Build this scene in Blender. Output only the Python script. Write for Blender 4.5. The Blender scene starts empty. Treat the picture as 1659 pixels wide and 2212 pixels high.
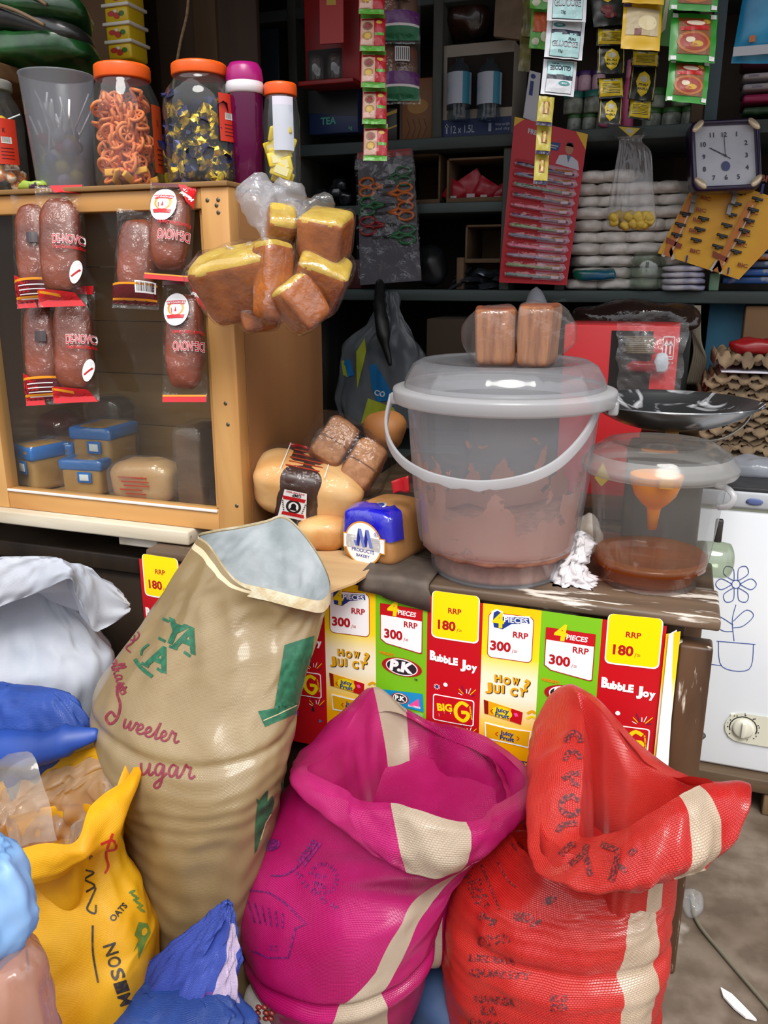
import bpy, bmesh, math, random
from math import sin, cos, pi, radians, sqrt
from mathutils import Vector, Matrix, noise
from mathutils.bvhtree import BVHTree
from mathutils.geometry import tessellate_polygon
V = Vector
random.seed(7)
SC = bpy.context.scene
COL = SC.collection
# ---------------------------------------------------------------- camera
FPX, W_, H_ = 1780.0, 1659.0, 2212.0
PITCH, YAW, CAMZ = radians(15.9), radians(19.5), 1.22
CAM = V((0, 0, CAMZ))
FWD = V((-sin(YAW)*cos(PITCH), cos(YAW)*cos(PITCH), -sin(PITCH)))
RGT = V((cos(YAW), sin(YAW), 0))
UPV = RGT.cross(FWD)
HF = V((-sin(YAW), cos(YAW), 0))
cd = bpy.data.cameras.new('camera'); co = bpy.data.objects.new('camera', cd); COL.objects.link(co)
cd.sensor_fit = 'VERTICAL'; cd.sensor_height = 24.0; cd.lens = FPX/H_*24.0
cd.clip_start = 0.02; cd.clip_end = 200
co.location = CAM; co.rotation_euler = (pi/2 - PITCH, 0, YAW)
SC.camera = co
# ---------------------------------------------------------------- sky and exposure
SKY, EXPO = 1.0, 0.62
SC.view_settings.view_transform = 'Standard'
SC.view_settings.look = 'None'
SC.view_settings.gamma = 1.0
SC.view_settings.use_curve_mapping = False
SC.view_settings.exposure = EXPO
wd = bpy.data.worlds.new('sky'); SC.world = wd; wd.use_nodes = True
nt = wd.node_tree; bg = nt.nodes['Background']
tc = nt.nodes.new('ShaderNodeTexCoord'); sp = nt.nodes.new('ShaderNodeSeparateXYZ'); rp = nt.nodes.new('ShaderNodeValToRGB')
nt.links.new(tc.outputs['Generated'], sp.inputs[0]); nt.links.new(sp.outputs['Z'], rp.inputs[0])
rp.color_ramp.elements[0].color = (0.17, 0.17, 0.18, 1); rp.color_ramp.elements[0].position = 0.0
rp.color_ramp.elements[1].color = (1.22, 1.24, 1.29, 1); rp.color_ramp.elements[1].position = 0.5
nt.links.new(rp.outputs[0], bg.inputs[0]); bg.inputs[1].default_value = SKY
sl = bpy.data.lights.new('sun', 'SUN'); sl.energy = 1.9; sl.angle = radians(28); sl.color = (1, .97, .92)
so = bpy.data.objects.new('sun', sl); COL.objects.link(so)
so.rotation_euler = V((-0.30, 0.75, -1.15)).to_track_quat('-Z', 'Y').to_euler()
SC.cycles.transparent_max_bounces = 40
SC.cycles.max_bounces = 9
SC.cycles.caustics_reflective = False; SC.cycles.caustics_refractive = False
SC.cycles.sample_clamp_indirect = 4.0
# ---------------------------------------------------------------- points in the place
def ray(x, y): return FWD + RGT*((x-829.5)/FPX) - UPV*((y-1106.0)/FPX)
def U(x, y, d): return CAM + ray(x, y)*d
def UY(x, y, Y): r = ray(x, y); return CAM + r*(Y/r.y)
def UZ(x, y, z): r = ray(x, y); return CAM + r*((z-CAMZ)/r.z)
def UX(x, y, X): r = ray(x, y); return CAM + r*(X/r.x)
# ---------------------------------------------------------------- materials
def lin(h):
    h = h.lstrip('#'); c = [int(h[i:i+2], 16)/255 for i in (0, 2, 4)]
    return tuple((x/12.92 if x <= .04045 else ((x+.055)/1.055)**2.4) for x in c) + (1.0,)
MC = {}
def _new(name):
    m = bpy.data.materials.new(name); m.use_nodes = True
    nt = m.node_tree; nt.nodes.clear()
    o = nt.nodes.new('ShaderNodeOutputMaterial')
    return m, nt, nt.nodes.new, nt.links.new, o
def _noise(nt, scale, detail=3, coord='Object', stretch=None):
    t = nt.nodes.new('ShaderNodeTexCoord'); n = nt.nodes.new('ShaderNodeTexNoise')
    n.inputs['Scale'].default_value = scale; n.inputs['Detail'].default_value = detail
    if stretch:
        mp = nt.nodes.new('ShaderNodeMapping'); mp.inputs['Scale'].default_value = stretch
        nt.links.new(t.outputs[coord], mp.inputs[0]); nt.links.new(mp.outputs[0], n.inputs[0])
    else: nt.links.new(t.outputs[coord], n.inputs[0])
    return n
def M(col, rough=.5, spec=.5, metal=0, c2=None, nscale=20, lo=.4, hi=.65, bump=0, bscale=60, stretch=None, weave=0, transl=0, emit=0, coat=0):
    """solid procedural surface: colour with an optional second colour in noise patches, optional bump, weave, translucency"""
    key = ('M', col, rough, spec, metal, c2, nscale, lo, hi, bump, bscale, stretch, weave, transl, emit, coat)
    if key in MC: return MC[key]
    m, nt, N, L, o = _new('surface'); p = N('ShaderNodeBsdfPrincipled')
    p.inputs['Base Color'].default_value = lin(col); p.inputs['Roughness'].default_value = rough
    p.inputs['Specular IOR Level'].default_value = spec; p.inputs['Metallic'].default_value = metal
    if coat: p.inputs['Coat Weight'].default_value = coat; p.inputs['Coat Roughness'].default_value = .08
    if emit: p.inputs['Emission Color'].default_value = lin(col); p.inputs['Emission Strength'].default_value = emit
    csock = None
    if c2:
        n = _noise(nt, nscale, 5, stretch=stretch); r = N('ShaderNodeValToRGB')
        r.color_ramp.elements[0].position = lo; r.color_ramp.elements[1].position = hi
        r.color_ramp.elements[0].color = lin(col); r.color_ramp.elements[1].color = lin(c2)
        L(n.outputs['Fac'], r.inputs[0]); L(r.outputs[0], p.inputs['Base Color']); csock = r.outputs[0]
    nsock = None
    if weave:
        t = N('ShaderNodeTexCoord'); b = N('ShaderNodeTexBrick')
        b.inputs['Scale'].default_value = 1.0; b.inputs['Brick Width'].default_value = .0044; b.inputs['Row Height'].default_value = .0022
        b.inputs['Mortar Size'].default_value = .0005; b.inputs['Mortar Smooth'].default_value = 1.0
        L(t.outputs['UV'], b.inputs[0]); bp = N('ShaderNodeBump'); bp.inputs['Strength'].default_value = weave
        bp.inputs['Distance'].default_value = .0008; bp.invert = True
        L(b.outputs['Fac'], bp.inputs['Height']); L(bp.outputs[0], p.inputs['Normal']); nsock = bp
    if bump:
        n = _noise(nt, bscale, 4, stretch=stretch); bp = N('ShaderNodeBump'); bp.inputs['Strength'].default_value = bump
        bp.inputs['Distance'].default_value = .004
        L(n.outputs['Fac'], bp.inputs['Height']); L(bp.outputs[0], p.inputs['Normal'])
        if nsock: L(nsock.outputs[0], bp.inputs['Normal'])
    if transl:
        tr = N('ShaderNodeBsdfTranslucent'); tr.inputs[0].default_value = lin(col)
        if csock: L(csock, tr.inputs[0])
        mx = N('ShaderNodeMixShader'); mx.inputs[0].default_value = transl
        L(p.outputs[0], mx.inputs[1]); L(tr.outputs[0], mx.inputs[2]); L(mx.outputs[0], o.inputs[0])
    else: L(p.outputs[0], o.inputs[0])
    MC[key] = m; return m
def FILM(haze=.06, tint='#ffffff', hcol='#e8e8ee', rough=.06, gloss=1.0, bump=.5, bscale=22, stretch=None, transl=False, fres=1.45):
    """thin clear or frosted plastic: transparent, a little haze, a glossy skin"""
    key = ('F', haze, tint, hcol, rough, gloss, bump, bscale, stretch, transl, fres)
    if key in MC: return MC[key]
    m, nt, N, L, o = _new('clear_plastic')
    t = N('ShaderNodeBsdfTransparent'); t.inputs[0].default_value = lin(tint)
    d = N('ShaderNodeBsdfTranslucent' if transl else 'ShaderNodeBsdfDiffuse'); d.inputs[0].default_value = lin(hcol)
    if transl:
        d2 = N('ShaderNodeBsdfDiffuse'); d2.inputs[0].default_value = lin(hcol); mm = N('ShaderNodeMixShader'); mm.inputs[0].default_value = .6
        L(d.outputs[0], mm.inputs[1]); L(d2.outputs[0], mm.inputs[2]); d = mm
    a = N('ShaderNodeMixShader'); a.inputs[0].default_value = haze; L(t.outputs[0], a.inputs[1]); L(d.outputs[0], a.inputs[2])
    g = N('ShaderNodeBsdfGlossy'); g.inputs['Roughness'].default_value = rough
    fr = N('ShaderNodeLayerWeight'); fr.inputs[0].default_value = .5; pw = N('ShaderNodeMath'); pw.operation = 'POWER'; pw.inputs[1].default_value = 4.0; L(fr.outputs['Facing'], pw.inputs[0])
    mu = N('ShaderNodeMath'); mu.operation = 'MULTIPLY_ADD'; mu.inputs[1].default_value = min(.55, .32*gloss); mu.inputs[2].default_value = .03*gloss; L(pw.outputs[0], mu.inputs[0])
    b = N('ShaderNodeMixShader'); L(mu.outputs[0], b.inputs[0]); L(a.outputs[0], b.inputs[1]); L(g.outputs[0], b.inputs[2])
    if bump:
        n = _noise(nt, bscale, 4, stretch=stretch); bp = N('ShaderNodeBump'); bp.inputs['Strength'].default_value = bump; bp.inputs['Distance'].default_value = .01
        L(n.outputs['Fac'], bp.inputs['Height']); L(bp.outputs[0], g.inputs['Normal'])
    L(b.outputs[0], o.inputs[0]); MC[key] = m; return m
def WOOD(c1, c2, axis='X', scale=14, rough=.5, bump=.15, c3=None, wear=.62, spec=.4):
    """planks: grain streaks stretched along one axis, optional worn patches of a third colour"""
    key = ('W', c1, c2, axis, scale, rough, bump, c3, wear)
    if key in MC: return MC[key]
    m, nt, N, L, o = _new('wood'); p = N('ShaderNodeBsdfPrincipled'); p.inputs['Roughness'].default_value = rough
    p.inputs['Specular IOR Level'].default_value = spec
    st = {'X': (.12, 1, 1), 'Y': (1, .12, 1), 'Z': (1, 1, .12)}[axis]
    n = _noise(nt, scale, 8, stretch=st); r = N('ShaderNodeValToRGB')
    n.inputs['Distortion'].default_value = .8
    r.color_ramp.elements[0].position = .35; r.color_ramp.elements[1].position = .68
    r.color_ramp.elements[0].color = lin(c1); r.color_ramp.elements[1].color = lin(c2)
    L(n.outputs['Fac'], r.inputs[0]); out = r.outputs[0]
    if c3:
        n2 = _noise(nt, scale*2.2, 9, stretch=tuple(.16 if s == .12 else s for s in st)); n2.inputs['Roughness'].default_value = .62; r2 = N('ShaderNodeValToRGB')
        r2.color_ramp.elements[0].position = wear; r2.color_ramp.elements[1].position = wear+.05
        L(n2.outputs['Fac'], r2.inputs[0]); mx = N('ShaderNodeMixRGB'); mx.inputs[2].default_value = lin(c3)
        L(r2.outputs[0], mx.inputs[0]); L(out, mx.inputs[1]); out = mx.outputs[0]
    L(out, p.inputs['Base Color'])
    bp = N('ShaderNodeBump'); bp.inputs['Strength'].default_value = bump; bp.inputs['Distance'].default_value = .004
    L(n.outputs['Fac'], bp.inputs['Height']); L(bp.outputs[0], p.inputs['Normal'])
    L(p.outputs[0], o.inputs[0]); MC[key] = m; return m
# ---------------------------------------------------------------- mesh building
class MB:
    def __init__(s): s.v = []; s.f = []; s.m = []; s.sm = []; s.uv = {}
    def add(s, vs, fs, mat=0, smooth=True, T=None, uvs=None):
        o = len(s.v)
        for p in vs: s.v.append(T @ V(p) if T else V(p))
        for i, f in enumerate(fs):
            if uvs: s.uv[len(s.f)] = uvs[i]
            s.f.append([o+k for k in f]); s.m.append(mat if isinstance(mat, int) else mat[i]); s.sm.append(smooth)
        return s
    def box(s, c, d, mat=0, T=None, r=0, seg=2):
        bm = bmesh.new(); bmesh.ops.create_cube(bm, size=1.0)
        for v in bm.verts: v.co = V((v.co.x*d[0], v.co.y*d[1], v.co.z*d[2]))
        if r > 0: bmesh.ops.bevel(bm, geom=bm.edges[:], offset=r, segments=seg, affect='EDGES', profile=.5)
        for v in bm.verts: v.co += V(c)
        bm.verts.ensure_lookup_table()
        s.add([v.co.copy() for v in bm.verts], [[v.index for v in f.verts] for f in bm.faces], mat, r > 0, T); bm.free(); return s
    def b2(s, lo, hi, mat=0, r=.002, T=None):
        lo, hi = V(lo), V(hi); return s.box((lo+hi)/2, hi-lo, mat, T, r)
    def tube(s, pts, r, n=8, mat=0, T=None, caps=True, flat=None):
        pts = [V(p) for p in pts]; R = r if isinstance(r, (list, tuple)) else [r]*len(pts)
        vs = []; fs = []; t0 = (pts[1]-pts[0]).normalized(); nrm = t0.orthogonal().normalized()
        for i, p in enumerate(pts):
            t = (pts[min(i+1, len(pts)-1)]-pts[max(i-1, 0)]).normalized()
            nrm = (nrm - t*nrm.dot(t)).normalized(); bn = t.cross(nrm)
            for k in range(n):
                a = 2*pi*k/n; vs.append(p + nrm*cos(a)*R[i] + bn*sin(a)*R[i]*(flat or 1))
        for i in range(len(pts)-1):
            for k in range(n):
                k2 = (k+1) % n; fs.append([i*n+k, i*n+k2, (i+1)*n+k2, (i+1)*n+k])
        if caps: fs += [list(range(n))[::-1], [(len(pts)-1)*n+k for k in range(n)]]
        return s.add(vs, fs, mat, True, T)
    def lathe(s, prof, n=48, c=(0, 0, 0), rf=None, mat=0, T=None):
        c = V(c); vs = []; fs = []; mats = []
        for (r, z) in prof:
            for k in range(n):
                a = 2*pi*k/n; q = r*(rf(a, z) if rf else 1); vs.append(c + V((q*cos(a), q*sin(a), z)))
        for i in range(len(prof)-1):
            for k in range(n):
                k2 = (k+1) % n; fs.append([i*n+k, i*n+k2, (i+1)*n+k2, (i+1)*n+k]); mats.append(mat if isinstance(mat, int) else mat(i, k))
        return s.add(vs, fs, mats, True, T)
    def loft(s, rings, mat=0, cap0=False, cap1=False, wrap=True, T=None):
        n = len(rings[0]); vs = [p for r in rings for p in r]; fs = []; mats = []; uvs = []
        cum = [0.0]
        for i in range(1, len(rings)): cum.append(cum[-1] + sum((rings[i][k]-rings[i-1][k]).length for k in range(0, n, max(1, n//8)))/len(range(0, n, max(1, n//8))))
        mid = rings[len(rings)//2]; L = [0.0]
        for k in range(1, n+1): L.append(L[-1] + (mid[k % n]-mid[k-1]).length)
        for i in range(len(rings)-1):
            for k in range(n if wrap else n-1):
                k2 = (k+1) % n; fs.append([i*n+k, i*n+k2, (i+1)*n+k2, (i+1)*n+k])
                uvs.append([(L[k], cum[i]), (L[k+1], cum[i]), (L[k+1], cum[i+1]), (L[k], cum[i+1])])
                mats.append(mat if isinstance(mat, int) else mat(k/n, i/(len(rings)-1)))
        if cap0: fs.append(list(range(n))[::-1]); mats.append(mats[0]); uvs.append([(0, 0)]*n)
        if cap1: fs.append([(len(rings)-1)*n+k for k in range(n)]); mats.append(mats[-1]); uvs.append([(0, 0)]*n)
        return s.add(vs, fs, mats, True, T, uvs)
    def grid(s, fn, nu, nv, mat=0, T=None, smooth=True):
        vs = [fn(i/nu, j/nv) for j in range(nv+1) for i in range(nu+1)]
        fs = [[j*(nu+1)+i, j*(nu+1)+i+1, (j+1)*(nu+1)+i+1, (j+1)*(nu+1)+i] for j in range(nv) for i in range(nu)]
        return s.add(vs, fs, mat, smooth, T)
    def blob(s, c, d, e=.35, n=24, mat=0, T=None, fn=None):
        """rounded block: half sizes d, squareness e"""
        vs = []; fs = []; h = n//2
        sg = lambda x, p: math.copysign(abs(x)**p, x)
        for j in range(h+1):
            b = -pi/2 + pi*j/h
            for i in range(n):
                a = 2*pi*i/n + pi/4
                p = V((sg(cos(b), e)*sg(cos(a), e), sg(cos(b), e)*sg(sin(a), e), sg(sin(b), e)))
                if fn: p = fn(p)
                vs.append(V(c) + V((p.x*d[0], p.y*d[1], p.z*d[2])))
        for j in range(h):
            for i in range(n): fs.append([j*n+i, j*n+(i+1) % n, (j+1)*n+(i+1) % n, (j+1)*n+i])
        return s.add(vs, fs, mat, True, T)
    def pillow(s, w, h, t, mat=0, T=None, nu=8, nv=8, crimp=.08, amp=.0, seed=0):
        """filled flat packet in its own xz plane, facing -y"""
        for sd in (-1, 1):
            s.grid(lambda u, v: V(((u-.5)*w, sd*pil(u, v, t, crimp) + amp*noise.noise(V((u*5+seed, v*5, seed*1.7))), (v-.5)*h)), nu, nv, mat, T)
        return s
    def jiggle(s, amp, sc, seed=0, i0=0):
        for i in range(i0, len(s.v)):
            p = s.v[i]; q = p*sc + V((seed*3.1, seed*1.3, seed*.7)); s.v[i] = p + V(noise.noise_vector(q))*amp
        return s
    def bvh(s): return BVHTree.FromPolygons(s.v, s.f)
    def build(s, name, mats, parent=None, loc=None):
        if not isinstance(mats, (list, tuple)): mats = [mats]
        off = V((0, 0, 0))
        q = parent
        while q is not None: off += q.location; q = q.parent
        if loc is not None: off = off + V(loc)
        me = bpy.data.meshes.new(name)
        me.from_pydata([p-off for p in s.v], [], s.f)
        for m in mats: me.materials.append(m)
        me.polygons.foreach_set('material_index', [min(x, len(mats)-1) for x in s.m]); me.polygons.foreach_set('use_smooth', s.sm)
        if s.uv:
            ul = me.uv_layers.new(name='UVMap')
            for i, p in enumerate(me.polygons):
                if i in s.uv:
                    for k, li in enumerate(p.loop_indices): ul.data[li].uv = s.uv[i][k]
        me.update()
        o = bpy.data.objects.new(name, me); COL.objects.link(o)
        if parent is not None: o.parent = parent
        if loc is not None: o.location = V(loc)
        return o
def pil(u, v, t, crimp=.08):
    v2 = (v-crimp)/(1-2*crimp)
    if v2 <= 0 or v2 >= 1: return .0004
    return .0004 + t*.5*(max(0, 1-(2*u-1)**2)**.5)*(max(0, 1-abs(2*v2-1)**3)**.6)
def thing(name, label, cat, loc=(0, 0, 0), group=None, rz=0):
    o = bpy.data.objects.new(name, None); COL.objects.link(o); o.location = V(loc); o.empty_display_size = .02
    o.rotation_euler = (0, 0, rz)
    return tag(o, label, cat, group)
def tag(o, label, cat, group=None, kind=None):
    if label: o['label'] = label
    if cat: o['category'] = cat
    if group: o['group'] = group
    if kind: o['kind'] = kind
    return o
def single(mb, name, mats, label, cat, group=None, loc=None, kind=None):
    if loc is None:
        zs = min(p.z for p in mb.v); c = sum((p for p in mb.v), V((0, 0, 0)))/len(mb.v); loc = (c.x, c.y, zs)
    return tag(mb.build(name, mats, None, loc), label, cat, group, kind)
def struct(mb, name, mats):
    o = mb.build(name, mats); o['kind'] = 'structure'; return o
def dup(root, loc, rot=None, label=None, sc=None):
    r = root.copy(); COL.objects.link(r); r.location = V(loc)
    if rot is not None: r.rotation_euler = rot
    if sc: r.scale = sc if isinstance(sc, (tuple, list)) else (sc, sc, sc)
    if label: r['label'] = label
    for ch in list(root.children):
        c = ch.copy(); COL.objects.link(c); c.parent = r
        for g in ch.children:
            e = g.copy(); COL.objects.link(e); e.parent = c
    return r
def TM(loc, rot=(0, 0, 0), sc=None):
    m = Matrix.Translation(V(loc)) @ (Matrix.Rotation(rot[2], 4, 'Z') @ Matrix.Rotation(rot[1], 4, 'Y') @ Matrix.Rotation(rot[0], 4, 'X'))
    if sc: m = m @ Matrix.Diagonal((*(sc if isinstance(sc, (tuple, list)) else (sc,)*3), 1))
    return m
def AX(o, ex, ez, ey=None):
    """transform with local x along ex and local z along ez (world vectors), origin o"""
    ex = V(ex).normalized(); ez = (V(ez) - ex*V(ez).dot(ex)).normalized(); ey = ez.cross(ex)
    m = Matrix((ex, ey, ez)).transposed().to_4x4(); m.translation = V(o); return m
def cr(P, n, closed=False):
    """smooth curve through control points (vectors)"""
    P = [V(p) for p in P]; k = len(P); out = []; segs = k if closed else k-1
    for i in range(n):
        t = i/(n if closed else n-1)*segs; j = min(int(t), segs-1); f = t-j
        g = (lambda q: P[q % k]) if closed else (lambda q: P[max(0, min(k-1, q))])
        a, b, c, d = g(j-1), g(j), g(j+1), g(j+2)
        out.append(.5*((2*b) + (c-a)*f + (2*a-5*b+4*c-d)*f*f + (3*b-a-3*c+d)*f**3))
    return out
def interp_rings(keys, m):
    """keys: rings of equal length; m rings interpolated smoothly along"""
    n = len(keys[0]); cols = [cr([r[k] for r in keys], m) for k in range(n)]
    return [[cols[k][j] for k in range(n)] for j in range(m)]
# ---------------------------------------------------------------- flat artwork (printing)
TXT = {}
def text_mesh(s, bold=0.0):
    key = (s, bold)
    if key not in TXT:
        c = bpy.data.curves.new('t', 'FONT'); c.body = s; c.size = 1.4; c.offset = bold; c.resolution_u = 3; c.align_x = 'LEFT'
        o = bpy.data.objects.new('t', c); me = bpy.data.meshes.new_from_object(o)
        vs = [(v.co.x, v.co.y) for v in me.vertices]; fs = []
        for p in me.polygons:
            q = list(p.vertices)
            for i in range(1, len(q)-1): fs.append((q[0], q[i], q[i+1]))
        bpy.data.objects.remove(o); bpy.data.curves.remove(c); bpy.data.meshes.remove(me)
        x0 = min((v[0] for v in vs), default=0); x1 = max((v[0] for v in vs), default=1)
        TXT[key] = ([(x-x0, y) for x, y in vs], fs, x1-x0)
    return TXT[key]
def subdiv(vs, ts, L):
    vs = list(vs); ts = list(ts)
    for _ in range(9):
        mid = {}; out = []; any_ = False
        def mp(a, b):
            k = (min(a, b), max(a, b))
            if k not in mid: mid[k] = len(vs); vs.append(((vs[a][0]+vs[b][0])/2, (vs[a][1]+vs[b][1])/2))
            return mid[k]
        lg = lambda a, b: (vs[a][0]-vs[b][0])**2 + (vs[a][1]-vs[b][1])**2 > L*L
        for a, b, c in ts:
            e = (lg(a, b), lg(b, c), lg(c, a)); n = sum(e)
            if n == 0: out.append((a, b, c)); continue
            any_ = True
            if n == 3:
                x, y, z = mp(a, b), mp(b, c), mp(c, a); out += [(a, x, z), (x, b, y), (z, y, c), (x, y, z)]
            else:
                while not (e[0] and (n == 1 or e[1])): a, b, c = b, c, a; e = (e[1], e[2], e[0])
                x = mp(a, b)
                if n == 1: out += [(a, x, c), (x, b, c)]
                else: y = mp(b, c); out += [(x, b, y), (a, x, y), (a, y, c)]
        ts = out
        if not any_: break
    return vs, ts
class Art:
    """flat shapes in their own xy plane (y up unless flip), stacked in layers"""
    def __init__(s): s.items = []; s.z = 1
    def lay(s, z): s.z = z; return s
    def tri(s, vs, ts, mat): s.items.append((list(vs), list(ts), mat, s.z)); return s
    def poly(s, pts, mat):
        ts = tessellate_polygon([[V((p[0], p[1], 0)) for p in pts]]); return s.tri([(p[0], p[1]) for p in pts], [tuple(t) for t in ts], mat)
    def rect(s, x0, y0, x1, y1, mat): return s.poly([(x0, y0), (x1, y0), (x1, y1), (x0, y1)], mat)
    def rrect(s, x0, y0, x1, y1, r, mat):
        P = []
        for cx, cy, a in ((x1-r, y1-r, 0), (x0+r, y1-r, 90), (x0+r, y0+r, 180), (x1-r, y0+r, 270)):
            for k in range(5): t = radians(a+k*22.5); P.append((cx+r*cos(t), cy+r*sin(t)))
        return s.poly(P, mat)
    def ell(s, cx, cy, rx, ry, mat, n=28, rot=0):
        P = []
        for k in range(n):
            t = 2*pi*k/n; x, y = rx*cos(t), ry*sin(t); P.append((cx+x*cos(rot)-y*sin(rot), cy+x*sin(rot)+y*cos(rot)))
        return s.poly(P, mat)
    def stroke(s, pts, w, mat, smooth=0, closed=False):
        if smooth: pts = [(p.x, p.y) for p in cr([(q[0], q[1], 0) for q in pts], smooth, closed)]
        if closed: pts = list(pts) + [pts[0]]
        vs = []; ts = []
        for i, p in enumerate(pts):
            a = pts[max(0, i-1)]; b = pts[min(len(pts)-1, i+1)]; dx, dy = b[0]-a[0], b[1]-a[1]; l = math.hypot(dx, dy) or 1
            ww = (w[0] + (w[1]-w[0])*abs(dy)/l) if isinstance(w, tuple) else w
            vs += [(p[0]-dy/l*ww/2, p[1]+dx/l*ww/2), (p[0]+dy/l*ww/2, p[1]-dx/l*ww/2)]
        for i in range(len(pts)-1): k = 2*i; ts += [(k, k+1, k+3), (k, k+3, k+2)]
        return s.tri(vs, ts, mat)
    def text(s, t, x, y, h, mat, bold=.02, al='L', w=None, shear=0, rot=0, flip=1, wob=0):
        """h cap height; w optional forced width; flip -1 when y grows downward"""
        vs, fs, wid = text_mesh(t, bold); k = h; kx = (w/wid) if w else h
        o = {'L': 0, 'C': -wid*kx/2, 'R': -wid*kx}[al]; c, sn = cos(rot), sin(rot); out = []
        for a, b in vs:
            px = a*kx + o + shear*b*k; py = b*k*flip
            if wob: py += wob*h*sin(a*2.7)
            out.append((x + px*c - py*sn, y + px*sn + py*c))
        return s.tri(out, fs, mat)
    def onto(s, mb, fn, L=None, eps=.0003, lay0=1):
        """fn(x, y, off) -> point"""
        for vs, ts, m, i in s.items:
            if L: vs, ts = subdiv(vs, ts, L)
            mb.add([fn(x, y, eps*(i+lay0)) for x, y in vs], ts, m, False)
        return mb
    def project(s, mb, tgt, L=7, eps=.0004, lay0=1, off=0):
        """print pixel-frame shapes onto a surface (a BVH): every vertex lands on the surface itself"""
        for vs, ts, m, i in s.items:
            vs, ts = subdiv(vs, ts, L); P = []
            for x, y in vs:
                h = tgt.ray_cast(CAM, ray(x, y))
                if h[0] is None: P.append(None)
                else:
                    n = h[1]; r = ray(x, y)
                    if n.dot(r) > 0: n = -n
                    P.append((h[0] + n*eps*(i+lay0), h[3]))
            ok = []
            for t in ts:
                q = [P[k] for k in t]
                if any(a is None for a in q): continue
                dd = [a[1] for a in q]
                if max(dd)-min(dd) < .035: ok.append(t)
            used = {}; nv = []; nf = []
            for t in ok:
                f = []
                for k in t:
                    if k not in used: used[k] = len(nv); nv.append(P[k][0])
                    f.append(used[k])
                nf.append(f)
            if nf: mb.add(nv, nf, m+off, True)
        return mb
# ================================================================ the setting
DARKW = WOOD('#2e2218', '#54402c', 'Z', 9, .6, .2)
bw = MB(); bw.b2((-2.0, 2.80, 0), (1.4, 2.9, 2.35)); struct(bw, 'wall_back', WOOD('#241c16', '#43352a', 'Z', 7, .7, .2))
bw = MB(); bw.b2((-2.1, 0.9, 0), (-2.0, 2.9, 2.35)); struct(bw, 'wall_left', DARKW)
bw = MB(); bw.b2((1.4, 2.3, 0), (1.5, 2.9, 2.35)); struct(bw, 'wall_right', M('#3f7f95', .7, c2='#2f6274', nscale=6))
bw = MB(); bw.b2((-2.1, 1.25, 2.25), (1.15, 2.9, 2.35)); struct(bw, 'ceiling', WOOD('#2a2018', '#4a3a2a', 'Y', 8, .7, .2))
fl = MB(); fl.grid(lambda u, v: V((-6+12*u, -5+8.2*v, 0)), 6, 6)
def floor_mat():
    m, nt, N, L, o = _new('concrete'); p = N('ShaderNodeBsdfPrincipled'); p.inputs['Roughness'].default_value = .62
    a = _noise(nt, 2.6, 8); b = _noise(nt, 14, 8); c = _noise(nt, 5.5, 6)
    r1 = N('ShaderNodeValToRGB'); r1.color_ramp.elements[0].position = .36; r1.color_ramp.elements[1].position = .64
    r1.color_ramp.elements[0].color = lin('#5a4a3a'); r1.color_ramp.elements[1].color = lin('#8d8072'); L(a.outputs[0], r1.inputs[0])
    r2 = N('ShaderNodeValToRGB'); r2.color_ramp.elements[0].position = .42; r2.color_ramp.elements[1].position = .6
    r2.color_ramp.elements[0].color = (.55, .5, .45, 1); r2.color_ramp.elements[1].color = (1, 1, 1, 1); L(b.outputs[0], r2.inputs[0])
    mx = N('ShaderNodeMixRGB'); mx.blend_type = 'MULTIPLY'; mx.inputs[0].default_value = .8; L(r1.outputs[0], mx.inputs[1]); L(r2.outputs[0], mx.inputs[2])
    r3 = N('ShaderNodeValToRGB'); r3.color_ramp.elements[0].position = .60; r3.color_ramp.elements[1].position = .70; L(c.outputs[0], r3.inputs[0])
    m2 = N('ShaderNodeMixRGB'); m2.inputs[2].default_value = lin('#c4bbb2'); L(r3.outputs[0], m2.inputs[0]); L(mx.outputs[0], m2.inputs[1])
    L(m2.outputs[0], p.inputs['Base Color'])
    bp = N('ShaderNodeBump'); bp.inputs['Strength'].default_value = .4; bp.inputs['Distance'].default_value = .01; L(b.outputs[0], bp.inputs['Height']); L(bp.outputs[0], p.inputs['Normal'])
    L(p.outputs[0], o.inputs[0]); return m
struct(fl, 'floor', floor_mat())
# ---------------------------------------------------------------- counter
CT = .70
ct = thing('counter_table', 'low worn wooden counter with peeling white paint, carrying the two clear buckets', 'counter', (-.43, 1.45, 0))
WORN = WOOD('#4a3a2e', '#6e5a48', 'X', 16, .5, .35, '#cfc6ba', .56)
TOPW = WOOD('#33291f', '#5a4a3a', 'X', 10, .42, .25, '#8a7a66', .66)
top = MB()
for k, (y0, y1) in enumerate(((1.308, 1.45), (1.452, 1.60), (1.602, 1.74))):
    top.b2((-.968, y0, CT-.020), (.10-.006*k, y1, CT), 1 if k else 0, .005)
top.b2((-.95, 1.35, CT-.052), (.05, 1.39, CT-.020), 0, .003)
top.build('tabletop', [WORN, TOPW], ct)
ap = MB(); ap.b2((-.93, 1.325, CT-.15), (.05, 1.345, CT-.053), 0, .003); ap.build('apron', WORN, ct)
LEGW = WOOD('#3a2618', '#5e4430', 'Z', 14, .42, .4, '#cbbfae', .565)
for x, y in ((.068, 1.338), (.068, 1.70), (-.93, 1.338), (-.93, 1.70)):
    lg = MB(); lg.b2((x-.026, y-.022, .0), (x+.026, y+.022, CT-.053), 0, .005); lg.build('leg', LEGW, ct)
br = MB(); br.b2((-.93, 1.332, .12), (.05, 1.347, .16), 0, .003); br.b2((-.93, 1.335, .2), (.046, 1.34, .60), 0, .001); br.build('front_board', DARKW, ct)
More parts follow.
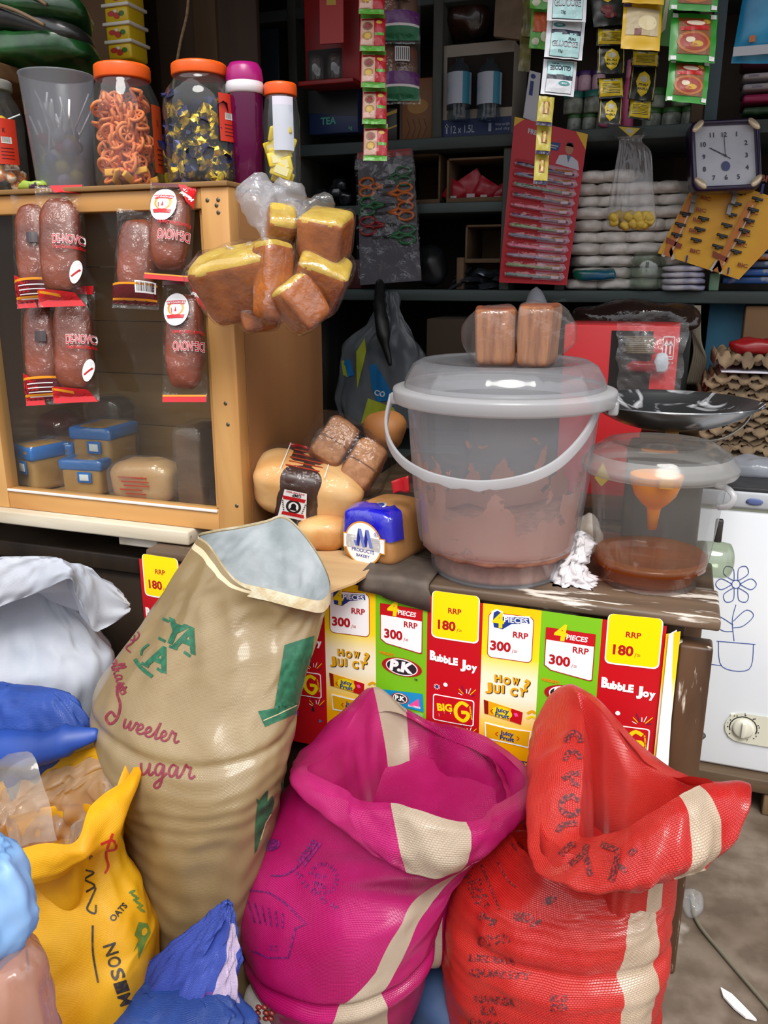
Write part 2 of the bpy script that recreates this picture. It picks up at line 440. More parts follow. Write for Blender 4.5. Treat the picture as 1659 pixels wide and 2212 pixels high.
br = MB(); br.b2((.060, 1.36, .14), (.076, 1.69, .18), 0, .003); br.build('side_rail', LEGW, ct)
# torn board and dark card lying on the counter edge
pc = MB()
P = [(660, 1178), (742, 1194), (812, 1212), (790, 1248), (768, 1262), (712, 1282), (650, 1260)]
q = [UZ(x, y, CT+.003) for x, y in P]; n = len(q)
pc.add(q + [p + V((0, 0, .004)) for p in q], [list(range(n))[::-1], [n+k for k in range(n)]] + [[k, (k+1) % n, n+(k+1) % n, n+k] for k in range(n)], 0, False)
single(pc, 'cardboard_sheet', WOOD('#b08d62', '#c9a87a', 'X', 12, .8, .05), 'torn light brown cardboard flap sticking out over the counter edge', 'cardboard')
def rubber(u, v):
    p0 = UZ(812, 1206, CT+.008); p1 = UZ(955, 1228, CT+.004)
    p = p0.lerp(p1, u); f = v*.16
    y = p.y + .045 - f; z = CT+.008
    if y < 1.302: z -= (1.302-y)*.95; y = 1.302 - (1.302-y)*.25 - .002
    return V((p.x + .03*(1-v)*0 + (.012*sin(u*9) if v > .9 else 0), y, z + .002*sin(u*7+v*5) - (.022*u if v > .95 else 0)))
pc = MB(); pc.grid(rubber, 16, 16)
o = single(pc, 'rubber_mat', M('#4a4038', .7, c2='#5a4e44', nscale=30), 'dark grey rubber scrap folded over the counter edge beside the large bucket', 'mat')
sm = o.modifiers.new('s', 'SOLIDIFY'); sm.thickness = .004; sm.offset = 1
# ---------------------------------------------------------------- poster on the counter front
RED, YEL, GRN, WHT = M('#c3121d', .35), M('#ffe000', .35), M('#7cc31e', .35), M('#ffffff', .35)
def ramp_mat():
    m, nt, N, L, o = _new('printed_gradient'); p = N('ShaderNodeBsdfPrincipled'); p.inputs['Roughness'].default_value = .35
    t = N('ShaderNodeTexCoord'); s = N('ShaderNodeSeparateXYZ'); mr = N('ShaderNodeMapRange'); r = N('ShaderNodeValToRGB')
    L(t.outputs['Object'], s.inputs[0]); L(s.outputs['Z'], mr.inputs[0]); mr.inputs[1].default_value = .0; mr.inputs[2].default_value = .33; L(mr.outputs[0], r.inputs[0])
    e = r.color_ramp.elements; e[0].position = .0; e[0].color = lin('#ffb400'); e[1].position = 1; e[1].color = lin('#ffc800')
    for pos, c in ((.18, '#ffb000'), (.3, '#ffd25a'), (.47, '#fff6dc'), (.58, '#fff3cf'), (.70, '#ffe21e')): k = e.new(pos); k.color = lin(c)
    L(r.outputs[0], p.inputs['Base Color']); L(p.outputs[0], o.inputs[0]); return m
YG = ramp_mat()
INK = M('#26242c', .4); NAVY = M('#1d3a86', .4); DRED = M('#b3141e', .4); ORG = M('#f08a12', .4); GOLD = M('#e9a90c', .4)
BLUP = M('#1593cf', .3); MAR = M('#8a1a10', .35); PURP = M('#b44fd0', .3); DPUR = M('#43246b', .4); PINKP = M('#ff4fa0', .4); BRIGHT = M('#f3d910', .35); LGRN = M('#9ad08a', .4); CREAM = M('#fdf3d8', .4)
PM = [RED, YEL, GRN, WHT, YG, INK, NAVY, DRED, ORG, GOLD, BLUP, MAR, PURP, DPUR, PINKP, BRIGHT, LGRN, CREAM]
R_, Y_, G_, W__, YG_, K_, N_, DR_, O_, GO_, B_, MA_, PU_, DP_, PK_, BR_, LG_, CR_ = range(18)
def price(a, v, x, y, col):
    a.text(v, x, y, 17, col, .05, flip=-1); w = text_mesh(v, .05)[2]*17
    a.text('/=', x+w+2, y+2, 8, col, 0, flip=-1)
def art_red(a):
    a.lay(2).rrect(8, -12, 93, 77, 9, W__); a.lay(3).rrect(10, -12, 91, 74, 8, Y_)
    a.lay(4).text('RRP', 38, 26, 10, DR_, .03, flip=-1); price(a, '180', 20, 58, DR_)
    a.lay(3)
    for i, (c, h, dy) in enumerate((('B', 17, 0), ('u', 13, 1), ('b', 13, 1), ('b', 13, 2), ('L', 12, 3), ('E', 13, 3))): a.text(c, 6+i*8.6, 120+dy, h, W__, .09, flip=-1, w=11 if i == 0 else 8.5)
    for i, (c, h) in enumerate((('J', 16), ('o', 13), ('y', 13))): a.text(c, 62+i*10, 127+i, h, W__, .09, flip=-1, w=10)
    a.ell(36, 165, 4, 4, W__); a.ell(20, 172, 3, 3, N_)
    for k in range(10): t = k*.628; a.stroke([(20+3*cos(t), 172+3*sin(t)), (20+6*cos(t), 172+6*sin(t))], 1.1, W__)
    cs = (W__, Y_, DP_, W__, B_)
    for (cx, cy, s) in ((75, 184, -1), (78, 262, -1)):
        for k in range(7): t = radians(-155 + 21*k); a.stroke([(cx+9*cos(t), cy+9*sin(t)), (cx+(17+4*(k % 3))*cos(t), cy+(17+4*(k % 3))*sin(t))], 1.3, cs[k % 4])
    a.poly([(70, 256), (74, 270), (67, 270)], K_); a.poly([(83, 285), (88, 289), (82, 293)], B_)
    a.rrect(13, 187, 89, 240, 5, W__); a.lay(4).rrect(15, 189, 87, 238, 4, R_); a.lay(5).poly([(18, 195), (83, 192), (85, 232), (20, 236)], R_)
    a.poly([(24, 226), (46, 216), (47, 221), (25, 231)], W__)
    a.lay(6).text('BIG', 22, 219, 14, BR_, .07, flip=-1, w=28, rot=-.12); a.stroke([(78, 200), (66, 195), (56, 208), (58, 224), (70, 231), (78, 222), (77, 214), (66, 214)], 7, BR_, 24)
    a.text('ORIGINAL', 25, 230, 3.4, DR_, .04, flip=-1, rot=-.43, w=22); a.text('BUBBLE GUM', 80, 200, 2.6, BR_, .04, flip=-1, rot=1.4, w=26)
    a.lay(3).ell(30, 280, 9, 11, PU_); a.lay(4).ell(27, 276, 2.5, 3.2, PK_); a.lay(3).stroke([(24, 271), (18, 262), (12, 258)], 2.5, DP_)
    for k in range(5): a.ell(10+k*.4, 268+k*5, 1, 1, W__)
def juicy(a, y, solid=True, s=1):
    if solid:
        a.lay(3).poly([(7, y), (76, y+13), (74, y+38), (9, y+27)], GO_); a.lay(4).poly([(7, y), (15, y+2), (16, y+28), (9, y+27)], MA_); a.poly([(56, y+9), (76, y+13), (74, y+38), (54, y+34)], R_)
        a.lay(5).ell(40, y+20, 18, 11, BR_, rot=.15); a.poly([(60, y+18), (66, y+16), (69, y+22), (63, y+24)], PK_)
    else:
        a.lay(3).poly([(10, y), (50, y+4), (92, y+3), (90, y+38), (12, y+34)], W__); a.lay(4).poly([(12, y+3), (50, y+7), (90, y+5), (88, y+35), (14, y+31)], GO_)
    x = 28 if solid else 38
    a.lay(6).text('Juicy', x, y+19, 8, N_, .05, flip=-1, rot=.05, w=24); a.text('Fruit', x, y+29, 8, N_, .05, flip=-1, rot=.05, w=25)
    a.stroke([(x-4, y+16), (x-8, y+20), (x-4, y+24)], 1.5, DR_); a.stroke([(x+30, y+18), (x+34, y+22), (x+30, y+26)], 1.5, DR_)
def art_yel(a):
    a.lay(2).rrect(10, 14, 87, 99, 9, DR_); a.lay(3).rrect(11.2, 15.2, 85.8, 97.8, 8, W__)
    a.lay(4).poly([(14, 30), (15, 12), (24, 7), (34, 11), (36, 17), (80, 13), (83, 28), (52, 33), (36, 46), (18, 44)], W__)
    a.lay(5).poly([(18, 28), (19, 14), (25, 10), (32, 13), (33, 20), (78, 16), (80, 26), (50, 31), (35, 43), (20, 41)], N_)
    a.lay(6).text('4', 17, 40, 27, BR_, .05, flip=-1); a.text('PIECES', 37, 29, 9.5, W__, .035, flip=-1, w=40, rot=-.05)
    a.text('RRP', 53, 55, 11, DR_, .03, flip=-1); price(a, '300', 15, 83, DR_)
    for L_, dx, m in ((3, 1.5, K_), (4, 0, GO_)):
        a.lay(L_)
        for i, c in enumerate('HOW'): a.text(c, 25+i*15+dx, 143+dx*.8+(2 if i == 1 else 0), 13, m, .07, flip=-1, w=12, rot=.06*(i-1))
        a.text('?', 74+dx, 152+dx*.8, 22, m, .06, flip=-1, rot=.1)
        for i, c in enumerate('JUICY'): a.text(c, 9+i*14.5+dx, 163+dx*.8+(i % 2)*2, 15, m, .07, flip=-1, w=12 if c != 'I' else 4, rot=.08*(i-2)*.5)
    a.lay(2).stroke([(84, 196), (92, 190), (98, 193)], 5, GO_, 8); a.stroke([(84, 206), (92, 200), (98, 203)], 4, BR_, 8)
    juicy(a, 182); juicy(a, 226, False)
    a.lay(2).rect(0, 292, 98.5, 303, DP_); a.lay(3).text('UNREASONABLY', 6, 301, 7, BR_, .06, flip=-1, w=84)
def art_grn(a):
    a.lay(2).poly([(9, 28), (90, 28), (90, 112), (86, 114), (20, 106), (9, 98)], DR_); a.lay(3).poly([(10.5, 29.5), (88.5, 29.5), (88.5, 110), (85, 112), (21, 104.5), (10.5, 97)], W__)
    a.lay(4).rect(9, 28, 90, 50, R_); a.lay(5).text('4', 22, 47, 28, BR_, .06, flip=-1, shear=.1); a.text('PIECES', 43, 44, 9, W__, .035, flip=-1, shear=.15, w=34)
    a.text('RRP', 55, 66, 11, DR_, .03, flip=-1); price(a, '300', 17, 93, DR_)
    a.lay(3).text("WRIGLEY'S", 6, 127, 5, O_, .07, flip=-1, w=30, rot=.06)
    a.ell(51, 147, 39, 18, DR_); a.lay(4).ell(51, 147, 31, 16.5, W__); a.lay(5).ell(51, 147, 29, 14.5, K_); a.lay(6).text('P.K', 27, 155, 19, W__, .09, flip=-1, shear=.12, w=46)
    a.text('TM', 75, 168, 3.5, K_, .04, flip=-1)
    for y, m in ((196, B_), (236, LG_)):
        a.lay(3).poly([(6, y+6), (14, y+4), (85, y-3), (92, y-3), (94, y+34), (88, y+33), (14, y+32), (8, y+33)], m); a.lay(4).ell(48, y+15, 17, 11, DR_); a.lay(5).ell(48, y+15, 14, 10, W__); a.lay(6).ell(48, y+15, 12.5, 8.5, K_)
        a.lay(7).text('P.K', 38, y+19, 9, W__, .08, flip=-1, w=20); a.lay(4).poly([(64, y+26), (84, y+8), (86, y+26)], PK_); a.text('BREATH FRESHENER', 64, y+28, 4, W__, .04, flip=-1, w=24)
po = thing('poster_banner', 'printed chewing gum price poster in red, yellow and green strips along the counter front', 'poster', (-.47, 1.30, .36))
XR = [-.974 + .0994*k for k in range(11)]
for k in range(10):
    a = Art(); kind = 'RYG'[k % 3] if k else 'R'
    kind = 'RYG'[k % 3]
    {'R': art_red, 'Y': art_yel, 'G': art_grn}[kind](a)
    mb = MB(); zt = .684; hh = .345 if k < 9 else .335
    sw = lambda X: .004*sin(X*9) + .003*sin(X*23)
    f = lambda x, y, off, x0=XR[k]: V((x0 + x*.0994/98.5, 1.296 + sw(x0+x*.001)*.8 - off + .004*(y/345)**2, zt - y*.001 + .012*min(0, (x0-.4)*0)))
    base = {'R': R_, 'Y': YG_, 'G': G_}[kind]
    mb.grid(lambda u, v: f(u*98.5, v*hh*1000, 0), 16, 30, base)
    a.onto(mb, f, 13, .00025)
    mb.build('poster_panel', PM, po)
mb = MB(); f = lambda u, v: V((.020 + .022*u, 1.297 + .02*u - .004, .672 - .30*v + .01*u*v)); mb.grid(f, 4, 8, YG_)
mb.grid(lambda u, v: V((.024 + .020*u*(.6+.5*v), 1.290 + .022*u, .674 - .27*v)), 4, 6, W__); mb.build('folded_edge', PM, po)
# ================================================================ sacks
NS = 144
def ring(xl, yl, xr, yr, Y, ratio=.85, tilt=0, n=NS, e=1.0):
    a, b = UY(xl, yl, Y), UY(xr, yr, Y); c = (a+b)/2; h = (b-a)/2; r = h.length*ratio
    bk = (HF*cos(tilt) + V((0, 0, 1))*sin(tilt))*r
    sg = lambda x: math.copysign(abs(x)**e, x)
    return [c + h*sg(cos(2*pi*k/n)) + bk*sg(sin(2*pi*k/n)) for k in range(n)]
def rim(P, n=NS):
    """closed lip from (angle, x, y, Y); angle 0 right, 90 far, 180 left, 270 near"""
    P = sorted(P); A = [p[0] for p in P]; Q = [UY(p[1], p[2], p[3]) for p in P]; m = len(P); out = []
    for k in range(n):
        t = 360*k/n
        j = max([i for i in range(m) if A[i] <= t], default=m-1) if t >= A[0] else m-1
        a0 = A[j] if t >= A[0] else A[j]-360; a1 = A[(j+1) % m] + (360 if (j == m-1 and t >= A[0]) else 0)
        f = (t-a0)/(a1-a0); a, b, c, d = Q[j-1], Q[j], Q[(j+1) % m], Q[(j+2) % m]
        out.append(.5*((2*b) + (c-a)*f + (2*a-5*b+4*c-d)*f*f + (3*b-a-3*c+d)*f**3))
    return out
def cen(r): return sum(r, V((0, 0, 0)))/len(r)
def shrink(r, s, dz, to=None): c = to or cen(r); return [c + (p-c)*s + V((0, 0, dz)) for p in r]
def lerp_r(a, b, t, out=0):
    c = cen(a); return [(p.lerp(q, t)) + ((p.lerp(q, t)-c).normalized()*out) for p, q in zip(a, b)]
def wrinkle(rings, fn):
    R = []; m = len(rings)
    for j, r in enumerate(rings):
        c = cen(r); n = len(r); R.append([p + (p-c).normalized()*fn(k/n, j/(m-1), p) for k, p in enumerate(r)])
    return R
def ridge(x): return 1-abs(2*(x-math.floor(x))-1)
def nz(*a): return noise.noise(V(a))
def folds(amp, fu, fv, seed, fade=None):
    def f(u, v, p):
        c, s = cos(2*pi*u), sin(2*pi*u)
        a = nz(c*fu+seed, s*fu, v*fv) + .5*nz(c*fu*2.3, s*fu*2.3+seed, v*fv*2.1)
        a = a - .6*abs(nz(c*fu*1.3, s*fu*1.3, v*fv*1.6+seed*2))
        return amp*a*(fade(u, v) if fade else 1)
    return f
def add2(*fs): return lambda u, v, p: sum(f(u, v, p) for f in fs)
def at_t(r, t):
    n = len(r); x = (t % 1.0)*n; i = int(x); f = x-i; a, b, c, d = r[(i-1) % n], r[i % n], r[(i+1) % n], r[(i+2) % n]
    return .5*((2*b) + (c-a)*f + (2*a-5*b+4*c-d)*f*f + (3*b-a-3*c+d)*f**3)
def align(rings, bf):
    """slide the columns of every ring so stripe borders follow mesh edges; bf(v) -> sorted border angles in degrees"""
    m = len(rings); n = len(rings[0]); B0 = bf(.5); K = [int(round(x/360*n)) for x in B0]
    for i in range(1, len(K)): K[i] = max(K[i], K[i-1]+2)
    out = []
    for j, r in enumerate(rings):
        T = [x/360 for x in bf(j/(m-1))]; ks = [0] + K + [n]; ts = [0] + T + [1]; q = []
        for k in range(n):
            i = max(a for a in range(len(ks)-1) if ks[a] <= k); f = (k-ks[i])/(ks[i+1]-ks[i]); q.append(at_t(r, ts[i]+(ts[i+1]-ts[i])*f))
        out.append(q)
    return out, K
def striped(K, *spans):
    """material picker: column spans (index pairs into K) with optional limits along v"""
    def f(u, v):
        k = int(u*NS+.5)
        for sp in spans:
            if K[sp[0]] <= k < K[sp[1]] and (len(sp) < 3 or sp[2] <= v <= sp[3]): return 1
        return 0
    return f
def lerp_tab(P, v):
    for a, b in zip(P, P[1:]):
        if a[0] <= v <= b[0]: f = (v-a[0])/(b[0]-a[0]); return [x+(y-x)*f for x, y in zip(a[1:], b[1:])]
    return list(P[-1][1:])
def base_loc(mb):
    z = min(p.z for p in mb.v); q = [p for p in mb.v if p.z < z+.05]; c = sum(q, V((0, 0, 0)))/len(q); return (c.x, c.y, max(0, z))
def floor_clip(mb):
    for i, p in enumerate(mb.v):
        if p.z < .003: mb.v[i] = V((p.x, p.y, .003))
    return mb
# ---- brown sugar sack
rings = [ring(400, 2150, 520, 2165, 1.0, .9), ring(345, 2110, 550, 2150, 1.0, .9), ring(318, 1960, 555, 2010, 1.01, .9), ring(286, 1830, 575, 1870, 1.02, .88), ring(256, 1700, 604, 1740, 1.03, .85),
         ring(222, 1600, 628, 1640, 1.05, .8), ring(205, 1500, 641, 1545, 1.08, .74), ring(248, 1415, 656, 1465, 1.10, .66), ring(322, 1320, 682, 1385, 1.125, .64), ring(378, 1240, 703, 1322, 1.145, .60)]
lip = rim([(0, 713, 1264, 1.16), (30, 690, 1205, 1.21), (60, 645, 1143, 1.24), (85, 610, 1118, 1.25), (110, 575, 1128, 1.25), (140, 520, 1140, 1.23), (165, 460, 1150, 1.20), (185, 428, 1160, 1.17), (210, 452, 1180, 1.13), (235, 488, 1232, 1.095), (255, 520, 1262, 1.075), (280, 580, 1277, 1.065), (310, 650, 1295, 1.075), (340, 697, 1300, 1.11)])
rings.append(lip)
SG = interp_rings(rings, 150)
low = lambda u, v: max(0, min(1, (.62-v)*6)); upp = lambda u, v: max(0, min(1, (v-.5)*5))*max(0, min(1, (1-v)*14))
def sug_fold(u, v, p):
    a = .0026*low(u, v)*(ridge(v*24 + 1.2*nz(cos(2*pi*u)*1.5, sin(2*pi*u)*1.5, v*5) + .4*sin(2*pi*u)) - .5)
    b = .0085*upp(u, v)*(nz(u*11, v*3.5, 1.3) - 1.1*abs(nz(u*17+v*7, v*5, 5.1)) + .5*abs(nz(u*31-v*9, v*9, 2.2)))
    return a + b - .006*math.exp(-((v-.60-.03*sin(6.28*u))/.012)**2)
SG = wrinkle(SG, add2(folds(.006, 1.8, 7, 3, lambda u, v: min(1, (1-v)*12)), sug_fold))
TAN, SEAM = M('#8a744f', .30, c2='#96805a', nscale=9, weave=.35, transl=.08, spec=.7, coat=.25), M('#d8c9a6', .3, weave=.3)
SGM = mb = MB(); mb.loft(SG, lambda u, v: 1 if .962 < v < .975 else 0, True); floor_clip(mb); sug_b = mb.bvh()
sug = thing('sugar_sack', 'tall tan woven sugar sack leaning on the counter, open mouth showing white liner', 'sack', base_loc(mb))
ins = [shrink(lip, .992, -.001), lerp_r(shrink(lip, .97, 0), shrink(rings[-2], .80, 0), .5), shrink(rings[-2], .76, 0), shrink(rings[-3], .62, .03), shrink(rings[-3], .4, .02), shrink(rings[-3], .02, .01)]
IN = wrinkle(interp_rings(ins, 50), folds(.004, 3.2, 5, 8, lambda u, v: min(1, v*6)))
mb = MB(); mb.loft(IN); mb.build('inner_liner', FILMW if False else M('#b4babd', .2, c2='#8f999c', nscale=11, bump=.5, bscale=30, transl=.2), sug)
mb = MB()
def edge_band(l, h, out): return [[p + V((0, 0, 0)) for p in shrink(l, 1.0, .004)], shrink(l, 1+out, -.004), shrink(l, 1+out, -h)]
mb.loft(edge_band(lip, .016, .012)); mb.build('hem', M('#cdb98f', .3, c2='#e6dcc0', nscale=40, bump=.5, bscale=50, weave=.3), sug)
# printing
GRT, MRN, GDK = M('#14543a', .5, c2='#206a4a', nscale=90, weave=.3), M('#741c30', .5, c2='#8c4044', nscale=80, lo=.5, hi=.75), M('#1f3f2c', .55, c2='#2d5a3c', nscale=60)
GL = {'w': ([(0, .9), (.12, .2), (.3, 0), (.5, .3), (.6, .9), (.65, .3), (.85, 0), (1.05, .4), (1.12, .95), (1.35, .85)], 1.35),
      'e': ([(0, .25), (.45, .5), (.58, .8), (.35, 1), (.12, .6), (.25, .1), (.6, .05), (.9, .3)], .88),
      't': ([(0, .3), (.3, .9), (.5, 1.7), (.35, .6), (.38, .05), (.75, .25)], .75),
      'r': ([(0, .25), (.25, 1), (.32, 1.12), (.5, .88), (.7, .95), (.62, .3), (.8, .03), (1.1, .3)], 1.0),
      'u': ([(0, .9), (.08, .2), (.3, 0), (.6, .4), (.72, .95), (.68, .2), (.85, 0), (1.1, .3)], 1.1),
      'g': ([(.72, .85), (.35, 1), (.08, .55), (.2, .08), (.5, .2), (.74, .95), (.7, 0), (.55, -.8), (.25, -.98), (.12, -.7), (.6, -.2), (1.05, .3)], 1.1),
      'a': ([(.72, .85), (.35, 1), (.08, .55), (.2, .06), (.5, .2), (.74, .95), (.72, .2), (.88, 0), (1.1, .3)], 1.1),
      's': ([(0, .2), (.4, 1), (.35, .7), (.6, .35), (.4, .02), (.1, .1)], .75), 'i': ([(0, .3), (.25, .95), (.2, .2), (.4, 0), (.6, .3)], .6),
      'k': ([(0, .3), (.35, 1.6), (.2, 2), (.12, .0), (.3, .7), (.55, .8), (.4, .5), (.75, .02), (1, .2)], 1.0), 'o': ([(.5, .95), (.15, .7), (.15, .2), (.5, .03), (.75, .5), (.5, .95), (.95, .8)], .95), 'l': ([(0, .3), (.4, 1.5), (.3, 2), (.15, 1.2), (.2, .1), (.5, .1)], .5),
      'S': ([(1.0, 2.0), (.75, 2.45), (.45, 2.0), (.75, 1.2), (.62, .3), (.2, -.1), (-.1, .3), (.2, .7), (.5, .4)], 1.2), 'R': ([(.1, 1.6), (.5, 2.3), (1.1, 2.1), (1, 1.4), (.5, 1.2), (.2, 1.7), (.6, 1.9), (.9, 1.1), (.5, .2), (1.2, 0)], 1.3)}
def marks(a, x, y, h, w, rot, mat, n, seed, sw):
    """worn, unreadable printed characters: short arcs and bars in a row"""
    r = random.Random(seed); c, s = cos(rot), sin(rot); P = lambda u, v: (x + u*c + v*s, y + u*s - v*c); st = w/n
    for i in range(n):
        u = i*st; k = r.randrange(4)
        if k == 0: a.stroke([P(u + st*.35 + st*.33*cos(t*.7), h*.5 + h*.48*sin(t*.7)) for t in range(8)], sw, mat)
        elif k == 1: a.stroke([P(u, 0), P(u+st*.1, h), P(u+st*.6, h*.5), P(u+st*.65, 0)], sw, mat)
        elif k == 2: a.stroke([P(u+st*.6, h*.9), P(u+st*.1, h*.7), P(u+st*.6, h*.3), P(u, .05*h)], sw, mat)
        else: a.stroke([P(u+st*.1, 0), P(u+st*.1, h)], sw, mat); a.stroke([P(u+st*.1, h*.5), P(u+st*.6, h*.55)], sw, mat)
def script(a, s, x, y, h, mat, rot, w=None, curve=0):
    for i, ch in enumerate(s):
        pts, adv = GL[ch]; r = rot + curve*i
        P = [(x + (px*h*cos(r) + py*h*sin(r)), y + (px*h*sin(r) - py*h*cos(r))) for px, py in pts]
        a.stroke(P, w or h*.17, mat, 26)
        x += adv*h*cos(r); y += adv*h*sin(r)
    return x, y
a = Art()
script(a, 'S', 232, 1560, 33, 1, .1); script(a, 'weeter', 264, 1570, 22, 1, .42, 4.6, -.055)
script(a, 'ugar', 303, 1672, 27, 1, .10, 5)
script(a, 'R', 262, 1398, 20, 1, .5, 3.5); script(a, 'olkas', 236, 1425, 15, 1, 1.25, 3.2); script(a, 'is', 248, 1490, 19, 1, .55, 3.5)
a.text('Y', 345, 1378, 50, 0, .045, flip=-1, rot=.42); a.text('A', 372, 1394, 52, 0, .045, flip=-1, rot=.36); a.text('A', 312, 1432, 50, 0, .045, flip=-1, rot=.42)
for x0, y0, x1, y1 in ((343, 1378, 358, 1386), (366, 1396, 384, 1402), (398, 1408, 412, 1418), (306, 1432, 322, 1441), (340, 1444, 352, 1452), (352, 1336, 366, 1343), (376, 1348, 392, 1354)): a.stroke([(x0, y0), (x1, y1)], 6, 0)
a.stroke([(292, 1424), (305, 1442), (330, 1462)], 8, 0, 8); a.stroke([(322, 1392), (308, 1404), (306, 1416)], 5, 0, 6)
c6 = lambda P: [(180+x/2.698, 1080+y/2.698) for x, y in P]
a.poly(c6([(1172, 846), (1345, 790), (1330, 900), (1262, 1190), (1250, 1240), (1058, 1322), (1018, 1232), (1112, 1214), (1150, 980)]), 0)
a.lay(2).stroke(c6([(1050, 1285), (1150, 1240), (1250, 1190)]), 2, 3)
a.lay(1)
for P in ([(1000, 1890), (1010, 1790), (1030, 1740), (1060, 1700), (1075, 1690), (1070, 1760), (1100, 1720), (1110, 1760), (1090, 1840), (1060, 1880), (1040, 1940), (1010, 2040), (996, 2060)], [(1005, 1740), (1030, 1750), (1050, 1790), (1020, 1790)], [(1150, 1640), (1165, 1660), (1170, 1690), (1150, 1680)], [(1180, 1630), (1192, 1625), (1190, 1680), (1178, 1690)]): a.poly(c6(P), 2)
for P in ([(1030, 1980), (1060, 1880), (1090, 1830)],): a.lay(2).stroke(c6(P), 2, 3)
a.lay(1).poly([(520, 2065), (542, 2050), (548, 2090), (530, 2105)], 2)
a.project(SGM, sug_b, 6, .0005, off=2); SGM.build('sack_body', [TAN, SEAM, GRT, MRN, GDK, M('#c8b48c')], sug)
# ---- pink sack
PINK = M('#b30e60', .26, c2='#cc2078', nscale=7, weave=.8, transl=.28, spec=.6); STR = M('#b3a08a', .30, c2='#c0ae98', nscale=10, weave=.7, transl=.15, spec=.6)
lipP = rim([(0, 1137, 1688, 1.12), (28, 1077, 1621, 1.2), (48, 989, 1573, 1.24), (70, 930, 1568, 1.26), (90, 880, 1538, 1.265), (110, 812, 1482, 1.26), (125, 772, 1535, 1.2), (145, 735, 1597, 1.14), (165, 695, 1640, 1.07), (188, 662, 1662, 1.01), (215, 739, 1702, .97), (240, 778, 1728, .95), (262, 850, 1735, .94), (278, 898, 1748, .93), (297, 1013, 1776, .95), (330, 1075, 1735, 1.03)])
outP = rim([(0, 1120, 1745, 1.10), (315, 1060, 1836, .97), (290, 975, 1889, .92), (270, 898, 1890, .905), (250, 842, 1868, .905), (225, 770, 1822, .92), (205, 690, 1757, .96), (180, 640, 1690, 1.03), (150, 648, 1632, 1.14), (120, 735, 1568, 1.22), (95, 850, 1540, 1.275), (60, 950, 1595, 1.265), (30, 1070, 1650, 1.2)])
rings = [ring(690, 2235, 800, 2240, 1.0, .8), ring(630, 2228, 850, 2236, 1.0, .85), ring(602, 2195, 878, 2202, 1.0, .88), ring(567, 2125, 914, 2116, 1.0, .88), ring(530, 2036, 938, 2016, 1.0, .86), ring(517, 1957, 952, 1960, 1.01, .84),
         ring(538, 1865, 974, 1895, 1.02, .8), ring(580, 1765, 1010, 1840, 1.05, .82), shrink(outP, .955, -.012), shrink(outP, .93, .012)]
B = interp_rings(rings, 120)
PB = ((0, 268, 312), (.2, 269, 310), (.42, 269, 303), (.5, 279, 299), (.58, 293, 309), (.7, 300, 318), (1, 300, 318))
B, KP = align(B, lambda v: lerp_tab(PB, v))
def pfold(u, v, p):
    r = -.010*math.exp(-((v-.475-.03*(u-.75)*2)/.016)**2) + .007*math.exp(-((v-.445)/.02)**2)
    return r*(.4+.6*max(0, -sin(2*pi*u))) + .0018*(ridge(v*30 + 1.5*nz(u*4, v*3, 0))-.5)*max(0, 1-abs(v-.2)*4)
B = wrinkle(B, add2(folds(.007, 1.6, 6, 11), pfold))
PKB = mb = MB(); mb.loft(B, striped(KP, (0, 1)), True); floor_clip(mb); pk_b = mb.bvh()
pink = thing('pink_sack', 'magenta pink woven sack with a pale stripe and folded-down open top', 'sack', base_loc(mb))
def cuff(outer, lip, inner, fold_o, fold_i, bo=None, so=(), bi=None, si=(), bulge=.02, no=34, ni=40):
    m1 = lerp_r(outer, lip, .35, bulge); m2 = lerp_r(outer, lip, .8, bulge*.8)
    O = wrinkle([shrink(outer, .88, .02)] + interp_rings([shrink(outer, .985, .004), outer, m1, m2, lip], no), fold_o)
    I = wrinkle(interp_rings([lip] + inner, ni), fold_i); I[0] = O[-1]
    mo_, mi_ = 0, 0
    if bo: O, K = align(O, bo); mo_ = striped(K, *so)
    if bi: I, K = align(I, bi); mi_ = striped(K, *si)
    mb = MB(); mb.loft(O, mo_); mi = MB(); mi.loft(I, mi_, cap1=True); return mb, mi
inn = [shrink(lipP, .90, -.03), shrink(lipP, .79, -.07), shrink(lipP, .70, -.12), shrink(lipP, .64, -.22), shrink(lipP, .58, -.31), shrink(lipP, .03, -.33)]
fo, fi = folds(.007, 3.5, 3, 21, lambda u, v: .5+.5*min(1, (1-v)*5)), folds(.010, 2.4, 2.2, 31, lambda u, v: min(1, v*5))
mo, mi = cuff(outP, lipP, inn, fo, fi, lambda v: [90, 112, 264-4*v, 296], ((0, 1), (2, 3)), lambda v: [91-v*8, 112-v*8, 261+2*v, 296], ((0, 1), (2, 3)))
mo.build('folded_cuff', [PINK, STR], pink); mi.build('inner_wall', [PINK, STR], pink); cuf_b = mo.bvh()
PPR = M('#45104c', .5, c2='#8a1464', nscale=260, lo=.42, hi=.6)
a = Art(); g = lambda P: [(500+x/2.5136, 1440+y/2.5136) for x, y in P]
a.stroke(g([(215, 1135), (280, 1135), (340, 1105), (400, 1040), (440, 990), (470, 955)]), 4, 0, 20)
for k in range(7): t = k/6; x, y = 385+80*t, 1060-105*t; a.ell(*g([(x-14, y-6)])[0], 7, 3, 0, 10, .5); a.ell(*g([(x+14, y+14)])[0], 7, 3, 0, 10, -1.2)
for k in range(14): t = radians(-160+20*k); marks(a, *g([(500+62*cos(t), 1150+68*sin(t))])[0], 9, 8, t+pi/2, 0, 1, k, 2.4)
marks(a, *g([(450, 1145)])[0], 11, 26, .25, 0, 3, 31, 2.4); marks(a, *g([(445, 1190)])[0], 11, 30, .3, 0, 4, 32, 2.4)
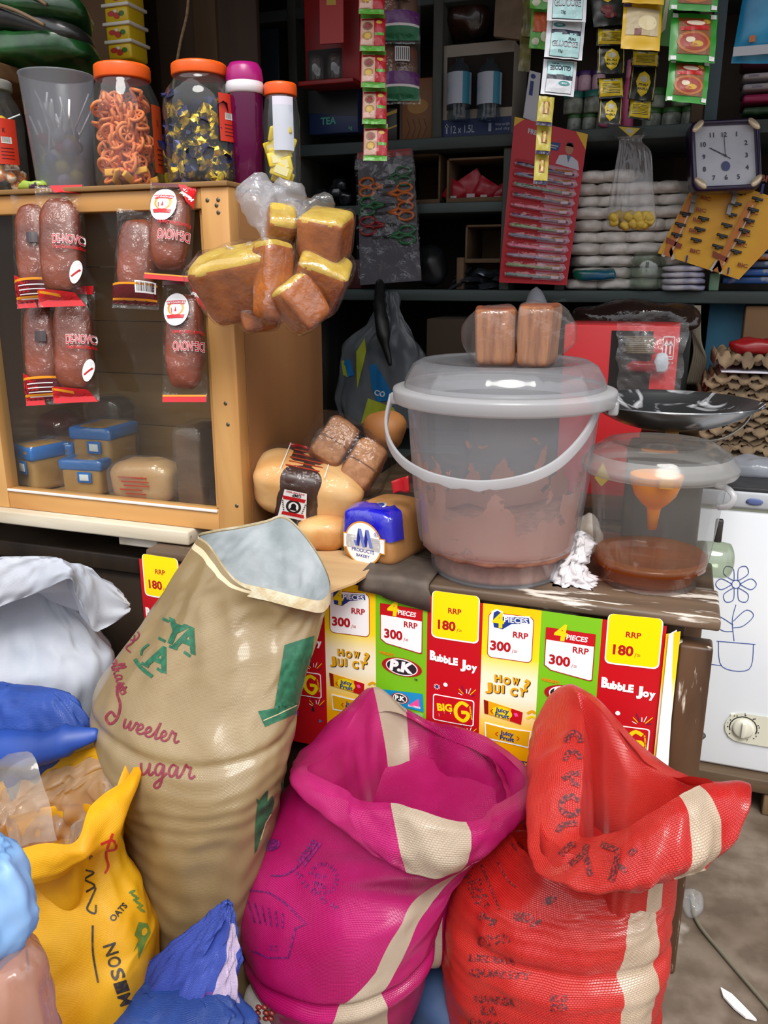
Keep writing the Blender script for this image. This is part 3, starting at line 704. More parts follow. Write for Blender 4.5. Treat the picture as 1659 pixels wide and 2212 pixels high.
for k, (x, y) in enumerate(((345, 1130), (380, 1180), (430, 1220), (480, 1265), (535, 1300))): marks(a, *g([(x, y)])[0], 11, 18, .75, 0, 2, k+40, 2.6)
a.stroke(g([(50, 1240), (110, 1215), (200, 1225), (290, 1280), (350, 1340), (405, 1400), (350, 1420), (330, 1500), (310, 1580), (200, 1580), (110, 1540)]), 4, 0)
for k in range(6): a.stroke(g([(90+k*38, 1270+k*14), (130+k*30, 1390+k*6)]), 3.5, 0)
marks(a, *g([(205, 1540)])[0], 14, 22, .15, 0, 2, 77, 3); a.ell(*g([(220, 970)])[0], 20, 12, 0, 16, -.3)
a.project(PKB, pk_b, 7, .0005, off=2); PKB.build('sack_body', [PINK, STR, PPR], pink)
# ---- red sack
REDS = M('#d0221f', .26, c2='#dc3a30', nscale=7, weave=1.0, transl=.25, spec=.9); STR2 = M('#bca68d', .28, c2='#cab69f', nscale=10, weave=.8, transl=.15, spec=.6)
rings = [ring(1060, 2392, 1320, 2400, 1.0, .8), ring(1005, 2375, 1380, 2385, 1.0, .85), ring(985, 2290, 1402, 2300, 1.0, .85), ring(968, 2190, 1415, 2205, 1.0, .84), ring(956, 2075, 1425, 2115, 1.0, .82), ring(962, 1985, 1437, 2028, 1.01, .78),
         ring(985, 1905, 1440, 1935, 1.02, .7), ring(1050, 1840, 1430, 1880, 1.045, .85), ring(1100, 1790, 1430, 1845, 1.06, .88)]
B = interp_rings(rings, 120)
def rfold(u, v, p):
    f = max(0, -sin(2*pi*u))
    return f*(-.012*math.exp(-((v-.66)/.02)**2) + .006*math.exp(-((v-.61)/.03)**2) - .009*math.exp(-((v-.46-.05*(u-.75))/.014)**2)) + .006*max(0, min(1, (v-.6)*6))*nz(u*26, v*3, 2) + .0015*(ridge(v*26 + nz(u*4, v*3, 9))-.5)
B = wrinkle(B, add2(folds(.007, 1.8, 6, 17), rfold)); B, KR = align(B, lambda v: [298, 323])
RDB = mb = MB(); mb.loft(B, striped(KR, (0, 1)), True); floor_clip(mb); rd_b = mb.bvh()
red = thing('red_sack', 'bright red woven sack with black lettering and twisted flap open at the top', 'sack', base_loc(mb))
lipR = rim([(0, 1560, 1688, 1.0), (22, 1500, 1697, 1.06), (40, 1457, 1682, 1.10), (62, 1369, 1634, 1.14), (85, 1303, 1537, 1.17), (112, 1246, 1495, 1.19), (140, 1261, 1555, 1.13), (170, 1261, 1640, 1.06), (198, 1254, 1755, .99), (213, 1252, 1808, .955), (228, 1283, 1806, .935), (250, 1330, 1797, .92), (275, 1372, 1778, .91), (308, 1457, 1724, .925), (338, 1515, 1695, .96)])
outR = rim([(0, 1580, 1724, .97), (340, 1548, 1852, .93), (320, 1501, 1889, .895), (295, 1427, 1913, .87), (270, 1352, 1929, .86), (245, 1270, 1926, .87), (225, 1205, 1900, .89), (200, 1152, 1840, .95), (175, 1141, 1735, 1.03), (150, 1143, 1650, 1.10), (125, 1152, 1588, 1.17), (105, 1215, 1520, 1.215), (80, 1310, 1560, 1.20), (40, 1440, 1690, 1.13), (20, 1520, 1700, 1.06)])
inn = [shrink(lipR, .90, -.03), shrink(lipR, .78, -.08), shrink(lipR, .66, -.14), shrink(lipR, .6, -.24), shrink(lipR, .03, -.26)]
fo, fi = folds(.009, 3.2, 3, 41, lambda u, v: .4+.6*min(1, (1-v)*4)), folds(.008, 1.8, 1.6, 51, lambda u, v: min(1, v*5))
mo, mi = cuff(outR, lipR, inn, fo, fi, lambda v: [304+8*v, 328+8*v], ((0, 1),), lambda v: [312, 336], ((0, 1),), .03)
mi.build('inner_wall', [REDS, STR2], red); cr_b = mo.bvh()
RPR = M('#4a1a1e', .5, c2='#b02826', nscale=300, lo=.46, hi=.62)
h = lambda x, y: (930+x/2.2757, 1460+y/2.2757)
a = Art()
def arc(cx, cy, rx, ry, a0, a1, w, rot=0):
    P = []
    for k in range(13):
        t = radians(a0 + (a1-a0)*k/12); x, y = rx*cos(t), ry*sin(t); P.append(h(cx + x*cos(rot)-y*sin(rot), cy + x*sin(rot)+y*cos(rot)))
    a.stroke(P, w, 0)
arc(705, 330, 34, 48, 180, 360, 13); arc(700, 420, 36, 46, 180, 350, 12); a.stroke([h(650, 510), h(690, 485), h(735, 480)], 12, 0, 8); a.stroke([h(690, 485), h(700, 530), h(735, 540)], 10, 0)
arc(690, 640, 48, 46, 20, 330, 13); a.stroke([h(628, 770), h(650, 735), h(720, 725)], 13, 0, 8); a.stroke([h(640, 880), h(690, 835), h(715, 830)], 13, 0, 8)
a.stroke([h(690, 930), h(760, 870), h(770, 830)], 13, 0); a.stroke([h(760, 870), h(790, 985)], 13, 0); a.stroke([h(840, 830), h(925, 860), h(915, 930), h(890, 1010)], 14, 0); a.stroke([h(980, 880), h(1010, 850)], 12, 0); a.stroke([h(920, 930), h(965, 960)], 11, 0)
a.project(mo, cr_b, 6, .0006, off=2); mo.build('folded_cuff', [REDS, STR2, RPR], red)
b_ = Art(); a = b_
for s, x, y, hh, w, r in (('H', 395, 820, 38, 34, 1.2), ('A', 425, 720, 38, 34, 1.2), ('PEMBEE', 150, 960, 26, 90, 1.15), ('LAND', 215, 1010, 24, 70, 1.2), ('PI', 232, 1190, 26, 40, .5), ('SD', 405, 1200, 30, 46, .15), ('MAMA', 240, 1330, 34, 72, -.12), ('LBZ 2MA', 190, 1400, 22, 100, .08), ('QUALITY', 190, 1470, 24, 136, .08), ('HANZIA', 215, 1600, 24, 88, .1), ('LA', 250, 1660, 28, 34, .1), ('KG', 590, 1600, 22, 36, 0), ('50', 590, 1645, 22, 36, 0), ('KITANI', 190, 1720, 24, 110, .08)):
    (marks(a, *h(x, y), hh*.62, w, r, 0, len(s), x, 4.5) if s in ('H', 'A', 'PEMBEE', 'LAND', 'MAMA', 'KITANI') else a.text(s, *h(x, y), hh*.62, 0, .07, flip=-1, w=w, rot=r))
a.stroke([h(330, 910), h(370, 990), h(420, 1040)], 4, 0, 10); a.stroke([h(250, 930), h(300, 1050), h(340, 1150)], 4, 0, 10); a.ell(*h(585, 1105), 16, 8, 0, 14, -.5); a.ell(*h(520, 1215), 14, 5, 0, 14, -.5)
a.project(RDB, rd_b, 6, .0006, off=2); RDB.build('sack_body', [REDS, STR2, RPR], red)
# ---- yellow sack
YLW = M('#e2a206', .42, c2='#eeb416', nscale=8, weave=.4, transl=.22, spec=.45)
rings = [ring(20, 2290, 290, 2300, .86, .8), ring(-40, 2260, 320, 2270, .86, .8), ring(-60, 2170, 326, 2180, .86, .8), ring(-65, 2040, 335, 2043, .87, .76), ring(-60, 1960, 325, 1992, .875, .7), ring(-50, 1890, 300, 1928, .88, .62), ring(-40, 1840, 265, 1855, .89, .55), ring(-30, 1800, 255, 1790, .9, .5)]
B = wrinkle(interp_rings(rings, 90), folds(.009, 1.9, 6, 61))
YLB = mb = MB(); mb.loft(B, 0, True); floor_clip(mb); yl_b = mb.bvh()
yel = thing('yellow_sack', 'yellow woven oats sack with rolled top and clear liner at the left', 'sack', base_loc(mb))
lipY = rim([(0, 290, 1645, .95), (28, 275, 1593, .995), (60, 187, 1619, 1.0), (90, 107, 1647, 1.0), (130, 0, 1690, .98), (180, -70, 1770, .9), (225, -40, 1835, .83), (260, 9, 1838, .80), (280, 93, 1823, .79), (300, 163, 1817, .79), (318, 196, 1742, .84), (342, 272, 1682, .91)])
outY = rim([(0, 300, 1660, .95), (342, 264, 1768, .88), (325, 252, 1822, .84), (302, 187, 1857, .80), (280, 117, 1899, .78), (260, 28, 1917, .78), (225, -60, 1910, .82), (180, -95, 1800, .9), (130, -20, 1710, .99), (90, 107, 1665, 1.01), (55, 225, 1618, 1.01), (28, 296, 1622, 1.0)])
inn = [shrink(lipY, .93, -.03), shrink(lipY, .85, -.09), shrink(lipY, .78, -.14), shrink(lipY, .4, -.16), shrink(lipY, .03, -.16)]
mo, mi = cuff(outY, lipY, inn, folds(.006, 3, 3, 71), folds(.008, 3, 3, 72, lambda u, v: min(1, v*5)))
YMO = mo; mi.build('inner_wall', YLW, yel)
lin_ = [shrink(lipY, .96, -.012), shrink(lipY, .80, -.035), shrink(lipY, .66, -.045), shrink(lipY, .58, -.10), shrink(lipY, .45, -.15)]
mb = MB(); mb.loft(wrinkle(interp_rings(lin_, 50), folds(.022, 2.6, 4, 77)))
Q = [[(-10, 1640, .86), (70, 1630, .84), (95, 1700, .82), (120, 1818, .795)], [(-15, 1660, .84), (40, 1650, .82), (70, 1720, .81), (95, 1822, .79)], [(-20, 1700, .83), (5, 1690, .81), (40, 1760, .80), (60, 1828, .79)], [(-20, 1760, .82), (-5, 1750, .81), (10, 1790, .8), (15, 1836, .79)]]
C_ = [cr([UY(*p) for p in r], 16) for r in Q]; C_ = [cr([r[k] for r in C_], 14) for k in range(16)]
mb.grid(lambda u, v: C_[min(15, int(v*15+.5))][min(13, int(u*13+.5))], 13, 15); mb.jiggle(.006, 26, 4)
mb.build('inner_liner', FILM(.22, '#efe6da', '#cfc4b4', .16, 1.6, .7, 14), yel)
YPK, YRD, YGN = M('#2a2420', .5, c2='#5a4416', nscale=120, lo=.5, hi=.7), M('#b8261c', .5), M('#47692e', .55, c2='#6b7a2a', nscale=80)
g = lambda P: [(x/2.143, 1180+y/2.143) for x, y in P]
a = Art()
for cx, cy, s in ((415, 1600, 1), (120, 1720, .8)):
    a.stroke(g([(cx+10*s, cy-170*s), (cx-30*s, cy-110*s), (cx+20*s, cy-90*s), (cx-20*s, cy-60*s), (cx+25*s, cy-30*s), (cx-15*s, cy), (cx+28*s, cy-20*s), (cx+5*s, cy+40*s), (cx-10*s, cy+80*s), (cx+25*s, cy+100*s), (cx+30*s, cy+60*s)]), 4.2*s, 0, 60)
a.ell(*g([(418, 1440)])[0], 6, 3, 0, 12, -1); a.stroke(g([(430, 1755), (430, 1860), (440, 1940), (455, 2020)]), 4.5, 0, 12); a.stroke(g([(125, 1865), (133, 1960)]), 4.5, 0)
a.text('OATS', *g([(525, 1740)])[0], 13, 0, .05, flip=-1, rot=-.85, w=46)
for i, c in enumerate('NOSIM'): a.text(c, *g([(478+i*16, 1850+i*58)])[0], 28, 0, .03, flip=-1, rot=1.25, w=24)
a.stroke(g([(465, 1380), (520, 1360), (535, 1400), (490, 1410)]), 5, 1, 14); a.stroke(g([(520, 1330), (490, 1420), (500, 1480), (485, 1515)]), 5, 1, 14); a.poly(g([(85, 1580), (110, 1576), (98, 1600)]), 1)
a.poly(g([(620, 1800), (640, 1740), (680, 1745), (695, 1790), (670, 1840), (640, 1910), (635, 1850), (615, 1880), (640, 1820)]), 2); a.lay(2).ell(*g([(665, 1785)])[0], 6, 9, 3, 12, .3); a.lay(1)
for k in range(6): a.ell(*g([(610+k*9, 1600+k*17)])[0], 8, 3, 2, 8, .9*(k % 2)-.4)
YMS = [YLW, YPK, YRD, YGN, YLW]; bb = YMO.bvh(); a.project(YLB, yl_b, 7, .0006, off=1); a.project(YMO, bb, 7, .0006, off=1); YLB.build('sack_body', YMS, yel); YMO.build('folded_cuff', YMS, yel)
# ---- white sack
WHS = M('#c6c9d2', .5, c2='#b6bcc8', nscale=8, weave=.35, transl=.2)
rings = [ring(-150, 2010, 190, 2010, 1.22, .5), ring(-190, 1980, 215, 1980, 1.22, .5), ring(-200, 1780, 225, 1790, 1.22, .5), ring(-190, 1600, 220, 1610, 1.22, .48), ring(-170, 1470, 250, 1440, 1.225, .46), ring(-140, 1370, 215, 1370, 1.23, .44), ring(-120, 1290, 160, 1300, 1.24, .40), ring(-100, 1235, 120, 1245, 1.24, .36)]
B = wrinkle(interp_rings(rings, 80), add2(folds(.014, 1.7, 5, 81), folds(.010, 5, 7, 82)))
mb = MB(); mb.loft(B, 0, True, True); floor_clip(mb)
wh = thing('white_sack', 'plain white woven sack with floppy folded top by the dark chest', 'sack', base_loc(mb)); mb.build('sack_body', WHS, wh)
lipW = rim([(q[0], q[1], q[2], q[3]+.045) for q in [(0, 268, 1304, 1.17), (40, 200, 1245, 1.22), (90, 60, 1218, 1.25), (180, -150, 1230, 1.18), (230, -60, 1207, 1.09), (270, 60, 1201, 1.075), (300, 125, 1204, 1.08), (320, 150, 1215, 1.10), (340, 195, 1228, 1.13)]])
outW = rim([(q[0], q[1], q[2], q[3]+.045) for q in [(0, 278, 1316, 1.17), (345, 206, 1362, 1.12), (332, 185, 1325, 1.10), (318, 165, 1282, 1.085), (308, 152, 1250, 1.065), (290, 80, 1280, 1.06), (265, 0, 1309, 1.055), (230, -80, 1340, 1.06), (180, -170, 1310, 1.18), (90, 60, 1245, 1.27), (40, 225, 1268, 1.25)]])
mo, mi = cuff(outW, lipW, [shrink(lipW, .9, -.03), shrink(lipW, .7, -.05), shrink(lipW, .03, -.05)], add2(folds(.008, 3, 3, 91), folds(.006, 9, 4, 93)), folds(.004, 3, 3, 92), bulge=.012)
mo.build('folded_cuff', WHS, wh); mi.build('inner_wall', WHS, wh)
# ---- blue sack behind the yellow one
BLS = M('#23489c', .45, c2='#1c3c86', nscale=9, weave=.5, transl=.12); BLD = M('#1b3a7c', .42, c2='#28509e', nscale=8, weave=.5, transl=.08)
rings = [ring(-100, 2000, 160, 2000, 1.05, .3), ring(-140, 1960, 200, 1960, 1.05, .34), ring(-150, 1760, 225, 1750, 1.05, .33), ring(-150, 1620, 222, 1615, 1.05, .34), ring(-140, 1545, 205, 1580, 1.05, .32), ring(-110, 1490, 165, 1520, 1.05, .26), ring(-80, 1474, 130, 1494, 1.05, .15), ring(-30, 1476, 60, 1486, 1.05, .05)]
mb = MB(); mb.loft(wrinkle(interp_rings(rings, 70), add2(folds(.013, 1.8, 5, 95), folds(.006, 5, 9, 96))), 0, True, True); floor_clip(mb)
bl = thing('blue_sack', 'royal blue woven sack squeezed between white and yellow sacks', 'sack', base_loc(mb)); mb.build('sack_body', BLS, bl)
mb = MB(); mb.tube(cr([UY(-120, 1640, .985), UY(-20, 1622, .975), UY(80, 1618, .97), UY(150, 1600, .98), UY(214, 1586, 1.0)], 24), [.036]*6+[.034]*6+[.028]*6+[.02, .017, .014, .012, .01, .006], 18, 0, flat=.8); mb.jiggle(.006, 20, 5); mb.build('rolled_edge', BLS, bl)
# ---- dark blue sack at the very front with a twisted top
rings = [ring(150, 2420, 480, 2420, .80, .6), ring(85, 2390, 545, 2390, .80, .62), ring(75, 2290, 555, 2300, .80, .62), ring(90, 2180, 545, 2225, .81, .56), ring(130, 2130, 520, 2185, .82, .42), ring(200, 2118, 480, 2150, .83, .24), ring(270, 2116, 420, 2130, .84, .05)]
mb = MB(); mb.loft(wrinkle(interp_rings(rings, 70), add2(folds(.014, 2.2, 6, 101), folds(.008, 5, 12, 102))), 0, True, True)
rings = [ring(250, 2240, 560, 2260, .83, .35), ring(262, 2160, 528, 2185, .845, .34), ring(300, 2100, 520, 2130, .85, .32), ring(365, 2040, 518, 2075, .865, .3), ring(430, 1990, 515, 2025, .88, .32), ring(468, 1960, 508, 1975, .89, .35), ring(488, 1944, 499, 1948, .895, .3)]
T_ = interp_rings(rings, 60); mt = MB(); mt.loft(wrinkle(T_, add2(folds(.010, 2.6, 5, 103), folds(.006, 7, 8, 104))), lambda u, v: 1 if 300 < u*360 < 345 and .25 < v < .75 else (2 if 285 < u*360 < 350 and v < .35 else 0), False, True)
floor_clip(mb)
bf = thing('blue_front_sack', 'dark blue woven sack lowest in front with top twisted to a point', 'sack', base_loc(mb))
mb.build('sack_body', BLD, bf); mt.build('twisted_neck', [M('#3a4fa8', .42, c2='#31429a', nscale=9, weave=.6, transl=.2), M('#b9a7c4', .34, weave=.6, transl=.2), M('#5a3a86', .4, weave=.6)], bf)
# ---- blue sack lying on the floor between pink and red
mb = MB(); mb.blob(V((-.19, 1.10, .07)), (.14, .12, .07), .6, 40); mb.jiggle(.012, 14, 3); floor_clip(mb)
single(mb, 'flat_blue_sack', M('#31486e', .6, c2='#3d5478', nscale=12, weave=.5), 'flat greyish blue woven sack on the floor between the pink and red sacks', 'sack')
# ---- small white bag of beans
mb = MB(); mb.blob(UY(572, 2185, .93)+V((0, .02, -.03)), (.045, .035, .06), .7, 36); mb.jiggle(.012, 22, 8); floor_clip(mb)
wb = thing('bean_bag', 'small crumpled white bag of red beans at the foot of the pink sack', 'bag', base_loc(mb)); mb.build('bag', M('#e3ded8', .5, c2='#cfc6bd', nscale=25), wb)
for k in range(9):
    m2 = MB(); p = UY(560+(k % 3)*14+random.uniform(-4, 4), 2176+(k//3)*12, .885); m2.blob(p, (.0055, .004, .0035), .9, 8, T=None); m2.build('bean', M('#7a2a22', .35), wb)
# ---- plastic bags at the left edge, close to the camera
def bagblob(P, Y, th, mat, name, label, seed, cat='bag'):
    R = [ring(xl, yl, xr, yr, Y, th, 0, 60) for xl, yl, xr, yr in P]
    mb = MB(); mb.loft(wrinkle(interp_rings(R, 50), folds(.010, 2.4, 5, seed)), 0, True, True); floor_clip(mb); return single(mb, name, mat, label, cat)
bagblob([(-160, 2080, 40, 2050), (-180, 2040, 66, 2020), (-180, 1960, 74, 1960), (-170, 1880, 40, 1870), (-150, 1820, 10, 1835), (-110, 1800, -30, 1815)], .58, .6, M('#7fb2e6', .35, c2='#a9cdf2', nscale=7, transl=.35), 'light_blue_bag', 'pale blue plastic bag cut off by the left border of the picture', 111)
bagblob([(-150, 2600, 60, 2600), (-180, 2480, 110, 2480), (-180, 2300, 122, 2290), (-180, 2190, 108, 2180), (-170, 2100, 80, 2080), (-150, 2060, 40, 2050), (-110, 2045, -20, 2040)], .56, .6, FILM(.38, '#f2dcd8', '#d0b0aa', .12, 1.6, .7, 12, transl=True), 'pink_clear_bag', 'crinkled pinkish clear plastic bag in the lower left corner', 112)
# ================================================================ display cabinet
def XYZ(px, Y, z):
    """point on the vertical line of the picture at column px, at depth Y and height z"""
    k = (px-829.5)/FPX; c, s = cos(YAW), sin(YAW); B = Y*c*cos(PITCH) - (z-CAMZ)*sin(PITCH)
    return V(((k*B - Y*s)/(c + k*s*cos(PITCH)), Y, z))
def dep(p): return (V(p)-CAM).dot(FWD)
def mpp(p): return dep(p)/FPX
PINE = WOOD('#c08a4e', '#d6a566', 'Z', 13, .42, .06); PINEX = WOOD('#bd8549', '#d3a062', 'X', 13, .42, .06)
PLY = WOOD('#7c5230', '#96683e', 'Z', 5, .6, .05, '#a5794c', .63); BACKP = WOOD('#94683a', '#b5864e', 'X', 7, .6, .08)
cb = thing('display_cabinet', 'glass-fronted pine bread cabinet standing on the left end of the counter', 'cabinet', (-1.1, 1.57, .733))
def part(nm, lo, hi, m, r=.002, par=cb):
    b = MB(); b.b2(lo, hi, 0, r); return b.build(nm, m, par)
Z0, Z1, XL, XR_ = .733, 1.374, -1.46, -.776
fp = part('post', (-.832, 1.368, Z0), (-.776, 1.404, Z1), PINE)
for i, (x, z) in enumerate(((-.818, 1.352), (-.796, 1.352), (-.80, 1.343), (-.797, 1.331), (-.80, .95), (-.803, .99), (-.790, .79))):
    b = MB(); b.lathe([(0, 0), (.0035, 0), (.0042, .001), (.0042, .002)], 12, T=TM((x, 1.3672, z), (radians(-90), 0, 0))); b.build('screw', M('#6f6a60', .35, metal=.9), fp)
part('post', (-1.46, 1.368, Z0), (-1.357, 1.404, Z1), PINE)
part('top_rail', (-1.357, 1.37, 1.338), (-.8325, 1.40, Z1-.001), PINEX)
part('bottom_rail', (-1.357, 1.37, Z0), (-.8325, 1.40, .776), PINEX)
part('sealing_strip', (-1.355, 1.3665, .772), (-.834, 1.3695, .7775), M('#e6e3dc', .6), .0005)
part('glazing_bead', (-.842, 1.378, .778), (-.8325, 1.392, 1.337), PINE, .001)
part('side_panel', (-.786, 1.405, Z0), (-.776, 1.765, Z1-.004), PLY, .001)
part('side_panel', (-1.46, 1.405, Z0), (-1.45, 1.765, Z1-.004), PLY, .001)
b = MB()
for k in range(5): b.b2((XL+.01, 1.752-.002*(k % 2), Z0+.128*k), (-.787, 1.765, Z0+.128*(k+1)-.0015), 0, .001)
b.b2((-1.09, 1.738, Z0), (-1.05, 1.751, Z1-.01), 0, .001); b.build('back_panel', BACKP, cb)
part('floor_board', (XL+.01, 1.402, Z0+.002), (-.787, 1.75, Z0+.016), BACKP, .001)
part('top_board', (XL, 1.362, Z1), (-.774, 1.766, Z1+.009), WOOD('#7d5a34', '#94703f', 'X', 9, .5, .06), .0015)
part('glass_pane', (-1.357, 1.386, .777), (-.842, 1.389, 1.338), FILM(.012, '#fafdfb', '#c8cdc8', .03, .8, 0), 0)
b = MB(); b.b2((-1.62, 1.345, .703), (-.90, 1.43, .731), 0, .004); b.b2((-1.62, 1.55, .703), (-.985, 1.75, .731), 0, .004); b.b2((-1.05, 1.36, .682), (-.985, 1.72, .702), 0, .003)
pl = thing('support_plank', 'whitewashed plank carrying the cabinet over the dark chest', 'plank', (-1.25, 1.5, .682))
b1 = MB(); b1.b2((-1.62, 1.345, .703), (-.89, 1.47, .7325), 0, .004); b1.build('board', WOOD('#b5a68c', '#d6ccb8', 'X', 12, .6, .2, '#7d6a52', .6), pl)
b1 = MB(); b1.b2((-1.62, 1.55, .703), (-.985, 1.75, .7325), 0, .004); b1.build('board', WOOD('#b5a68c', '#d6ccb8', 'X', 12, .6, .2, '#7d6a52', .6), pl)
b1 = MB(); b1.b2((-1.07, 1.36, .682), (-.975, 1.72, .7025), 0, .003); b1.build('batten', WOOD('#a89a86', '#cfc6b8', 'Y', 12, .6, .2), pl)
ch = thing('dark_chest', 'old dark wooden chest below the bread cabinet with chipped paint', 'chest', (-1.35, 1.6, 0))
CHW = WOOD('#241c16', '#3d3024', 'Z', 11, .5, .3, '#3f4e4c', .70)
b = MB(); b.b2((-1.55, 1.42, .04), (-1.03, 1.75, .60), 0, .006); b.build('carcass', CHW, ch)
b = MB(); b.b2((-1.57, 1.405, .60), (-1.02, 1.76, .64), 0, .005); b.build('lid', CHW, ch)
for x in (-1.54, -1.32, -1.06): b = MB(); b.b2((x, 1.408, .05), (x+.045, 1.421, .60), 0, .003); b.build('batten', CHW, ch)
for x in (-1.53, -1.08): b = MB(); b.b2((x, 1.43, 0), (x+.05, 1.74, .04), 0, .003); b.build('foot', CHW, ch)
b = MB(); b.b2((-1.60, 1.36, .64), (-1.56, 1.42, .702), 0, .003); b.b2((-1.3, 1.56, .64), (-1.2, 1.70, .7025), 0, .003)
single(b, 'wooden_block', CHW, 'wood block between the dark chest and the whitewashed plank', 'block')
# ---------------------------------------------------------------- bread packets hanging on the cabinet front
CRUST = M('#7d3410', .36, c2='#4f1e0a', nscale=16, lo=.35, hi=.7, bump=.15, bscale=70)
CLEARB = FILM(.008, '#ffffff', '#dcdcdc', .05, 1.1, 1.6, 30)
PKM = [CLEARB, M('#f2f2f4', .3), M('#c4161f', .3), M('#5a1218', .3), M('#e8951a', .3), M('#2a1418', .3), M('#e23a2a', .3), M('#c9a06a', .4)]
def oval(a, x, y, s, fl):
    a.lay(1).ell(x, y, 21*s, 27*s, 1, 30); a.lay(2).ell(x, y-2*s*fl, 14*s, 12*s, 4); a.lay(3).ell(x, y-1*s*fl, 10*s, 10*s, 1)
    a.lay(4).poly([(x-2*s, y-4*s), (x+2*s, y-4*s), (x, y+5*s)], 2); a.stroke([(x-6*s, y-6*s), (x-7*s, y+2*s)], 2, 6)
    a.poly([(x-15*s, y+9*s*fl), (x+15*s, y+9*s*fl), (x+13*s, y+15*s*fl), (x-13*s, y+15*s*fl)], 2); a.poly([(x-16*s, y-14*s*fl), (x+16*s, y-14*s*fl), (x+14*s, y-8*s*fl), (x-14*s, y-8*s*fl)], 2)
    a.lay(5).text('DE NOVO LAB', x, y-12.5*s*fl if fl > 0 else y+12.5*s, 3.2*s, 1, .03, 'C', flip=1, rot=0 if fl > 0 else pi)
def outlined(a, s, x, y, h, w, rot=0, wm=1, rm=2):
    w0, w1 = text_mesh(s, .012)[2], text_mesh(s, .06)[2]; kx = w/w0; d = (w1-w0)/2*kx
    a.lay(1).text(s, x-d*cos(rot), y-d*sin(rot), h, wm, .06, w=kx*w1, rot=rot); a.lay(2).text(s, x, y, h, rm, .012, w=w, rot=rot)
def bread_packet(label, cx, cy, wpx, hpx, Y, roll, kind, loc_z=None):
    p0 = UY(cx, cy, Y); k = mpp(p0); w, h = wpx*k, hpx*k; t = .052
    t0 = thing('bread_packet', label, 'bread packet', p0 - V((0, 0, h/2)), 'bread packets hanging on the cabinet front')
    T = AX(p0, RGT*cos(roll)+UPV*sin(roll), -RGT*sin(roll)+UPV*cos(roll))
    b = MB(); b.blob((0, 0, -.01*0), (w*.42, t*.43, h*.39), .62, 28, 0, T); b.jiggle(.0025, 40, cx); b.build('loaf', CRUST, t0)
    b = MB(); b.pillow(w, h, t*1.12, 0, T, 14, 22, .06, .0035, cx*.1)
    a = Art(); W, Hh = w*1000, h*1000; f = lambda x, y, o: T @ V((x/1000, -(pil(x/W+.5, y/Hh+.5, t*1.12, .06)+.0012+o), y/1000))
    if kind == 'up':      # name reading upright, emblem below
        outlined(a, 'DE-NOVO', -W*.04, -3, 17, W*.56)
        a.lay(2).text('Food Grain Snacks', -W*.03, -13, 7, 2, .03, w=W*.54); a.lay(1).ell(W*.36, -Hh*.24, 9, 22, 1, 24, -.25); a.lay(2).stroke([(W*.28, -Hh*.28), (W*.44, -Hh*.22)], 3, 2)
        a.lay(1).poly([(-W*.48, -Hh*.5), (W*.48, -Hh*.5), (W*.3, -Hh*.40), (-W*.48, -Hh*.36)], 2); a.lay(2).poly([(-W*.48, -Hh*.37), (0, -Hh*.41), (0, -Hh*.43), (-W*.48, -Hh*.39)], 4)
        a.lay(1).poly([(-W*.2, Hh*.5), (W*.48, Hh*.5), (W*.45, Hh*.42), (-W*.1, Hh*.44)], 2)
    elif kind == 'down':  # printed upside down, emblem at the top
        oval(a, -W*.12, Hh*.24, 1.15, -1)
        outlined(a, 'DE-NOVO', W*.47, -Hh*.025, 17, W*.64, pi)
        a.lay(2).text('Food Grain Snacks', W*.47, Hh*.065, 7, 2, .03, w=W*.66, rot=pi)
        a.lay(1).poly([(W*.08, Hh*.5), (W*.49, Hh*.5), (W*.49, Hh*.24), (W*.34, Hh*.30), (W*.2, Hh*.42)], 2); a.lay(2).text('Mandazi', W*.48, Hh*.34, 7, 1, .06, rot=pi-.5, w=W*.3); a.text('5 pc', W*.34, Hh*.44, 6, 1, .06, rot=pi-.3, w=W*.14)
        a.lay(1).rect(-W*.48, -Hh*.5, W*.48, -Hh*.44, 2); a.lay(2).rect(-W*.48, -Hh*.455, W*.48, -Hh*.44, 4)
        a.lay(1).rect(-W*.48, Hh*.465, W*.1, Hh*.5, 3)
    else:                 # back of a packet: bar code, dark band
        a.lay(1).rect(-W*.48, -Hh*.46, W*.48, -Hh*.27, 3); a.lay(2).rect(-W*.48, -Hh*.29, W*.48, -Hh*.27, 4); a.rect(-W*.48, -Hh*.43, W*.48, -Hh*.41, 4)
        if kind == 'bar':
            a.lay(2).rect(W*.05, -Hh*.36, W*.46, -Hh*.25, 1)
            x = W*.09
            while x < W*.42: ww = random.choice((.6, .9, 1.4)); a.lay(3).rect(x, -Hh*.345, x+ww, -Hh*.26, 5); x += ww + random.choice((.7, 1.1))
        else:
            a.lay(1).rect(-W*.02, Hh*.02, W*.24, Hh*.11, 5); a.lay(1).poly([(-W*.48, -Hh*.5), (0, -Hh*.5), (-W*.1, -Hh*.3), (-W*.48, -Hh*.22)], 2)
            for q in range(4): a.lay(3).rect(-W*.35, -Hh*(.33+.035*q), W*.3, -Hh*(.322+.035*q), 1)
    a.onto(b, f, 9, .0003); b.build('wrapper', PKM, t0); return t0
bread_packet('back-turned brown loaf packet at the upper left of the cabinet glass, nearest the left border', 74, 540, 88, 250, 1.352, .06, 'sq')
bread_packet('lettered brown loaf packet hanging upper left, beside the back-turned one', 132, 532, 105, 262, 1.335, .03, 'up')
bread_packet('back-turned brown loaf packet with two black squares at the lower left of the glass', 92, 750, 86, 250, 1.350, .06, 'sq')
bread_packet('lettered brown loaf packet with red torn bottom, lower left of the glass', 160, 745, 100, 250, 1.333, .04, 'up')
bread_packet('back-turned loaf packet with white bar code under the top rail', 298, 560, 100, 215, 1.350, -.05, 'bar')
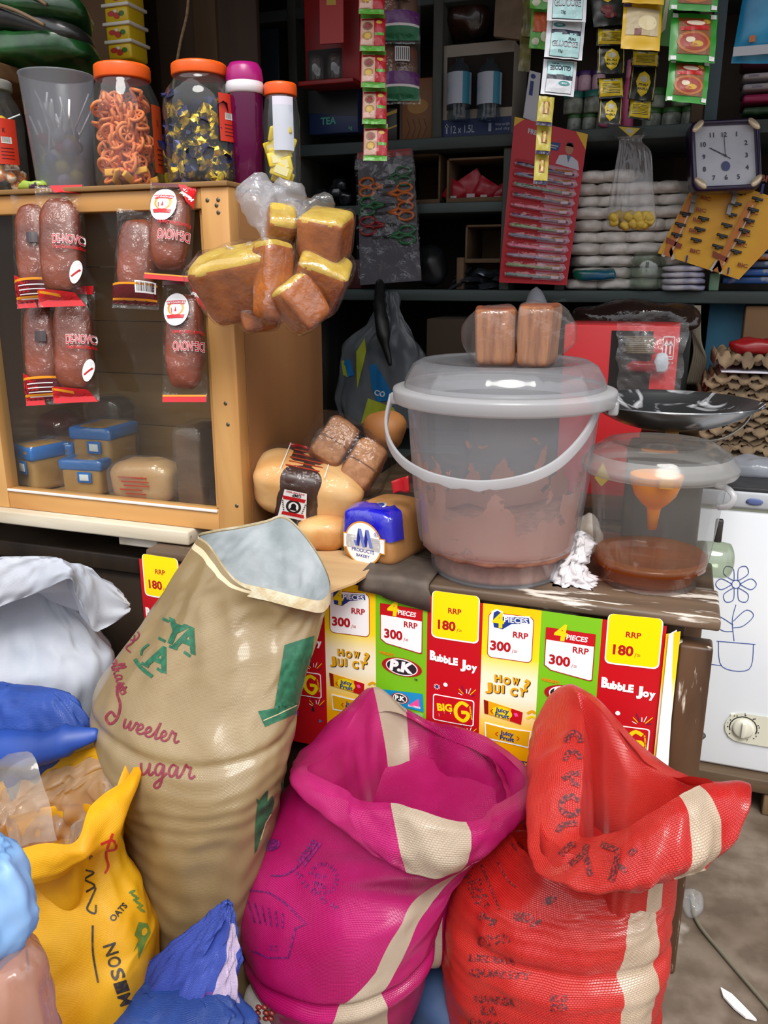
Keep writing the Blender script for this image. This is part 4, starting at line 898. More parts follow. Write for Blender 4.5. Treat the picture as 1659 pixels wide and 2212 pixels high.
bread_packet('loaf packet with white oval emblem overlapping the top rail', 368, 502, 100, 208, 1.333, -.08, 'down')
bread_packet('loaf packet with white oval emblem hanging lowest beside the cabinet post', 399, 738, 98, 262, 1.345, .0, 'down')
# ---------------------------------------------------------------- loaves behind the glass
def loaf_obj(name, label, c, half, rz, mats, e=.38, cat='bread loaf', group=None, film=True, top=True, wrap=None, fm=None, rx=0, ry=0, n=28):
    """loaf with a soft crowned top; film bag around; wrap(b, T) may add printed bands"""
    t = thing(name, label, cat, V(c)-V((0, 0, half[2])), group); T = TM(c, (rx, ry, rz))
    def sh(p):
        if p.z > 0: p = V((p.x*(1+.05*sin(p.z*3)), p.y*(1+.05*sin(p.z*3)), p.z*(1+.10*cos(p.x*1.5))))
        return p
    b = MB(); b.blob((0, 0, 0), half, e, n, 0, T, sh); b.jiggle(.003, 30, c[0]*9); b.build('loaf', mats, t)
    if film:
        b = MB(); b.blob((0, 0, .002), (half[0]*1.10, half[1]*1.07, half[2]*1.07), e, n+8, 0, T, sh); b.jiggle(.006, 24, c[1]*7)
        b.build('bag', fm or FILM(.03, '#ffffff', '#dddddd', .07, 1.8, .9, 22), t)
    if wrap: wrap(t, T, half)
    return t
BRN, GLD, CRUMB = M('#7a4a24', .6, c2='#96602f', nscale=18, bump=.2), M('#b5803f', .55, c2='#c99650', nscale=14, bump=.2), M('#b98552', .8, c2='#9b683a', nscale=60, bump=.4, bscale=120)
BLW, WLB = M('#1f6fc4', .3), M('#eef0f4', .4)
def blue_wrap(t, T, h):
    b = MB(); b.box((0, 0, h[2]*.72), (h[0]*2.16, h[1]*2.12, h[2]*.62), 0, T, .006); b.jiggle(.002, 40, 2); b.build('blue_cap', BLW, t)
    b = MB(); b.box((h[0]*.25, -h[1]*1.10, h[2]*.1), (h[0]*.7, .002, h[2]*.6), 1, T, .0005); b.box((h[0]*.25, -h[1]*1.13, h[2]*.1), (h[0]*.45, .002, h[2]*.35), 0, T, .0005); b.build('label', [WLB, BLW], t)
Zf = Z0+.016
def cz(px, py, Y): return UY(px, py, Y)
loaf_obj('bread_loaf', 'blue-capped brown loaf on top of the pile behind the cabinet glass', cz(228, 960, 1.55), (.050, .055, .047), .05, GLD, .22, wrap=blue_wrap, group='bread behind the glass')
loaf_obj('bread_loaf', 'blue-wrapped loaf standing at the far left bottom behind the glass', XYZ(92, 1.50, Zf+.052), (.042, .05, .050), -.3, GLD, .22, wrap=blue_wrap, group='bread behind the glass')
loaf_obj('bread_loaf', 'blue loaf with tilted white label behind the glass, second from left', XYZ(142, 1.56, Zf+.05), (.035, .05, .048), .4, BRN, .22, wrap=blue_wrap, group='bread behind the glass')
loaf_obj('bread_loaf', 'blue-wrapped loaf supporting the top loaf behind the glass', XYZ(200, 1.50, Zf+.042), (.048, .05, .040), .15, GLD, .22, wrap=blue_wrap, group='bread behind the glass')
loaf_obj('bread_loaf', 'dark maroon wrapped round bread at the back left behind the glass', cz(105, 925, 1.64), (.085, .06, .04), .1, M('#5a2420', .4, c2='#47201c', nscale=12), .8, group='bread behind the glass', fm=FILM(.1, '#e8c8c8', '#a06060', .07, 1.8, .9, 22))
loaf_obj('bread_loaf', 'large maroon packed bread under the round one at the back left behind the glass', XYZ(70, 1.66, Zf+.055), (.10, .06, .053), 0, M('#4d221c', .5), .5, group='bread behind the glass')
loaf_obj('bread_loaf', 'dark brown loaf behind the top blue-capped loaf', cz(240, 900, 1.65), (.05, .04, .045), 0, M('#4a2c20', .5), .5, group='bread behind the glass')
def red_lines(t, T, h):
    b = MB()
    for k in range(6): b.box((-h[0]*.1+random.uniform(-.01, .01), -h[1]*1.10, h[2]*(.4-.2*k)), (h[0]*random.uniform(.6, 1.2), .001, .003), 0, T)
    b.build('print', M('#b3321c', .4), t)
loaf_obj('bread_loaf', 'pale loaf in crinkled clear bag with red print behind the glass, right of centre', XYZ(318, 1.47, Zf+.046), (.072, .045, .044), .12, M('#c18a4c', .55, c2='#d3a062', nscale=12), .55, wrap=red_lines, fm=FILM(.12, '#ffffff', '#cfc0c4', .07, 2.0, 1, 26))
loaf_obj('bread_loaf', 'tall brown loaf standing against the post behind the glass', XYZ(434, 1.475, Zf+.086), (.032, .05, .084), 0, M('#5f3a20', .6, c2='#74492a', nscale=14), .22)
b = MB(); b.b2(XYZ(428, 1.44, Zf), XYZ(470, 1.44, Zf)+V((0, .004, .15))); single(b, 'paper_sack', M('#6e4426', .7), 'brown paper sheet leaning beside the tall loaf behind the glass', 'paper') if False else None
# ---------------------------------------------------------------- wrapped cakes tied in a bunch on the cabinet corner
CK = [M('#b8661e', .55, c2='#7c3a10', nscale=22, lo=.36, hi=.74, bump=.35, bscale=130), M('#b8942c', .8, c2='#c9ab48', nscale=30, bump=.5, bscale=90), M('#70371a', .5, c2='#55260f', nscale=14, bump=.2, bscale=110)]
KN = UY(612, 520, 1.33)
CKFILM = FILM(.01, '#ffffff', '#e0e0e6', .05, 3.2, .8, 30)
def cake(label, cx, cy, wpx, hpx, Y, roll, yaw, pitch, dpx=90, taper=.2, side=0):
    p0 = UY(cx, cy, Y); k = mpp(p0); h = (wpx*k/2, dpx*k/2, hpx*k/2)
    R = AX(p0, RGT*cos(roll)+UPV*sin(roll), -RGT*sin(roll)+UPV*cos(roll)) @ Matrix.Rotation(pitch, 4, 'X') @ Matrix.Rotation(yaw, 4, 'Z')
    t = thing('wrapped_cake', label, 'cake', p0-V((0, 0, h[2])), 'wrapped cake slices tied in a bunch')
    fn = lambda p: V((p.x*(1-taper*(1-p.z)*.5), p.y*(1-taper*(1-p.z)*.5), p.z + .10*(1-p.x*p.x)*(-.6 if p.z < 0 else .2)))
    b = MB(); b.blob((0, 0, 0), h, .30, 44, 0, None, fn)
    for i, f in enumerate(b.f):
        q = [b.v[j] for j in f]; n = (q[2]-q[0]).cross(q[-1]-q[1]); n.normalize(); c = sum(q, V((0, 0, 0)))/4; c = V((c.x/h[0], c.y/h[1], c.z/h[2]))
        if c.z > .82 + .10*noise.noise(V((c.x*3, c.y*3, cx))) and max(abs(c.x), abs(c.y)) < .985: b.m[i] = 1
        elif side and n.x*side > .5: b.m[i] = 2  # faces turned right take a darker crust, their shade put into the colour
    b.jiggle(.0022, 60, cx); b.v = [R @ p for p in b.v]; b.build('cake', CK, t)
    w = MB(); w.blob((0, 0, 0), (h[0]*1.09, h[1]*1.09, h[2]*1.09), .34, 90, 0, R, lambda p: fn(p)*(1+.022*(ridge(2.2*p.x*p.x+5*p.z+2.5*p.y+1.3*noise.noise(V((p.x*2, p.y*2, p.z*2+cx))) + 4*p.x)-.5)*max(0, noise.noise(V((p.x*1.7+cy, p.z*1.7, p.y)))*2.2+.4))); kn = KN - p0; L_ = kn.length; kd = kn/L_
    for i, p in enumerate(w.v):
        a = (p-p0).normalized().dot(kd)
        if a > .86: f = (a-.86)/.14; w.v[i] = p + (KN-p)*(f**1.5)*.98
    w.jiggle(.006, 28, cy); w.build('wrapper', CKFILM, t)
    return t
cake('brown cake slice in clear film, leftmost of the bunch, yellow crumb on top', 522, 614, 200, 140, 1.30, .28, -.25, .62, 130, .25)
cake('cake slice with its corner towards us in the middle of the bunch', 588, 606, 74, 160, 1.27, -.04, .75, .10, 74, .15, 1)
cake('small yellow-topped cake slice uppermost in the bunch', 606, 497, 62, 92, 1.315, -.45, .5, .9, 80, .1, 1)
cake('cake slice hanging at the upper right of the bunch, against the dark shelves', 703, 515, 104, 108, 1.33, -.12, -.2, .60, 120, .1)
cake('cake slice on the right of the bunch with bare yellow corner', 690, 612, 118, 120, 1.315, -.5, .25, .75, 100, .25, 1)
cake('cake slice with yellow edge at the lower right of the bunch', 648, 655, 100, 105, 1.275, .62, .5, .35, 90, .2)
cake('dark cake slice lowest in the bunch, mostly hidden', 560, 688, 90, 50, 1.315, .1, .2, .2, 80, .2)
# the knotted bag ends above them
def strand(P, R, seed, n=40, m=16):
    C = cr([UY(*p) for p in P], n); rr = [x for x in cr([(r, 0, 0) for r in R], n)]
    b = MB(); b.tube(C, [max(.002, r.x) for r in rr], m, 0); b.jiggle(.011, 30, seed); b.jiggle(.004, 90, seed+1); return b
kb = thing('knotted_plastic_bags', 'gathered white clear plastic bag ends knotted above the cakes', 'plastic bag', UY(600, 520, 1.34))
WF = FILM(.30, '#ffffff', '#e8e8ee', .10, 2.2, 1, 30, transl=True)
strand([(545, 405, 1.345), (565, 450, 1.33), (575, 500, 1.32), (596, 560, 1.30)], [.030, .026, .016, .010], 3).build('bag_end', WF, kb)
strand([(630, 410, 1.345), (625, 450, 1.33), (655, 475, 1.325), (655, 520, 1.32)], [.028, .022, .012, .008], 5).build('bag_end', WF, kb)
strand([(560, 400, 1.35), (590, 440, 1.34), (600, 490, 1.33), (610, 545, 1.30)], [.020, .024, .016, .008], 7).build('bag_end', WF, kb)
strand([(555, 530, 1.315), (520, 545, 1.30), (490, 535, 1.30)], [.012, .010, .003], 9).build('bag_end', WF, kb)
strand([(650, 480, 1.33), (690, 440, 1.35), (700, 425, 1.36)], [.012, .020, .012], 11).build('bag_end', FILM(.12, '#ffffff', '#bbbbbb', .08, 1.8, 1, 26), kb)
# ---------------------------------------------------------------- jars on top of the cabinet
ZT = Z1+.0095
JAR = FILM(.03, '#f6fbfa', '#d8e0e0', .035, 1.7, .12, 12); ORL = M('#e8560f', .4, c2='#f0661c', nscale=10)
def profile_jar(R, Hh, rn, neck=.14):
    return [(0, .002), (R*.88, .002), (R*.96, .006), (R, .016), (R*.985, Hh*.12), (R*.985, Hh*.55), (R, Hh*.64), (R*.97, Hh*.74), (R*.88, Hh*.82), (rn*1.08, Hh*.885), (rn, Hh*(1-.08)), (rn, Hh)]
def jar(name, label, px, Y, wpx, ytop, lid_w, lid_h, lid_mat=ORL, n=64):
    p = XYZ(px, Y, ZT); k = mpp(p); R = wpx*k/2; top = UY(px, ytop, Y).z; Hh = top-ZT; rn = lid_w*k/2*.93; lh = lid_h*k
    t = thing(name, label, 'jar', p); b = MB(); b.lathe(profile_jar(R, Hh-lh*.4, rn), n, p, lambda a, z: 1+.012*cos(6*a)*(1 if z < Hh*.6 else 0)); b.build('glass_body', JAR, t)
    b = MB(); r = lid_w*k/2; b.lathe([(0, Hh), (r*.93, Hh), (r*.985, Hh-.002), (r, Hh-.006), (r, Hh-lh+.002), (r*.985, Hh-lh), (r*.9, Hh-lh)], 72, p, lambda a, z: 1+.008*(1 if int(a*36/pi) % 2 else 0)); b.build('lid', lid_mat, t)
    return t, p, R, Hh
GOLDM, NAVM = M('#e8c53a', .22, metal=.85, c2='#b98a14', nscale=60), M('#1a1a4c', .3, metal=.3)
def scatter(mesh_obj, n, p, R, z0, z1, label, group, wall=.72, seed=1, sc=(.85, 1.15)):
    rnd = random.Random(seed); first = True
    for i in range(n):
        a = rnd.uniform(0, 2*pi) if i % 3 else rnd.uniform(pi*1.05, pi*1.95); r = R*(rnd.uniform(wall, 1) if i % 5 else rnd.uniform(0, wall)); z = z0 + (z1-z0)*((i+.5)/n)
        q = p + V((r*cos(a), r*sin(a), z-p.z)); rot = (rnd.uniform(0, 6), rnd.uniform(0, 6), rnd.uniform(0, 6)); s = rnd.uniform(*sc)
        if i == 0: o = mesh_obj; o.location = q; o.rotation_euler = rot
        else: o = dup(mesh_obj, q, rot, None, s)
def stamp(mb, name, mats, label, cat, group): return tag(mb.build(name, mats, None, (0, 0, 0)), label, cat, group)
t, p, R, Hh = jar('candy_jar', 'orange-lidded clear jar full of gold and navy wrapped candies', 444, 1.47, 160, 138, 114, 24)
b = MB(); b.blob((0, 0, 0), (.013, .012, .010), .7, 10, 0)
for s in (-1, 1):
    b.add([V((s*.008, 0, 0))] + [V((s*.023, .012*cos(q*pi/3), .012*sin(q*pi/3))) for q in range(6)], [[0, 1+q, 1+(q+1) % 6] for q in range(6)], 1, False)
b.jiggle(.005, 110, 1); b.sm = [False]*len(b.sm); o = stamp(b, 'wrapped_candy', [GOLDM, NAVM], 'gold candy with navy foil ends in the middle jar', 'candy', 'gold and navy candies in the jar')
scatter(o, 90, p, R-.015, ZT+.012, ZT+Hh*.66, '', '', .8, 4)
b = MB(); b.blob((0, 0, 0), (.013, .012, .010), .7, 10, 0); b.jiggle(.005, 110, 3); b.sm = [False]*len(b.sm); o = stamp(b, 'wrapped_candy', [M('#1d1b50', .25, metal=.5, c2='#c9a52c', nscale=70, lo=.5, hi=.6)], 'dark navy candy among the gold ones in the middle jar', 'candy', 'gold and navy candies in the jar')
scatter(o, 30, p, R-.015, ZT+.012, ZT+Hh*.62, '', '', .8, 9)
def label_on(t, p, R, a0, a1, z0, z1, mat, dark, bar=True):
    b = MB(); b.grid(lambda u, v: p + V(((R+.0015)*cos(a0+(a1-a0)*u), (R+.0015)*sin(a0+(a1-a0)*u), z0+(z1-z0)*v)), 10, 4, 0)
    def f(x, y, o): a = a0+(a1-a0)*x; return p + V(((R+.0015+o)*cos(a), (R+.0015+o)*sin(a), z0+(z1-z0)*y))
    a = Art(); a.text('K', .38, .70, .09, 1, .04, w=.12)
    if bar:
        a.rect(.3, .46, .72, .6, 2); x = .33
        while x < .68: a.lay(2).rect(x, .48, x+.015, .6, 1); x += .035
        a.lay(1)
    for q in range(4): a.rect(.25, .12+.075*q, .78, .135+.075*q, 1)
    a.onto(b, f, .12); b.build('label', [mat, dark, M('#e8e6e0', .5)], t)
RLB, DKP = M('#c8321a', .4), M('#3a1414', .5)
aim = math.atan2(-p.y, -p.x)
label_on(t, p, R, aim+.45, aim+1.0, .075, .155, RLB, DKP)
t, p, R, Hh = jar('snack_jar', 'orange-lidded clear jar full of orange ring snacks', 284, 1.47, 146, 141, 114, 28)
b = MB()
b.tube([V((.013*cos(q*pi/7), .013*sin(q*pi/7), 0)) for q in range(14)] + [V((.013, 0, 0))], .0032, 6, 0)
for q in range(6): b.tube([V((0, 0, 0)), V((.013*cos(q*pi/3), .013*sin(q*pi/3), 0))], .0022, 5, 0)
b.tube([V((.013, .004, 0)), V((.030, .009, .002))], .003, 6, 0); b.tube([V((.013, -.004, 0)), V((.030, -.009, .002))], .003, 6, 0); b.tube([V((.030, .009, .002)), V((.030, -.009, .002))], .003, 6, 0); b.v = [v-V((.009, 0, 0)) for v in b.v]
o = stamp(b, 'snack_ring', M('#e2743a', .6, c2='#ee8a4e', nscale=40), 'orange spoked wheel snack in the orange-lidded jar', 'snack', 'orange snacks in the jar')
scatter(o, 84, p, R-.027, ZT+.022, ZT+Hh*.72, '', '', .75, 2, (.9, 1.25))
b = MB(); b.box((0, 0, 0), (.012, .028, .006), 0, None, .002); o = stamp(b, 'snack_stick', M('#e3a02e', .6), 'yellow finger snack at the bottom of the orange snack jar', 'snack', 'orange snacks in the jar')
scatter(o, 7, p, R-.016, ZT+.012, ZT+Hh*.16, '', '', .9, 3)
label_on(t, p, R, aim+.85, aim+1.35, .03, .15, M('#c0461a', .4), DKP, False)
t, p, R, Hh = jar('packet_jar', 'small orange-lidded jar half full of yellow packets at the cabinet corner', 612, 1.50, 80, 181, 68, 24)
b = MB(); b.grid(lambda u, v: p + V(((R-.004)*cos(aim-.6+1.3*u), (R-.004)*sin(aim-.6+1.3*u), .06+.09*v)), 8, 4); b.build('paper_insert', M('#d9d4e2', .6), t)
b = MB(); b.box((0, 0, 0), (.040, .008, .026), 0, None, .003); b.box((0, -.0043, 0), (.026, .001, .014), 1, None); o = stamp(b, 'sweet_packet', [M('#e6c318', .3), M('#f0dca0', .4)], 'small yellow packet inside the corner jar', 'packet', 'yellow packets in the corner jar')
rnd = random.Random(5)
for i in range(9):
    q = p + V((rnd.uniform(-.008, .008), -.012+rnd.uniform(-.008, .012), .016+.010*i)); rt = (rnd.uniform(-.3, .3), rnd.uniform(-.4, .4), rnd.uniform(-.5, .5)+.3)
    if i == 0: o.location = q; o.rotation_euler = rt
    else: dup(o, q, rt)
t, p, R, Hh = jar('lollipop_jar', 'clear jar of yellow lollipops with red label cut off by the left border', 4, 1.46, 122, 172, 90, 20, M('#8d8a82', .4))
b = MB(); b.blob((0, 0, 0), (.012, .012, .012), 1, 14, 0); b.tube([V((0, 0, -.01)), V((0, 0, -.038))], .0015, 6, 1); o = stamp(b, 'lollipop', [M('#e8b422', .25), WHT], 'yellow lollipop in the leftmost jar', 'lollipop', 'lollipops in the leftmost jar')
scatter(o, 16, p, R-.036, ZT+.045, ZT+Hh*.72, '', '', .8, 6)
b = MB(); b.blob((0, 0, 0), (.012, .010, .010), .9, 12, 0); b.jiggle(.002, 90, 4); o = stamp(b, 'wrapped_candy', [M('#e07a28', .3, c2='#f0d8c0', nscale=70, lo=.5, hi=.55)], 'orange and white candy in the leftmost jar', 'candy', 'lollipops in the leftmost jar')
scatter(o, 24, p, R-.012, ZT+.012, ZT+Hh*.4, '', '', .8, 8)
label_on(t, p, R, aim+.15, aim+.95, .055, .14, RLB, DKP)
# frosted tumbler with lollipops
p = XYZ(146, 1.455, ZT); k = mpp(p); Ht = UY(146, 160, 1.455).z-ZT
t = thing('frosted_tumbler', 'tall frosted plastic tumbler holding lollipops between the jars', 'tumbler', p)
b = MB(); b.lathe([(0, .003), (56*k, .003), (58*k, .0), (60*k, .006), (74*k, Ht-.004), (76*k, Ht-.002), (75*k, Ht), (72.5*k, Ht-.002), (58*k, .009), (0, .008)], 64, p); b.build('cup_wall', FILM(.40, '#f0f2f4', '#b4b8c0', .16, 1.4, 0, 10, transl=True), t)
cols = ('#c9b8d8', '#3c3a86', '#d8c23a', '#b8505a', '#d8d8de', '#4a6aa8')
for q, c in enumerate(cols):
    b = MB(); b.blob((0, 0, 0), (.013, .013, .012), .9, 14, 0); b.jiggle(.002, 80, q); b.tube([V((0, 0, .01)), V((0, 0, .085))], .002, 6, 1); o = stamp(b, 'lollipop', [M(c, .35), WHT], ('pale lilac', 'navy', 'yellow', 'dull red', 'white', 'steel blue')[q] + ' lollipop in the frosted tumbler', 'lollipop', 'lollipops in the tumbler')
    rnd = random.Random(q)
    for i in range(5):
        a = rnd.uniform(0, 6.28); r = rnd.uniform(.02, .036); z = .02+.016*i+.004*q; qq = p + V((r*cos(a), r*sin(a), z)); rt = (rnd.uniform(-.5, .5), rnd.uniform(-.5, .5), 0)
        if i == 0: o.location = qq; o.rotation_euler = rt
        else: dup(o, qq, rt)
b = MB(); b.box(p + V((-.008, -.02, .12)), (.022, .003, .085), 0, None, .0008); single(b, 'white_strip', M('#d4d2d4', .5), 'white paper strip standing inside the frosted tumbler', 'paper')
# purple drinking bottle
p = XYZ(538, 1.485, ZT); k = mpp(p); Hb = UY(538, 135, 1.485).z-ZT
t = thing('purple_bottle', 'translucent purple drinking bottle with a white collar', 'bottle', p)
b = MB(); b.lathe([(0, 0), (27*k, 0), (30*k, .004), (34*k, Hb*.35), (38*k, Hb*.72), (37*k, Hb*.755)], 48, p); b.build('bottle_body', FILM(.55, '#c03080', '#8a1a62', .06, 1.3, 0, 10, transl=True), t)
b = MB(); b.lathe([(37*k, Hb*.75), (41*k, Hb*.76), (40*k, Hb*.82), (37*k, Hb*.86), (37*k, Hb*.88)], 48, p, lambda a, z: 1); b.build('collar', M('#e6e2e8', .35), t)
b = MB(); b.lathe([(38*k, Hb*.835), (39*k, Hb*.87), (36*k, Hb*.95), (30*k, Hb*.99), (18*k, Hb), (0, Hb)], 48, p); b.build('cap', M('#a3186e', .3), t)
b = MB(); b.blob(XYZ(72, 1.395, ZT+.008), (.032, .016, .009), .7, 20); b.jiggle(.004, 60, 3)
single(b, 'sweet_wrapper', M('#9db848', .35, c2='#4a2a4a', nscale=50, lo=.55, hi=.6), 'green sweet packet lying in front of the leftmost jar', 'packet')
b = MB(); b.blob(XYZ(354, 1.57, ZT+.05), (.02, .02, .05), .6, 16); single(b, 'yellow_tub', M('#b89a20', .5, c2='#3a2a1a', nscale=50, lo=.5, hi=.55), 'small yellow packet tucked between the two big jars', 'packet')
# ================================================================ goods on the counter
FROST = FILM(.27, '#f8fafc', '#d4d9e0', .14, 1.3, .15, 9, transl=True); FROST2 = FILM(.11, '#f2f2f2', '#c6c6c2', .10, 1.2, .12, 9, transl=True)
FROSTR = FILM(.68, '#ffffff', '#d4d4d6', .22, 1.3, .1, 9, transl=True)
def zof(x, y, Y): return UY(x, y, Y).z
def ribs(k, amt, wid=.05, ph=0):
    return lambda a, z: 1 + amt*sum(math.exp(-((((a+ph-2*pi*i/k+pi) % (2*pi))-pi)/wid)**2) for i in range(k))
bc = V((-.286, 1.435, CT)); k = mpp(bc)
zr = zof(1072, 846, 1.435)-CT
bk = thing('large_bucket', 'large clear lidded bucket with brown powder, left of the two buckets', 'bucket', bc)
rb = 132*k; rs = 168*k; rt = 194*k
prof = [(0, .006), (rb*.96, .006), (rb, .002), (rb*1.02, .0), (rb*1.05, .006), (rb*1.08, .045), (rs*.98, .058), (rs, .072), (rs+(rt-rs)*.5, zr*.5), (rt, zr-.012), (rt, zr+.002)]
b = MB(); b.lathe(prof, 144, bc, ribs(10, .016, .025, .2)); b.build('bucket_wall', FROST, bk)
b = MB(); ro = 224*k
b.lathe([(rt*.99, zr-.016), (ro*.985, zr-.016), (ro, zr-.012), (ro*1.005, zr+.004), (ro, zr+.008), (ro*.95, zr+.011), (rt*1.03, zr+.010), (rt*1.02, zr+.018)], 144, bc); b.build('rim', FROSTR, bk)
zl = zof(1072, 776, 1.435)-CT; rl = 198*k
b = MB(); b.lathe([(rl*1.02, zr+.012), (rl*1.01, zr+.024), (rl*.985, zl-.024), (rl*.93, zl-.008), (rl*.84, zl), (rl*.80, zl-.003), (rl*.6, zl-.001), (rl*.3, zl), (0, zl)], 144, bc, ribs(12, .012, .04)); b.build('lid', FILM(.40, '#f6f6f6', '#b4b7bc', .10, 1.7, .1, 9, transl=True), bk)
HP = [(846, 856, 1.44), (834, 912, 1.39), (842, 958, 1.345), (872, 999, 1.30), (928, 1030, 1.255), (1005, 1047, 1.23), (1075, 1047, 1.226), (1148, 1031, 1.235), (1208, 1000, 1.27), (1260, 946, 1.33), (1290, 890, 1.39), (1301, 858, 1.44)]
P = cr([UY(*q) for q in HP], 70); b = MB(); vs = []; n = 0
for i, q in enumerate(P):
    t = (P[min(69, i+1)]-P[max(0, i-1)]).normalized(); out = (V((q.x, q.y, 0))-V((bc.x, bc.y, 0))).normalized(); w = t.cross(out).normalized(); wv = .0085 + (.002*sin(i*1.35) if 23 < i < 37 else 0)
    vs.append([q + w*wv + out*.003, q - w*.0085 + out*.003, q - w*.0085 - out*.003, q + w*wv - out*.003])
b.loft(vs, 0, True, True); o = b.build('handle', FROSTR, bk); m_ = o.modifiers.new('b', 'BEVEL'); m_.width = .0018; m_.segments = 2
for s in (-1, 1): b = MB(); b.b2(bc+V((s*ro*1.0-.012, -.014, zr-.03)), bc+V((s*ro*1.0+.004, .014, zr-.008)), 0, .003); b.build('handle_lug', FROSTR, bk)
PWD = M('#9c6a56', .9, c2='#b27c66', nscale=70, bump=.15, bscale=200)
pw = MB(); zt = lambda a: .095 + .018*sin(a*2+.7) + .02*noise.noise(V((cos(a)*2, sin(a)*2, 1)))
rin = lambda z: (rb*1.04 if z < .046 else rs*.97 + (rt-rs)*max(0, (z-.058)/zr)*.97) - .003
N_ = 96; R_s = []
for i in range(14):
    f = i/13; R_s.append([bc + V((rin(z)*cos(a), rin(z)*sin(a), z)) for a in [2*pi*q/N_ for q in range(N_)] for z in [.008 + (zt(a)-.008)*f]])
R_s.append([bc + V((rin(.09)*.5*cos(2*pi*q/N_), rin(.09)*.5*sin(2*pi*q/N_), .085)) for q in range(N_)]); R_s.append([bc + V((.001*cos(2*pi*q/N_), .001*sin(2*pi*q/N_), .08)) for q in range(N_)])
pw.loft(R_s, 0, True, True)
tag(pw.build('brown_powder', PWD, None, bc), 'brown flour heaped in the bottom of the large clear bucket', 'powder', kind='stuff')
def cling():
    """powder clinging to the wall: patches with ragged edges, denser low down"""
    m, nt, N, L, o = _new('clinging_powder'); d = N('ShaderNodeBsdfDiffuse'); d.inputs[0].default_value = lin('#a8735e'); t = N('ShaderNodeBsdfTransparent')
    tc = N('ShaderNodeTexCoord'); sx = N('ShaderNodeSeparateXYZ'); L(tc.outputs['Object'], sx.inputs[0])
    n1 = _noise(nt, 13, 8); n1.inputs['Distortion'].default_value = .5
    mr = N('ShaderNodeMapRange'); mr.inputs[1].default_value = .085; mr.inputs[2].default_value = .33; mr.inputs[3].default_value = .38; mr.inputs[4].default_value = .78; L(sx.outputs['Z'], mr.inputs[0])
    su = N('ShaderNodeMath'); su.operation = 'SUBTRACT'; L(n1.outputs['Fac'], su.inputs[0]); L(mr.outputs[0], su.inputs[1])
    gt = N('ShaderNodeMapRange'); gt.inputs[1].default_value = 0; gt.inputs[2].default_value = .012; L(su.outputs[0], gt.inputs[0])
    mx = N('ShaderNodeMixShader'); L(gt.outputs[0], mx.inputs[0]); L(t.outputs[0], mx.inputs[1]); L(d.outputs[0], mx.inputs[2]); L(mx.outputs[0], o.inputs[0]); return m
b = MB(); b.lathe([(rin(z)+.001, z) for z in [.06+.02*i for i in range(int((zr-.08)/.02))]], 96, bc); b.build('powder_film', cling(), bk)
# two wrapped brown loaves on the lid
zlid = CT+zl+.001
def crumb_wrap(t, T, h): pass
CRB = [M('#a0683f', .8, c2='#7a4828', nscale=90, bump=.6, bscale=140, stretch=(1, 1, .12)), M('#70381a', .6)]
def lid_loaf(cx, label, wpx, hpx, rz, seed):
    p = XYZ(cx, 1.36, zlid); kk = mpp(p); h = (wpx*kk/2, .045, hpx*kk/2); c = p + V((0, 0, h[2]))
    t = thing('brown_loaf', label, 'bread loaf', p, 'brown loaves on the bucket lid'); T = TM(c, (0, 0, rz))
    b = MB(); b.blob((0, 0, 0), h, .18, 40, 0, None, lambda q: V((q.x*(1+.04*q.z) + .05*q.z*seed, q.y, q.z)))
    for i, f in enumerate(b.f):
        if sum(b.v[j].z for j in f)/len(f) > h[2]*.9: b.m[i] = 1
    b.jiggle(.0025, 50, seed); b.v = [T @ q for q in b.v]; b.build('loaf', CRB, t)
    b = MB(); b.blob((0, 0, 0), (h[0]*1.12, h[1]*1.1, h[2]*1.04), .3, 40, 0, T, None); e = c + V((h[0]*(3.2 if seed > 0 else -2.2), -.02, .005))
    for i, q in enumerate(b.v):
        l = T.inverted() @ q; x = l.x/h[0]*(1 if seed > 0 else -1)
        if x > 1.0: f = min(1, (x-1.0)/.12); b.v[i] = q + (e-q)*.55*f*f
    b.jiggle(.006, 30, seed+3); b.build('bag', FILM(.05, '#ffffff', '#dedede', .06, 1.6, 1, 24), t); return t
lid_loaf(1068, 'left brown loaf in clear film on the large bucket lid', 84, 118, .22, -1); lid_loaf(1162, 'right brown loaf in clear film on the large bucket lid, beside the pointed bag end', 70, 128, -.05, 1)
# small bucket with oil and funnel
c2 = V((-.017, 1.463, CT)); k = mpp(c2); z2 = zof(1420, 1003, 1.463)-CT
sb = thing('small_bucket', 'smaller clear lidded bucket holding amber oil and an orange funnel', 'bucket', c2)
b = MB(); b.lathe([(0, .005), (92*k, .005), (97*k, 0), (100*k, .003), (101*k, .030), (115*k, .040), (118*k, .05), (138*k, z2-.01), (138*k, z2)], 120, c2, ribs(8, .010, .03, .3)); b.build('bucket_wall', FROST2, sb)
b = MB(); b.lathe([(138*k, z2-.012), (154*k, z2-.010), (158*k, z2-.004), (157*k, z2+.004), (146*k, z2+.012), (140*k, z2+.022)], 120, c2); b.build('rim', FILM(.42, '#ffffff', '#c8c8c4', .16, 1.4, .1, 9, transl=True), sb)
zt2 = zof(1420, 952, 1.463)-CT
b = MB(); b.lathe([(142*k, z2+.010), (138*k, z2+.025), (128*k, zt2-.012), (112*k, zt2-.002), (95*k, zt2), (80*k, zt2-.008), (50*k, zt2-.010), (30*k, zt2-.004), (0, zt2-.003)], 144, c2, lambda a, z: 1+.014*max(0, sin(9*a+z*60))**6); b.build('lid', FILM(.13, '#f6f6f6', '#c4c4c0', .08, 1.8, .1, 9, transl=True), sb)
OIL = FILM(.28, '#f2a844', '#d88a28', .05, 1.2, 0, 9, transl=True)
zo = zof(1400, 1212, 1.463)-CT
